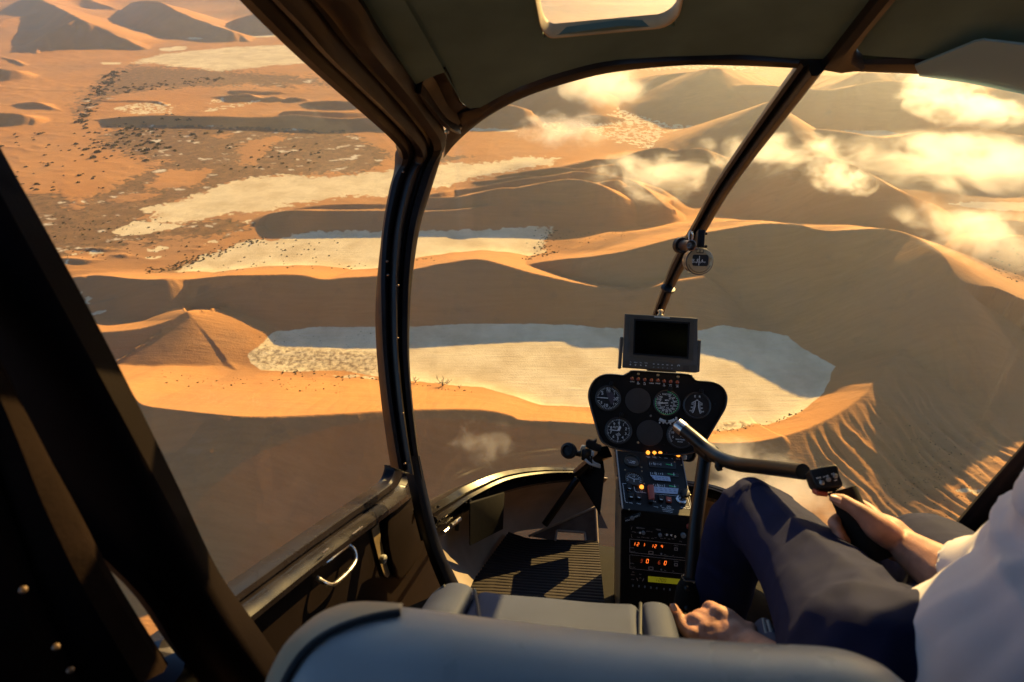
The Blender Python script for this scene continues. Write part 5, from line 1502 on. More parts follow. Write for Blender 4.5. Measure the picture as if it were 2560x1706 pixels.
for px in (1744, 1753):
    bm = nb(); obox(bm, KP.hit(px, 628, .006), KP.ex * 2.4 * k, KP.ey * 3 * k, kn * .002, .0008, 1); part('adjuster', bm, M_GOLD, CO)
bm = nb(); obox(bm, at(1750, 604, 1.70), BX * .011, BY * .02, BZ * .032, .004, 2); part('mount', bm, M_BLACK, CO)
for py in (584, 616):
    bm = nb(); a = at(1752, py, 1.70); tube_bm(bm, [a, a + BX * .018], .0042, 8); part('bolt', bm, M_BLACK, CO)
LA = thing('cockpit_camera', 'small cylindrical bronze lamp with black mounting ring, clamped above the compass', 'lamp', at(1727, 614, 1.62))
LC = at(1728, 614, 1.60); la = (-ray(1728, 614).normalized() + BX * .55 + BZ * .02).normalized(); k = 1.6 / FPX
lu = la.cross(BZ).normalized()
bm = nb(); lathe(bm, LC, la, [(12 * k, -.05), (13 * k, -.045), (13 * k, -.004), (14 * k, -.002), (14 * k, .001), (12 * k, .002), (11 * k, -.003), (7 * k, -.009), (3 * k, -.009), (2.4 * k, -.006), (0, -.0055)], 30); part('barrel', bm, mat('bronze_barrel', (.16, .12, .10), .32, metal=.7), LA)
bm = nb(); lathe(bm, LC - la * .05, la, [(16 * k, -.018), (20 * k, -.015), (20 * k, .002), (15 * k, .004), (10 * k, .004)], 28); part('mounting_ring', bm, M_BLACK, LA)
bm = nb(); tube(bm, [LC + BZ * .012, LC + BZ * .030 + BX * .002, LC + BZ * .040 - BX * .004, LC + BZ * .030 - BX * .008, LC + BZ * .014 - BX * .006], .0022, 8); part('clip', bm, M_CHROME, LA)
LA.name = 'map_lamp'; ROOT['map_lamp'] = ROOT['cockpit_camera']

# ------------------------------------------------------------------ centre console with radios
tl_, tr2, br2, bl2 = at(1540, 1126, 1.78), at(1704, 1140, 1.78), at(1731, 1289, 1.60), at(1556, 1274, 1.60)
cn = (tr2 - tl_).cross(bl2 - tl_); cn = cn if cn.dot(-ray(1630, 1200)) > 0 else -cn
UP_ = Pl((tl_ + br2) / 2, cn.normalized())
RN = (-BY * math.cos(R(-4)) + BZ * math.sin(R(-4))).normalized()
RP = Pl(UP_.hit(1640, 1283), RN)
CS = thing('centre_console', 'narrow black centre console with small gauges, switches and stacked radios', 'console', flo(1620, 1560))
# body: side skins and faces
bm = nb()
F = [UP_.hit(1540, 1126), UP_.hit(1704, 1140), UP_.hit(1731, 1289), UP_.hit(1556, 1274)]
prism(bm, F, -UP_.n, .02); bev(bm, .002, 1); part('gauge_face', bm, M_CONSOLE, CS)
bm = nb(); G_ = [RP.hit(1554, 1277), RP.hit(1733, 1291), RP.hit(1722, 1640), RP.hit(1549, 1620)]
prism(bm, G_, -RN, .02); part('radio_face', bm, M_CONSOLE, CS)
def side(Fp, off, name, m, depthv):
    bm = nb()
    a = [p + off for p in Fp]; b = [p + off + depthv for p in Fp]
    loft(bm, [a, b]); g = bmesh.ops.extrude_face_region(bm, geom=list(bm.faces))
    for v in [x for x in g['geom'] if isinstance(x, bmesh.types.BMVert)]: v.co += off.normalized() * -.003
    return part(name, bm, m, CS, sharp=25)
LS = side([UP_.hit(1540, 1124), UP_.hit(1556, 1273), RP.hit(1554, 1277), RP.hit(1549, 1620)], -BX * .002, 'side_skin', M_SIDEP, BY * .23 - BX * .01)
side([UP_.hit(1704, 1138), UP_.hit(1731, 1288), RP.hit(1733, 1291), RP.hit(1722, 1640)], BX * .002, 'side_skin', M_SIDEP, BY * .23 + BX * .01)
bm = nb(); tube_bm(bm, [UP_.hit(1541, 1126, .001), UP_.hit(1556.5, 1272, .001)], .0018, 6); part('edge_strip', bm, mat('light_edge', (.5, .46, .42), .4), CS)
bm = nb(); tube_bm(bm, [UP_.hit(1704.5, 1142, .001), UP_.hit(1731, 1287, .001)], .0012, 6); part('edge_strip', bm, M_GREYP, CS)
# rivets and screws on the side skin
a0, a1 = UP_.hit(1540, 1124), UP_.hit(1556, 1273)
for (t, s) in ((.05, .03), (.10, .06), (.14, .10), (.22, .15), (.25, .09), (.36, .05), (.45, .13), (.50, .02), (.62, .11), (.72, .03), (.83, .02), (.95, .015)):
    bm = nb(); p = a0 + (a1 - a0) * t - BX * .0025 + BY * s; lathe(bm, p, -BX, [(.003, 0), (.003, .0015), (.0015, .003), (0, .003)], 8); part('rivet', bm, M_BLACK, LS)
k = pxm(UP_, 1630, 1200)
def U(px, py, off=.0): return UP_.hit(px, py, off)
def C1(x, y): return 1560 + x / 7.84, 1100 + y / 7.84       # from the enlarged view of the upper console
def C2(x, y): return 1560 + x / 7.84, 1280 + y / 7.84
for (x, y), lit in (((467, 260), 1), ((592, 268), 1), ((708, 272), 1), ((828, 272), 0), ((945, 283), 0), ((1060, 305), 1), ((343, 933), 1)):
    px, py = C1(x, y); bm = nb(); r = 5.2 if lit else 3.6
    lathe(bm, U(px, py), UP_.n, [(r * k, 0), (r * k, .003), (r * .85 * k, .006), (r * .4 * k, .0082), (0, .0086)], 18, UP_.ex); part('warning_light', bm, M_AMBER if lit else M_AMBERD, CS)
bm = nb()
for s, x, y, h in (('AUX FUEL', 470, 335, 2.0), ('PUMP', 475, 350, 2.0), ('GOV OFF', 590, 340, 2.0), ('CLUTCH', 600, 355, 2.0), ('ALT', 705, 350, 2.2), ('BRAKE', 822, 362, 2.2), ('OIL', 942, 372, 2.0), ('STARTER', 1058, 382, 2.2), ('HOBBS', 100, 1000, 2.2), ('OAT', 343, 1012, 2.2), ('PANEL', 135, 1240, 2.4), ('STROBE', 290, 1256, 2.4), ('NAV', 122, 1066, 2.2), ('CLUTCH', 625, 1318, 2.2), ('ALT', 722, 1300, 2.0), ('MASTER', 882, 1308, 2.2), ('BATTERY', 880, 1334, 2.2), ('IGNITION', 1165, 1335, 2.2), ('BOTH', 1240, 1318, 2.0), ('CAUTION: ROTOR BRAKE MUST BE', 855, 1352, 2.0), ('RELEASED BEFORE ENGAGING', 850, 1384, 2.0), ('CLUTCH SWITCH IN FLIGHT', 858, 1414, 2.0)):
    px, py = C1(x, y); put_text(bm, s, U(px, py, .001), UP_.ex, UP_.ey, h * k, .85 if len(s) < 12 else .62)
def line(bm, pl, P, w, off=.001):
    for a, b in zip(P[:-1], P[1:]):
        A_, B_ = pl.hit(*a, off), pl.hit(*b, off); d = (B_ - A_); quad(bm, (A_ + B_) / 2, d.normalized(), pl.n.cross(d.normalized()), d.length + w * .5, w)
line(bm, UP_, [C1(40, 860), C1(-30, 862), C1(-20, 900), C1(20, 1200), C1(40, 1230), C1(75, 1236)], 1.0 * k)
line(bm, UP_, [C1(160, 870), C1(190, 890), C1(212, 1000), C1(240, 1025), C1(430, 1042)], 1.0 * k)
line(bm, UP_, [C1(580, 1060), C1(1050, 1104)], 1.0 * k); line(bm, UP_, [C1(1240, 1110), C1(1300, 1330), C1(1285, 1352), C1(1240, 1350)], 1.0 * k); line(bm, UP_, [C1(578, 1200), C1(590, 1218), C1(625, 1220)], 1.0 * k)
part('lettering', bm, M_PRINT, CS, False)
def small_gauge(x, y, r, m=M_DIAL):
    px, py = C1(x, y); c = U(px, py); rr = r / 7.84 * k
    bm = nb(); lathe(bm, c, UP_.n, [(rr * 1.05, 0), (rr * 1.08, .003), (rr, .006), (rr * .94, .004), (rr * .93, .001)], 30, UP_.ex); g = part('gauge', bm, bpy.data.materials['bezel'], CS)
    bm = nb(); lathe(bm, c, UP_.n, [(rr * .95, .0004), (0, .0008)], 30, UP_.ex); part('dial', bm, m, g)
    return c, rr, g
c, rr, g = small_gauge(150, 420, 150)
bm = nb()
for i in range(6): quad(bm, c + UP_.n * .0013 + UP_.ex * rr * (-.6 + i * .2) + UP_.ey * rr * .05, UP_.ex, UP_.ey, rr * .05, rr * .10)
quad(bm, c + UP_.n * .0013 + UP_.ex * rr * .25 + UP_.ey * rr * -.08, UP_.ex, UP_.ey, rr * .5, rr * .10); put_text(bm, 'HOURS', c + UP_.n * .0013 - UP_.ey * rr * .32, UP_.ex, UP_.ey, rr * .18, .9); part('lettering', bm, M_PRINT, g, False)
c, rr, g = small_gauge(195, 780, 165)
bm = nb()
for i in range(13):
    a = R(200 - 220 * i / 12); d = UP_.ex * math.cos(a) + UP_.ey * math.sin(a); quad(bm, c + UP_.n * .0013 + d * rr * .8, UP_.n.cross(d), d, rr * .06, rr * (.2 if i % 3 else .3))
for a, l in ((15, .62), (160, .7), (270, .45)):
    d = UP_.ex * math.cos(R(a)) + UP_.ey * math.sin(R(a)); quad(bm, c + UP_.n * .002 + d * rr * l / 2, UP_.n.cross(d), d, rr * .07, rr * l)
put_text(bm, '12', c + UP_.n * .0013 + UP_.ey * rr * .45, UP_.ex, UP_.ey, rr * .22); part('lettering', bm, M_PRINT, g, False)
# three twin strip gauges, two of them with pale placards
for (x0, y0, x1, y1, pl_) in ((480, 420, 1010, 540, None), (500, 640, 1060, 700, [(508, 702), (890, 738), (915, 828), (600, 800)]), (560, 868, 1070, 940, [(568, 928), (1062, 970), (1046, 1080), (588, 1048)])):
    P = [C1(x0, y0), C1(x1, y0 + 30), C1(x1 + 10, y1 + 40), C1(x0 + 10, y1)]
    bm = nb(); prism(bm, [U(*p) for p in P], UP_.n, .0025); bev(bm, .0008, 1); tg = part('twin_gauge', bm, M_DIAL, CS)
    bm = nb(); w = x1 - x0
    for i in range(7):
        px, py = C1(x0 + w * (.03 + .07 * i), (y0 + y1) / 2 + 2 * i); quad(bm, U(px, py, .003), UP_.ex, UP_.ey, 1.0 * k, (5 if i % 3 else 8) * k)
    px, py = C1(x0 + w * .2, (y0 + y1) / 2); d = (UP_.ey * .95 - UP_.ex * .3).normalized(); quad(bm, U(px, py, .0032), UP_.n.cross(d), d, 1.3 * k, 9 * k)
    px, py = C1(x0 + w * .84, (y0 + y1) / 2 + 18); quad(bm, U(px, py, .0032), UP_.ex, UP_.ey, 1.4 * k, 9 * k)
    part('lettering', bm, M_PRINT, tg, False)
    bm = nb(); px, py = C1(x0 + w * .76, (y0 + y1) / 2 + 20); quad(bm, U(px, py, .003), UP_.ex, UP_.ey, w * .26 / 7.84 * k, 2.2 * k); part('green_band', bm, M_GREENP, tg, False)
    if pl_:
        bm = nb(); prism(bm, [U(*C1(*p), .0026) for p in pl_], UP_.n, .001); pc = part('placard', bm, M_LABELB, CS, False)
        bm = nb()
        for j in range(2):
            for i in range(5):
                x = pl_[0][0] + (pl_[1][0] - pl_[0][0]) * (.12 + .18 * i); y = pl_[0][1] + 34 + j * 36 + (pl_[1][1] - pl_[0][1]) * (.12 + .18 * i)
                quad(bm, U(*C1(x + j * 12, y), .004), UP_.ex, UP_.ey, (48 if (i + j) % 3 else 30) / 7.84 * k, 14 / 7.84 * k)
        part('lettering', bm, mat('slate_print', (.16, .20, .34), .6) if 'slate_print' not in bpy.data.materials else bpy.data.materials['slate_print'], pc, False)
# red guard, rocker switches, ignition key
bm = nb(); prism(bm, [U(*C1(*p)) for p in ((455, 925), (570, 930), (585, 1195), (480, 1215))], UP_.n, .012); bev(bm, .002, 2); part('switch_guard', bm, M_RED, CS)
bm = nb(); obox(bm, U(*C1(520, 1225), .004), UP_.ex * 5.5 * k, UP_.ey * 5 * k, UP_.n * .005, .002, 2); part('switch', bm, M_BLACK, CS)
for x, y, m in ((132, 1110, M_BLACK), (282, 1120, M_BLACK), (718, 1160, M_CONSOLE), (872, 1180, M_RED), (100, 945, M_BLACK)):
    px, py = C1(x, y); bm = nb(); o = U(px, py, .003); 
    b2 = nb(); obox(b2, o, UP_.ex * 6.2 * k, UP_.ey * 8.6 * k, UP_.n * .0035, .001, 1)
    for v in b2.verts:
        q = (v.co - o).dot(UP_.ey) / (8.6 * k); v.co += UP_.n * (-.002 * q if (v.co - o).dot(UP_.n) > 0 else 0)
    merge(bm, b2); sw = part('switch', bm, m, CS)
    bm = nb(); quad(bm, U(px, py + 6, .0088), UP_.ex, UP_.ey, 6 * k, 2.2 * k); part('lettering', bm, M_PRINT, sw, False)
    bm = nb(); quad(bm, U(px, py - 3.5, .0052), UP_.ex, UP_.ey, 9.5 * k, 7 * k); part('rocker_face', bm, M_DIAL, sw, False)
px, py = C1(1118, 1175); c = U(px, py)
bm = nb(); lathe(bm, c, UP_.n, [(13 * k, 0), (13 * k, .003), (11.5 * k, .005), (8.5 * k, .005), (8 * k, .002), (5.5 * k, .002), (5 * k, .007), (0, .007)], 30, UP_.ex); IG = part('ignition_switch', bm, M_CHROME, CS)
bm = nb(); d = (UP_.ex * .5 + UP_.ey * .85).normalized(); e = UP_.n.cross(d)
b2 = nb(); prism(b2, [c + UP_.n * .006 + d * a * k + e * b * k for a, b in ((0, 3), (6, 4), (10, 11), (20, 12), (28, 6), (28, -6), (20, -12), (10, -10), (6, -4), (0, -3))], UP_.n, .010); bev(b2, .002, 2); merge(bm, b2); part('key', bm, M_BLACK, IG)
for x, y in ((345, 540), (395, 862), (990, 440), (1128, 498), (1295, 1080), (98, 1370), (20, 590), (350, 620)):
    bm = nb(); lathe(bm, U(*C1(x, y)), UP_.n, [(2.0 * k, 0), (2.0 * k, .0012), (0, .0022)], 10, UP_.ex); part('screw', bm, M_GOLD, CS)
# pull handle below the gauge face
bm = nb(); k2 = pxm(RP, 1640, 1380)
def V_(x, y, off=.0): return RP.hit(*C2(x, y), off)
b2 = nb(); obox(b2, (V_(20, 130, .012) + V_(325, 15, .012)) / 2, (V_(325, 15) - V_(20, 130)) * .5, RN.cross((V_(325, 15) - V_(20, 130)).normalized()) * 4.2 * k2, RN * .005, .002, 2); merge(bm, b2); PH = part('pull_handle', bm, M_BLACK, CS)
bm = nb(); ex_ = (V_(325, 15) - V_(20, 130)).normalized(); ey_ = RN.cross(ex_)
put_text(bm, 'PULL', V_(70, 118, .0175), ex_, ey_, 4 * k2); put_text(bm, 'HEAT', V_(250, 40, .0175), ex_, ey_, 4 * k2)
part('lettering', bm, M_PRINT, PH, False)
bm = nb(); lathe(bm, V_(155, 80, .017), RN, [(5.2 * k2, 0), (5.2 * k2, .002), (3.6 * k2, .003), (3.2 * k2, .001), (0, .001)], 18); part('boss', bm, M_GREYP, PH)
# audio panel
bm = nb(); prism(bm, [V_(120, 265), V_(1260, 372), V_(1240, 600), V_(120, 510)], RN, .003); AP = part('audio_panel', bm, M_BLACK, CS, False)
for x, y, r in ((378, 395, 4.4), (705, 440, 4.4), (1155, 445, 6.4)):
    bm = nb(); lathe(bm, V_(x, y, .003), RN, [(r * k2, 0), (r * k2, .006), (r * .8 * k2, .009), (r * .35 * k2, .009), (0, .008)], 18); part('knob', bm, M_GREYP, AP)
for x, y in ((805, 420), (888, 428), (965, 455), (285, 382)):
    bm = nb(); a = V_(x - 18, y + 10, .004); tube_bm(bm, [a, V_(x + 26, y - 14, .016)], [.0018, .0032], 8); part('toggle', bm, M_CHROME, AP)
bm = nb()
for s, x, y, h in (('MIC', 275, 305, 3.4), ('SELECT', 360, 315, 2.4), ('PHONE', 195, 388, 2.2), ('RADIO ISO', 500, 376, 2.2), ('SPEAKER', 672, 336, 2.2), ('AUTO', 680, 352, 2.0), ('VOX', 280, 488, 2.2), ('COM 1 COM 2', 415, 496, 2.2), ('AUX', 560, 510, 2.2), ('INT', 622, 498, 2.2), ('NAV', 735, 512, 2.2), ('ADF', 800, 508, 2.2), ('DME', 880, 525, 2.2), ('MKR', 960, 522, 2.2), ('VOL', 1108, 572, 2.2)):
    put_text(bm, s, V_(x, y, .0036), RP.ex, RP.ey, h * k2)
line(bm, RP, [C2(160, 285), C2(145, 305), C2(145, 335)], .8 * k2, .0036); line(bm, RP, [C2(145, 430), C2(145, 480), C2(160, 500)], .8 * k2, .0036)
part('lettering', bm, mat('warm_print', (.60, .48, .42), .6), AP, False)
M_WARMP = bpy.data.materials['warm_print']
def radio(y0, y1, digs, name, label):
    P0 = [(112, y0), (1230, y0 + 118), (1185, y1 + 112), (112, y1)]
    bm = nb(); prism(bm, [V_(*p) for p in P0], RN, .004); rd_ = part('radio', bm, M_BLACK, CS, False, label)
    bm = nb(); line(bm, RP, [C2(*p) for p in P0[:2]], 1.0 * k2, .0046); line(bm, RP, [C2(*p) for p in (P0[3], P0[0])], 1.0 * k2, .0046); line(bm, RP, [C2(*p) for p in (P0[3], P0[2])], 1.0 * k2, .0046); part('edge_line', bm, M_WARMP, rd_, False)
    bm = nb(); prism(bm, [V_(140, y0 + 20, .004), V_(940, y0 + 105, .004), V_(930, y0 + 200, .004), V_(140, y0 + 140, .004)], RN, .0004); part('display', bm, mat('display_black', (.010, .004, .003), .3) if 'display_black' not in bpy.data.materials else bpy.data.materials['display_black'], rd_, False)
    for m, lst in digs:
        bm = nb()
        for ch, x, y, h in lst:
            digit7(bm, ch, V_(x, y, .0052), RP.ex, RP.ey, h * .46 / 7.84 * k2, h / 7.84 * k2)
        part('digit', bm, m, rd_, False)
    bm = nb(); y = y0
    for s, x, dy, h in (('COMM', 158, 170, 2.2), ('PULL TEST', 172, 246, 2.0), ('CHAN', 1015, 132, 2.6), ('ON', 800, 305, 2.2), ('VOL', 960, 322, 2.0)): put_text(bm, s, V_(x, y + dy, .0046), RP.ex, RP.ey, h * k2)
    for x, dy, w, h in ((525, 265, 80, 50), (1015, 195, 56, 46)):
        a, b, c_, d = C2(x - w / 2, y + dy - h / 2), C2(x + w / 2, y + dy - h / 2 + 4), C2(x + w / 2, y + dy + h / 2 + 4), C2(x - w / 2, y + dy + h / 2)
        line(bm, RP, [a, b, c_, d, a], 1.8 * k2, .0046)
    part('lettering', bm, M_WARMP, rd_, False)
    bm = nb(); lathe(bm, V_(726, y + 290, .004), RN, [(2.4 * k2, 0), (2.4 * k2, .003), (0, .004)], 12); part('button', bm, M_GREYP, rd_)
    bm = nb(); lathe(bm, V_(1090, y + 285, .004), RN, [(4.0 * k2, 0), (4.0 * k2, .008), (0, .009)], 16); part('knob', bm, M_BLACK, rd_)
radio(520, 780, [(M_LED, [('1', 212, 615, 66), ('2', 272, 622, 66), ('1', 400, 633, 62), ('1', 565, 655, 62), ('2', 615, 660, 62), ('4', 738, 665, 60)])], 'r', 'upper radio with red digits 12 1 12 4')
radio(826, 1095, [(M_LED, [('0', 456, 952, 76), ('0', 805, 988, 74)]), (M_LEDDIM, [('3', 338, 945, 66), ('6', 686, 978, 66)])], 'r', 'lower radio with two bright red zeros')
# transponder with yellow-green display
bm = nb(); prism(bm, [V_(110, 1120), V_(1150, 1216), V_(1120, 1560), V_(110, 1490)], RN, .003); XP = part('transponder', bm, M_BLACK, CS, False)
bm = nb(); prism(bm, [V_(470, 1250, .003), V_(1110, 1310, .003), V_(1080, 1412, .003), V_(470, 1358, .003)], RN, .0012); part('display', bm, M_LCD, XP, False)
bm = nb()
for i, ch in enumerate('1200'): digit7(bm, ch, V_(640 + i * 54, 1318 + i * 5, .0046), RP.ex, RP.ey, 30 / 7.84 * k2, 66 / 7.84 * k2)
part('digit', bm, M_LCDINK, XP, False)
for x, y in ((172, 1432), (290, 1442), (405, 1455), (524, 1467), (638, 1480), (780, 1497), (897, 1510)):
    bm = nb(); obox(bm, V_(x, y, .005), RP.ex * 1.6 * k2, RP.ey * 2.4 * k2, RN * .002, .0006, 1); part('button', bm, M_GREYP, XP)
bm = nb()
for s, x, y in (('VFR', 178, 1170), ('IDENT', 172, 1222), ('ALT', 318, 1214), ('STBY', 172, 1315), ('ON', 318, 1285)): put_text(bm, s, V_(x, y, .0036), RP.ex, RP.ey, 2.4 * k2)
for x, y, s in ((258, 1312, -.5), (374, 1322, .4)): d = (RP.ey + RP.ex * s).normalized(); quad(bm, V_(x, y, .0036), RN.cross(d), d, 1.8 * k2, 8 * k2)
part('lettering', bm, M_WARMP, XP, False)
for x, y in ((1195, 145), (160, 60), (1160, 330)):
    bm = nb(); lathe(bm, V_(x, y), RN, [(3.2 * k2, 0), (3.2 * k2, .001), (0, .002)], 12); part('screw', bm, M_TRIM, CS)
bm = nb(); lathe(bm, V_(1265, 270, .002), RN, [(6 * k2, 0), (7 * k2, .006), (5 * k2, .012), (0, .013)], 18); part('mixture_knob', bm, M_RED, CS)

# camera clamp with black knob, left of the panel foot; lens barrel on the right
def C3(x, y): return 1380 + x / 7.84, 1080 + y / 7.84
CLM = thing('mounting_clamp', 'pale metal clamp with round black knob beside the foot of the panel', 'clamp', at(*C3(800, 560), 1.80))
dK = 1.80; kK = dK / FPX
def K3(x, y, d=0.0): return at(*C3(x, y), dK + d)
ax = (K3(480, 420, .02) - K3(330, 380, -.03)).normalized()
bm = nb(); lathe(bm, K3(330, 370, -.02), -ax, [(8 * kK, -.06), (7.5 * kK, -.02), (13 * kK, -.014), (19 * kK, -.010), (20.5 * kK, .0), (19 * kK, .010), (13 * kK, .014), (12 * kK, .008), (6 * kK, .008), (0, .010)], 30); part('knob', bm, M_BLACK, CLM)
bm = nb(); tube_bm(bm, [K3(400, 410), K3(560, 430)], 7.0 * kK, 14); part('stem', bm, M_SATIN, CLM)
bm = nb(); prism(bm, [K3(*p) for p in ((575, 275), (665, 280), (620, 400), (580, 500), (505, 490), (525, 400))], BY, .025); bev(bm, .003, 2); part('jaw', bm, mat('pale_metal', (.62, .55, .38), .45, metal=.3), CLM)
bm = nb(); prism(bm, [K3(*p, -.01) for p in ((735, 350), (830, 400), (820, 490), (760, 480))], BY, .02); bev(bm, .002, 1); part('jaw', bm, M_WHITEP, CLM)
bm = nb(); prism(bm, [K3(*p) for p in ((660, 200), (710, 155), (770, 175), (800, 185), (865, 150), (890, 180), (850, 230), (900, 260), (980, 290), (940, 400), (840, 380), (740, 340), (660, 300))], BY, .03); bev(bm, .004, 2); part('wing_nut', bm, M_BLACK, CLM)
bm = nb(); tube(bm, [K3(650, 540, -.01), K3(720, 610, -.015), K3(840, 660, -.01), K3(940, 690, .0)], .0042, 8); tube(bm, [K3(760, 480, -.01), K3(780, 550, -.012), K3(830, 610, -.01), K3(940, 655, 0)], .0036, 8); part('cable', bm, M_WHITEP, CLM)
bm = nb(); obox(bm, K3(680, 440, .01), BX * 12 * kK, BY * .02, BZ * 14 * kK, .004, 2); part('block', bm, M_SATIN, CLM)
bm = nb(); tube(bm, [K3(775, 470, -.014), K3(770, 600, -.014), K3(772, 720, -.01)], .0035, 8); part('strap', bm, M_BLACK, CLM)
LB = thing('side_camera', 'black lens barrel sticking out at the right foot of the panel', 'camera', at(1722, 1140, 1.82))
bm = nb(); c = at(1722, 1135, 1.84); kk = 1.84 / FPX; lathe(bm, c, (-ray(1722, 1135).normalized() + BX * .5).normalized(), [(19 * kk, -.05), (20 * kk, -.03), (20 * kk, -.02), (18.5 * kk, -.018), (18.5 * kk, -.012), (20 * kk, -.010), (20 * kk, .002), (16 * kk, .005), (13 * kk, -.004), (0, -.008)], 30); part('barrel', bm, M_SATIN, LB)
bm = nb(); obox(bm, at(1711, 1143, 1.81), BX * 4.5 * kk, BY * .01, BZ * 5.5 * kk, .002, 1); part('bracket', bm, M_WHITEP, LB)

# ------------------------------------------------------------------ cyclic stick
CY_ = thing('cyclic_stick', 'black T-shaped control stick with swivel bar and hand grip on its right end', 'control stick', at(1712, 1620, 1.24))
bm = nb(); tube(bm, [at(1764, 1128, 1.335), at(1752, 1220, 1.31), at(1740, 1310, 1.29), at(1728, 1448, 1.26)], .0158, 16); part('post', bm, M_SATIN, CY_)
bm = nb(); tube(bm, [at(1727, 1446, 1.26), at(1722, 1475, 1.255), at(1716, 1540, 1.25), at(1705, 1640, 1.24)], [.017, .027, .031, .030], 18); part('boot', bm, M_MATTE, CY_)
bm = nb(); c = at(1728, 1448, 1.26); lathe(bm, c, BZ, [(.0185, -.003), (.021, -.002), (.021, .002), (.0185, .003)], 20); part('clamp_ring', bm, M_CHROME, CY_)
bm = nb(); tube_bm(bm, [at(1704, 1441, 1.245), at(1713, 1452, 1.24), at(1743, 1455, 1.24), at(1748, 1447, 1.245)], .002, 6); part('clamp_ring', bm, M_CHROME, CY_)
for px, py in ((1718, 1472), (1718, 1522)):
    bm = nb(); lathe(bm, at(px, py, 1.225), -ray(px, py).normalized(), [(.006, -.004), (.006, .002), (.003, .004), (0, .004)], 12); part('bolt', bm, M_SATIN, CY_)
barp = [(1712, 1077, 1.375), (1740, 1100, 1.345), (1768, 1124, 1.315), (1800, 1146, 1.27), (1845, 1161, 1.22), (1900, 1167, 1.15), (1960, 1174, 1.07), (2008, 1180, 1.01)]
bm = nb(); tube(bm, [at(*p) for p in barp], [.0165, .0165, .0165, .016, .0155, .0150, .0146, .0142], 18); part('bar', bm, M_SATIN, CY_)
bm = nb(); a, b = at(1692, 1061, 1.395), at(1712, 1077, 1.375); tube_bm(bm, [a, a + (b - a) * .15, b], [.013, .0172, .0172], 18); part('bar_end', bm, M_CHROME, CY_)
bm = nb(); tube(bm, [at(1796, 1152, 1.265), at(1797, 1166, 1.26), at(1800, 1176, 1.255)], [.008, .0095, .006], 12); part('friction_lever', bm, M_BLACK, CY_)
bm = nb(); lathe(bm, at(1766, 1126, 1.325), (at(1800, 1146, 1.27) - at(1740, 1100, 1.345)).normalized(), [(.0195, -.022), (.021, -.02), (.021, .02), (.0195, .022)], 20); part('swivel', bm, M_SATIN, CY_)
def C4(x, y): return 1990 + x / 4.612, 1130 + y / 4.612
fb = [C4(150, 205), C4(300, 168), C4(470, 140), C4(492, 185), C4(502, 250), C4(548, 370), C4(530, 408), C4(300, 426), C4(255, 415), C4(205, 360)]
SP = Pl(at(2066, 1190, .955), (-ray(2066, 1190).normalized() + BZ * .25 - BX * .05).normalized())
bm = nb(); prism(bm, [SP.hit(*p) for p in fb], -SP.n - BX * .35 * 0 + (-BX * .25), .042); bev(bm, .0035, 3, 40); SB = part('switch_box', bm, M_BLACK, CY_)
kS = pxm(SP, 2066, 1190); bm = nb(); dd = (BX * .97 + BZ * .25).normalized(); ex4 = (SP.hit(*C4(460, 260)) - SP.hit(*C4(250, 320))).normalized(); ey4 = SP.n.cross(ex4)
put_text(bm, 'FREQ', SP.hit(*C4(262, 302), .0006), ex4, ey4, 3.2 * kS); put_text(bm, 'CH SEL', SP.hit(*C4(345, 283), .0006), ex4, ey4, 3.2 * kS); put_text(bm, 'INT', SP.hit(*C4(425, 255), .0006), ex4, ey4, 3.2 * kS); put_text(bm, '1-2', SP.hit(*C4(275, 328), .0006), ex4, ey4, 2.4 * kS); put_text(bm, 'XMT', SP.hit(*C4(458, 330), .0006), ex4, ey4, 2.4 * kS)
part('lettering', bm, M_PRINT, SB, False)
for x, y in ((300, 358), (375, 320), (455, 280)):
    bm = nb(); c = SP.hit(*C4(x, y)); lathe(bm, c, SP.n, [(5.6 * kS, 0), (5.6 * kS, .0025), (4.4 * kS, .003), (4.0 * kS, .0012), (2.8 * kS, .0012), (2.8 * kS, .006), (0, .0065)], 18); part('button', bm, M_GREYP if x != 300 else M_CHROME, SB)
bm = nb(); tube(bm, [at(2104, 1224, .955), at(2122, 1262, .945), at(2148, 1318, .925), at(2176, 1368, .905), at(2196, 1402, .895)], [.0225, .0225, .0245, .0265, .0255], 18); part('grip', bm, M_MATTE, CY_)
bm = nb(); obox(bm, at(2050, 1232, .965), BX * .010, BY * .01, BZ * .004, .002, 1); part('trigger', bm, M_RED, CY_)

# collective lever under the left hand
CL = thing('collective_lever', 'black lever beside the empty seat held by the left hand', 'control lever', at(1880, 1680, .86))
bm = nb(); tube(bm, [at(1705, 1556, .985), at(1745, 1580, .965), at(1800, 1612, .93), at(1880, 1670, .86)], [.017, .017, .016, .014], 16); part('grip', bm, M_MATTE, CL)

# ------------------------------------------------------------------ seats
def rbox(c, hx, hy, hz, bevel, seg=6, puff=0.0, warp=None):
    bm = nb(); obox(bm, c, hx, hy, hz)
    bmesh.ops.subdivide_edges(bm, edges=list(bm.edges), cuts=2, use_grid_fill=True)
    bmesh.ops.recalc_face_normals(bm, faces=bm.faces)
    ed = [e for e in bm.edges if len(e.link_faces) == 2 and e.calc_face_angle(0) > R(60)]
    bmesh.ops.bevel(bm, geom=ed, offset=bevel, segments=seg, affect='EDGES', profile=.5, clamp_overlap=True)
    if puff:
        for v in bm.verts:
            u = (v.co - c).dot(hx) / hx.length_squared; w = (v.co - c).dot(hz) / hz.length_squared; q = (v.co - c).dot(hy) / hy.length_squared
            v.co += hy.normalized() * (q * puff * (1 - u * u) * (1 - w * w)) + hz.normalized() * (w * puff * (1 - u * u) * (1 - q * q) * .6)
    if warp:
        for v in bm.verts: v.co = warp(v.co)
    return bm

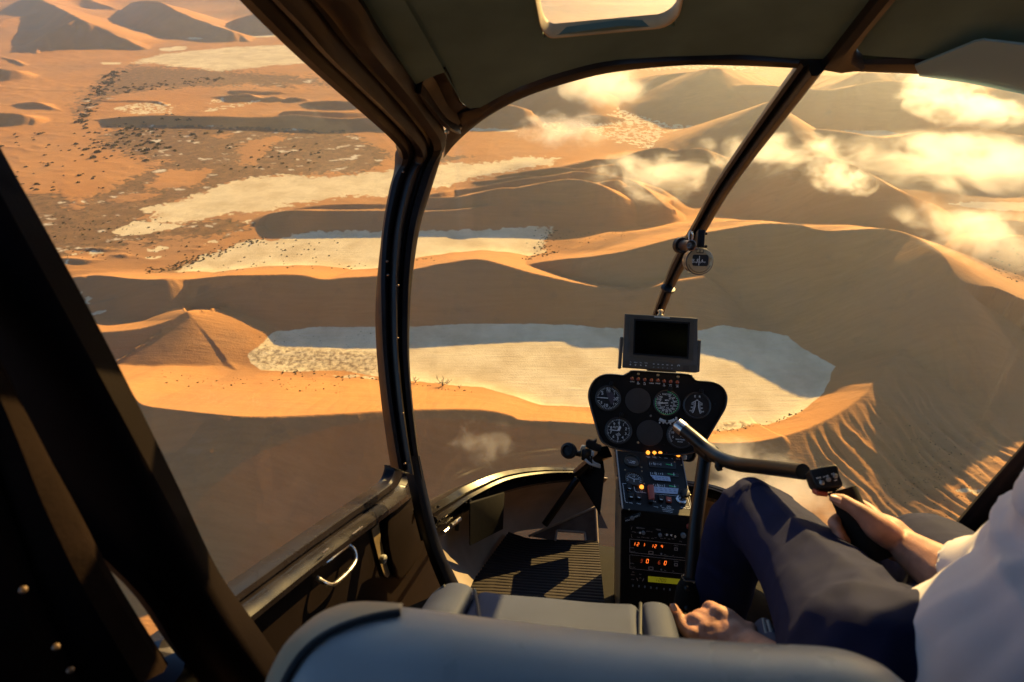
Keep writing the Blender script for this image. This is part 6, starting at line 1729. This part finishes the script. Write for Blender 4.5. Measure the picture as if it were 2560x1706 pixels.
ST = thing('passenger_seat', 'blue-grey leather front seat nearest the camera, empty, its backrest along the bottom', 'seat', flo(1350, 1900))
# backrest: swept along the top silhouette
topl = [(752, 1660, .545), (764, 1606, .55), (792, 1562, .55), (840, 1526, .545), (900, 1513, .54), (1000, 1518, .532), (1150, 1537, .52), (1350, 1562, .508), (1550, 1584, .498), (1750, 1600, .49), (1900, 1610, .485), (2040, 1616, .48), (2120, 1628, .478), (2180, 1652, .478), (2225, 1692, .48), (2245, 1740, .48)]
T_ = spline([at(*p) for p in topl], 5)
ctr = at(1500, 1990, .50)
bm = nb(); rows = []
bdir = BY
for i, p in enumerate(T_):
    t = (T_[min(i + 1, len(T_) - 1)] - T_[max(i - 1, 0)]).normalized()
    inn = (ctr - p); inn = (inn - t * inn.dot(t) - bdir * inn.dot(bdir) + bdir * 0).normalized()     # towards the middle of the back
    row = []
    for a in range(0, 181, 15):
        c_, s_ = math.cos(R(a)), math.sin(R(a))
        row.append(p + inn * (.050 * (1 - s_) - .006) - bdir * (c_ * .062) - bdir * .029)
    row = [p + inn * .33 - bdir * .115, p + inn * .16 - bdir * .102] + row + [p + inn * .16 + bdir * .041, p + inn * .33 + bdir * .046]
    rows.append(row)
loft(bm, rows)
bmesh.ops.remove_doubles(bm, verts=bm.verts, dist=.0005)
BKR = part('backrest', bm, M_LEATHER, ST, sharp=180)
# side panel with piping at the left end, tan from painted-in warm light
bm = nb(); rows = []; pts = []
NS = 27
for i, p in enumerate(T_[:NS]):
    t = (T_[i + 1] - T_[max(i - 1, 0)]).normalized()
    inn = (ctr - p); inn = (inn - t * inn.dot(t) - bdir * inn.dot(bdir)).normalized()
    lo_ = .15 + 1.45 * (i / (NS - 1)) ** 1.6
    row = []
    for q in np.linspace(0, 1, 8):
        a = lo_ + (2.2 - lo_) * float(q) * (1 if i < NS - 1 else .02)
        row.append(p + inn * (.050 * (1 - math.sin(a)) - .0088) - bdir * (math.cos(a) * .064) - bdir * .029)
    if i == 0: pts.append(row[0] + inn * .2)
    pts.append(row[0]); rows.append(row)
loft(bm, rows); part('side_panel', bm, M_SIDELEA, BKR, sharp=180)
bm = nb(); tube_bm(bm, pts, .0034, 8); part('piping', bm, M_PIPING, BKR)
# seat cushion seen past the backrest
def cushion(name, pts, depth, r, m, root, drop=.16):
    """roll along pts (front top edge), going down at the front and back under the backrest"""
    S_ = spline([at(*p) for p in pts], 5); bm = nb(); rows = []
    n = len(S_)
    for i, p in enumerate(S_):
        e = min(i, n - 1 - i) / n
        sh = .012 * max(0, 1 - e / .08) ** 2
        row = [p - BY * depth - BZ * (.012 + sh), p - BY * depth * .6 - BZ * (.002 + sh), p - BY * r * 1.2 - BZ * (.001 + sh)]
        for a in range(0, 91, 15): row.append(p - BZ * (r * (1 - math.cos(R(a))) + sh) + BY * (r * math.sin(R(a)) - r * .2))
        row += [p + BY * r * .8 - BZ * drop]
        rows.append(row)
    V = loft(bm, rows); bm.faces.new(V[0][::-1]); bm.faces.new(V[-1])
    return part(name, bm, m, root, sharp=65)
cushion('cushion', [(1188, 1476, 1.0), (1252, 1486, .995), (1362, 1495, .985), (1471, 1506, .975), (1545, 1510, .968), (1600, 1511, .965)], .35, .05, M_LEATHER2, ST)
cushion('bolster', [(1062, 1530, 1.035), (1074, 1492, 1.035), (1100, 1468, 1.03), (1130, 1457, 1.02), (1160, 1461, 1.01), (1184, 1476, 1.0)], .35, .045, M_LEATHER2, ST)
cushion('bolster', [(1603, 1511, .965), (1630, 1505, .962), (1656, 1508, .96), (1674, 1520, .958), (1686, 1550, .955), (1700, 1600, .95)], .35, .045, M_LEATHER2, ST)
for pts in ([(1186, 1475, 1.0, 0), (1190, 1490, .98, 0), (1197, 1530, .90, 0), (1200, 1560, .86, 0)], [(1601.5, 1510, .965, 0), (1601, 1530, .93, 0), (1600, 1590, .86, 0)], [(1066, 1530, 1.03, 0), (1080, 1494, 1.02, 0), (1112, 1466, 1.015, 0)]):
    bm = nb(); tube(bm, [at(a, b - 1, c_) for a, b, c_, _ in pts], .0028, 8); part('piping', bm, M_PIPING, ST)

PS = thing('pilot_seat', 'grey leather pilot seat mostly hidden under the seated person', 'seat', flo(2300, 1900))
def cush2():
    cushion('bolster', [(1874, 1620, .90), (1884, 1574, .91), (1900, 1550, .92), (1916, 1545, .92), (1930, 1560, .92), (1945, 1600, .91)], .25, .035, M_LEATHER2, PS, .1)
cush2()
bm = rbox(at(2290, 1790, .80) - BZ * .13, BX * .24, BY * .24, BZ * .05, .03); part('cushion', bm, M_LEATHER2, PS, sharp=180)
bm = rbox(at(2900, 2080, .40) + BX * .085 - BZ * .045, BX * .16, (BY * .04 - BZ * .01), (BZ * .17 + BY * -.03), .035); part('backrest', bm, mat('grey_seat_cloth', (.17, .155, .16), .8, noise=.1), PS, sharp=180)
bm = nb(); tube(bm, [at(1920, 1552, .895), at(1928, 1580, .88), at(1940, 1620, .86)], .003, 8); tube(bm, [at(1908, 1547, .9), at(1915, 1580, .885), at(1926, 1620, .86)], .0026, 8); part('piping', bm, M_GREYP, PS)
# ------------------------------------------------------------------ the pilot
PE = thing('person', 'pilot in white short-sleeved shirt and navy trousers, right hand on the stick grip', 'person', flo(2350, 1850))

def chain(P, r, step=.012):
    """bar of overlapping rounded segments for the voxel skin: list of (point, radius)"""
    S_ = spline(P, 8) if len(P) > 2 else [Vector(p) for p in P]
    m = len(S_); out = []
    for i in range(m):
        t = i / (m - 1) * (len(r) - 1); k = min(int(t), len(r) - 2)
        out.append((S_[i], r[k] + (r[k + 1] - r[k]) * (t - k)))
    return out

def limb(bm, P, r, seg=14, flat=None):
    ch = chain(P, r)
    n0 = len(bm.verts)
    tube_bm(bm, [c[0] for c in ch], [c[1] for c in ch], seg)
    for c, rr in (ch[0], ch[-1]):
        bmesh.ops.create_icosphere(bm, subdivisions=2, radius=rr * .995, matrix=Matrix.Translation(c))
    if flat:                                           # squeeze along an axis: (axis, factor)
        bm.verts.ensure_lookup_table()
        ax, f = flat
        for v in bm.verts[n0:]:
            # nearest centre
            c = min(ch, key=lambda q: (q[0] - v.co).length_squared)[0]
            v.co -= ax * ((v.co - c).dot(ax) * (1 - f))

def blob(bm, c, r, hx=None, hy=None, hz=None):
    M = Matrix.Translation(c)
    if hx is not None:
        M = M @ Matrix(((hx.x, hy.x, hz.x, 0), (hx.y, hy.y, hz.y, 0), (hx.z, hy.z, hz.z, 0), (0, 0, 0, 1)))
    bmesh.ops.create_icosphere(bm, subdivisions=3, radius=r, matrix=M)

def voxel(bm, size, smooth=4):
    """one continuous skin over everything in bm"""
    bmesh.ops.recalc_face_normals(bm, faces=bm.faces)
    me = bpy.data.meshes.new('tmp'); bm.to_mesh(me); bm.free()
    o = bpy.data.objects.new('tmp', me); COL.objects.link(o)
    m = o.modifiers.new('r', 'REMESH'); m.mode = 'VOXEL'; m.voxel_size = size; m.use_smooth_shade = True
    s = o.modifiers.new('s', 'SMOOTH'); s.factor = .5; s.iterations = smooth
    dg = bpy.context.evaluated_depsgraph_get()
    me2 = bpy.data.meshes.new_from_object(o.evaluated_get(dg))
    bpy.data.objects.remove(o); bpy.data.meshes.remove(me)
    b = bmesh.new(); b.from_mesh(me2); bpy.data.meshes.remove(me2)
    return b

def folds(bm, f):
    """push the cloth in and out along its normals; f(point) in metres"""
    bm.normal_update()
    for v in bm.verts: v.co += v.normal * f(v.co)

def vnoise(p, s): 
    from mathutils import noise
    return noise.noise(Vector(p) * s)

# ---- skin: head, neck, trunk core, both arms and hands in one mesh
sk = nb()
head = at(3080, 620, .62)
blob(sk, head, .095, BX * .82, BY * .98, BZ * 1.18)
blob(sk, head + BY * .05 - BZ * .06, .055, BX * .95, BY * 1.0, BZ * 1.0)
limb(sk, [head + BY * .098 + BZ * .012, head + BY * .112 - BZ * .022], [.010, .015], 10)             # nose
limb(sk, [head + BY * .098 - BZ * .052 - BX * .022, head + BY * .103 - BZ * .053, head + BY * .098 - BZ * .052 + BX * .022], [.006, .008, .006], 8)
for s_ in (-1, 1):
    blob(sk, head + BX * .078 * s_ - BZ * .005 - BY * .01, .030, BX * .25, BY * .65, BZ * 1.0)
    blob(sk, head + BX * .033 * s_ + BY * .083 + BZ * .020, .014)
limb(sk, [head - BZ * .06, head - BZ * .17 - BY * .02], [.055, .058])
chest = at(3200, 1330, .55)
hipc = at(2600, 1830, .60)
limb(sk, [head - BZ * .16 - BY * .02, chest, at(2940, 1590, .57), at(2660, 1780, .60), hipc], [.055, .10, .09, .085, .08])
rsh = at(3130, 1060, .50); lsh = at(2860, 1200, .60)
elb = at(2440, 1492, .745)
wri = at(2262, 1366, .885)
limb(sk, [chest + BX * .03, rsh], [.08, .055])
limb(sk, [rsh, at(2880, 1300, .55), at(2620, 1440, .65), at(2470, 1480, .73), elb], [.055, .05, .044, .041, .041])
limb(sk, [elb, at(2392, 1456, .785), at(2330, 1412, .83), wri], [.042, .0415, .034, .0262])
# right hand round the grip
gA, gB = at(2122, 1262, .945), at(2196, 1402, .895)
gdir = (gB - gA).normalized()
kn1 = at(2186, 1300, .945); kn4 = at(2214, 1372, .93)                # index and little knuckle (far side of the grip)
hb = nb()
palm = at(2213, 1340, .908)
limb(hb, [wri, at(2235, 1346, .90), at(2205, 1325, .915)], [.0265, .028, .026])
limb(hb, [wri, at(2240, 1362, .90), at(2222, 1356, .915)], [.025, .0265, .024])
limb(hb, [wri, at(2228, 1330, .905), at(2190, 1304, .93)], [.022, .024, .0175])
# thumb
limb(hb, [at(2224, 1342, .885), at(2190, 1316, .885), at(2160, 1288, .893), at(2129, 1266, .905), at(2104, 1253, .915), at(2087, 1247, .920)], [.022, .0205, .0150, .0118, .0118, .0090], 12)
# fingers: over the far side and back to the left edge of the grip
limb(hb, [at(2200, 1308, .93), at(2176, 1280, .955), at(2150, 1262, .975), at(2128, 1254, .985), at(2108, 1262, .972)], [.0135, .0118, .0105, .0098, .0080], 12)
limb(hb, [at(2206, 1330, .93), at(2176, 1306, .962), at(2136, 1294, .975), at(2102, 1296, .955), at(2084, 1308, .930), at(2092, 1320, .915)], [.0135, .0122, .0112, .0104, .0094, .0078], 12)
limb(hb, [at(2212, 1346, .925), at(2184, 1336, .955), at(2146, 1330, .963), at(2112, 1328, .940), at(2096, 1336, .918), at(2102, 1345, .904)], [.0130, .0118, .0108, .0100, .0090, .0076], 12)
limb(hb, [at(2216, 1362, .92), at(2192, 1362, .94), at(2158, 1358, .945), at(2124, 1352, .925), at(2100, 1356, .905), at(2106, 1364, .893)], [.0120, .0105, .0096, .0090, .0080, .0070], 12)
merge(sk, hb)
# left arm and hand on the lever
lel = at(2400, 1860, .60)
limb(sk, [lsh, lel], [.052, .042]); lw = at(1872, 1618, .885)
limb(sk, [lel, at(1990, 1700, .76), lw], [.041, .036, .0265])
lh = nb()
limb(lh, [lw, at(1838, 1592, .905), at(1806, 1570, .93)], [.0255, .027, .022])
limb(lh, [lw, at(1822, 1604, .905), at(1770, 1586, .925)], [.025, .026, .020])
limb(lh, [at(1850, 1585, .91), at(1812, 1548, .93), at(1796, 1534, .935)], [.022, .020, .0150])
limb(lh, [at(1790, 1600, .91), at(1740, 1588, .925), at(1715, 1574, .94), at(1701, 1556, .952), at(1690, 1534, .962), at(1684, 1520, .966)], [.019, .0148, .0118, .0112, .0104, .0082], 12)    # index stretched forward
limb(lh, [at(1796, 1580, .915), at(1758, 1562, .93), at(1736, 1549, .945), at(1722, 1556, .962), at(1724, 1572, .965)], [.017, .0128, .0116, .0108, .0085], 12)
limb(lh, [at(1802, 1566, .925), at(1768, 1546, .94), at(1748, 1540, .955), at(1738, 1553, .97), at(1742, 1568, .97)], [.016, .0126, .0112, .0100, .008], 12)
limb(lh, [at(1806, 1545, .93), at(1788, 1526, .945), at(1774, 1518, .958), at(1766, 1528, .968), at(1768, 1542, .97)], [.0150, .0118, .0104, .0094, .0075], 12)
limb(lh, [at(1850, 1612, .88), at(1868, 1585, .895), at(1876, 1572, .91), at(1862, 1566, .925)], [.016, .0125, .0105, .008], 12)    # thumb side
for a in ((1764, 1572, .921), (1786, 1556, .926), (1800, 1540, .932), (1736, 1586, .921)): blob(lh, at(*a), .0125)
merge(sk, lh)
sk = voxel(sk, .0032, 3)
SKIN = part('body', sk, M_SKIN, PE, sharp=180)
SKIN.data.shade_smooth()
# nails
def nail(px, py, d, ax, w, l, n):
    bm = nb(); c = at(px, py, d); t = ax.normalized(); nn = (n - t * n.dot(t)).normalized(); u = nn.cross(t)
    rows = [[c + t * l * a + u * w * b * (1 - .25 * max(0, a)) - nn * (.28 * w * b * b + .1 * l * a * a) for b in (-1, -.5, 0, .5, 1)] for a in (-1, -.4, .2, .8, 1.05)]
    loft(bm, rows); part('finger_nail', bm, M_NAIL, PE, sharp=180)
nail(2091, 1246, .906, at(2085, 1244, .918) - at(2110, 1253, .912), .0058, .0075, -ray(2090, 1246).normalized() - BX * .0 + BZ * .75)
nail(1684, 1519, .955, at(1683, 1516, .966) - at(1690, 1536, .961), .0046, .0060, -ray(1684, 1520).normalized() * .6 + BZ * .6 - BX * .5)
# hair
hb = nb(); blob(hb, head + BZ * .022 - BY * .018, .101, BX * .86, BY * .98, BZ * 1.12)
for v in list(hb.verts):
    q = v.co - head
    if q.dot(BY) > .045 and q.dot(BZ) < .075 or q.dot(BZ) < -.055: hb.verts.remove(v)
part('hair', hb, M_HAIR, PE, sharp=180)

# ---- trousers
tb = nb()
lhip = at(2215, 1700, .66); rhip = at(2620, 1810, .66)
limb(tb, [lhip, at(2135, 1590, .765), at(2040, 1455, .91), at(1950, 1345, 1.05), at(1893, 1288, 1.13)], [.098, .092, .083, .073, .066], 20)
limb(tb, [at(1889, 1284, 1.135), at(1846, 1330, 1.17), at(1822, 1405, 1.21), at(1800, 1500, 1.25), at(1775, 1620, 1.28)], [.063, .060, .060, .055, .054], 20)
limb(tb, [rhip, at(2505, 1640, .74), at(2420, 1490, .88), at(2330, 1400, 1.03), at(2300, 1385, 1.10)], [.10, .095, .088, .078, .070], 20)
limb(tb, [at(2302, 1388, 1.10), at(2235, 1440, 1.15), at(2190, 1530, 1.2), at(2160, 1680, 1.24)], [.068, .066, .064, .056], 20)
limb(tb, [lhip, (lhip + rhip) / 2 - BY * .03, rhip], [.105, .115, .105], 20)
limb(tb, [at(2240, 1580, .80), at(2290, 1590, .80), at(2380, 1580, .84)], [.065, .065, .065], 16)
tb = voxel(tb, .0065, 6)
kneeL, kneeR = at(1893, 1288, 1.13), at(2300, 1385, 1.10)
axL = (lhip - kneeL).normalized()
shR = at(1822, 1405, 1.21)
def tf(p):
    q = p - kneeL
    a = q.dot(axL); u = (q - axL * a).dot(BX); h = (q - axL * a).dot(BZ)
    r = 1 - abs(vnoise((u * 13 + h * 9, a * 2.6, 1.7), 1)) * 2.4                   # long creases along the thigh
    v = .0042 * max(-.4, r)
    d = a * .75 + u * .95 - h * .5                                               # drag lines from the hip
    w = max(0, min(1, (a - .16) * 5))
    v += .0060 * w * max(-.3, 1 - abs(vnoise((d * 15, (a - u) * 3.2, 4.1), 1)) * 2.6)
    k = max(0, 1 - abs(a + .02) / .09)                                           # bunching behind the knee
    v += .0050 * k * (1 - abs(vnoise((h * 22 + u * 10, a * 7, 9.3), 1)) * 2.4)
    if a < .02: v += .0045 * (1 - abs(vnoise((u * 20 + p.z * 2, p.z * 5, 2.2), 1)) * 2.2)
    return v + .0012 * vnoise(p, 30)
folds(tb, tf)
part('trousers', tb, M_TROUSER, PE, sharp=180)

# ---- shirt with short sleeve
sb = nb()
limb(sb, [head - BZ * .20 - BY * .03, chest, at(2920, 1580, .565), at(2605, 1750, .59), at(2500, 1900, .59)], [.09, .150, .135, .130, .135], 24)
limb(sb, [chest + BX * .05, rsh], [.11, .085], 20)
limb(sb, [rsh, at(2880, 1300, .55), at(2640, 1435, .64), at(2488, 1458, .71)], [.088, .090, .074, .054], 24)
limb(sb, [lsh + BX * .06, lsh, lsh + (lel - lsh) * .9], [.09, .075, .066], 20)
sb = voxel(sb, .0065, 8)
hem_c = at(2472, 1455, .722); hem_n = (at(2392, 1462, .785) - at(2560, 1430, .66)).normalized()
def cut_(p):
    q = p - hem_c; l = q.dot(hem_n)
    return 0 < l < .10 and (q - hem_n * l).length < .068
kill = [v for v in sb.verts if cut_(v.co)]
bmesh.ops.delete(sb, geom=kill, context='VERTS')
ax_ = (rsh - elb).normalized()
def sf(p):
    a = (p - elb).dot(ax_); s_ = (p - elb).dot(BZ)
    u_ = (p - elb).dot(BX)
    return .007 * vnoise((a * 7, s_ * 7, p.x * 5), 1) + .0075 * max(-.35, 1 - abs(vnoise(((a + s_ * .8 - u_ * .5) * 13, (s_ - a) * 3.0, 2.7), 1)) * 2.5) + .004 * max(-.3, 1 - abs(vnoise(((a - s_ * .9) * 22, (s_ + a) * 4, 6.1), 1)) * 2.6)
folds(sb, sf)
g = bmesh.ops.extrude_face_region(sb, geom=list(sb.faces))
sb.normal_update()
for v in [x for x in g['geom'] if isinstance(x, bmesh.types.BMVert)]: v.co += v.normal * .002
part('shirt', sb, M_SHIRT, PE, sharp=180)
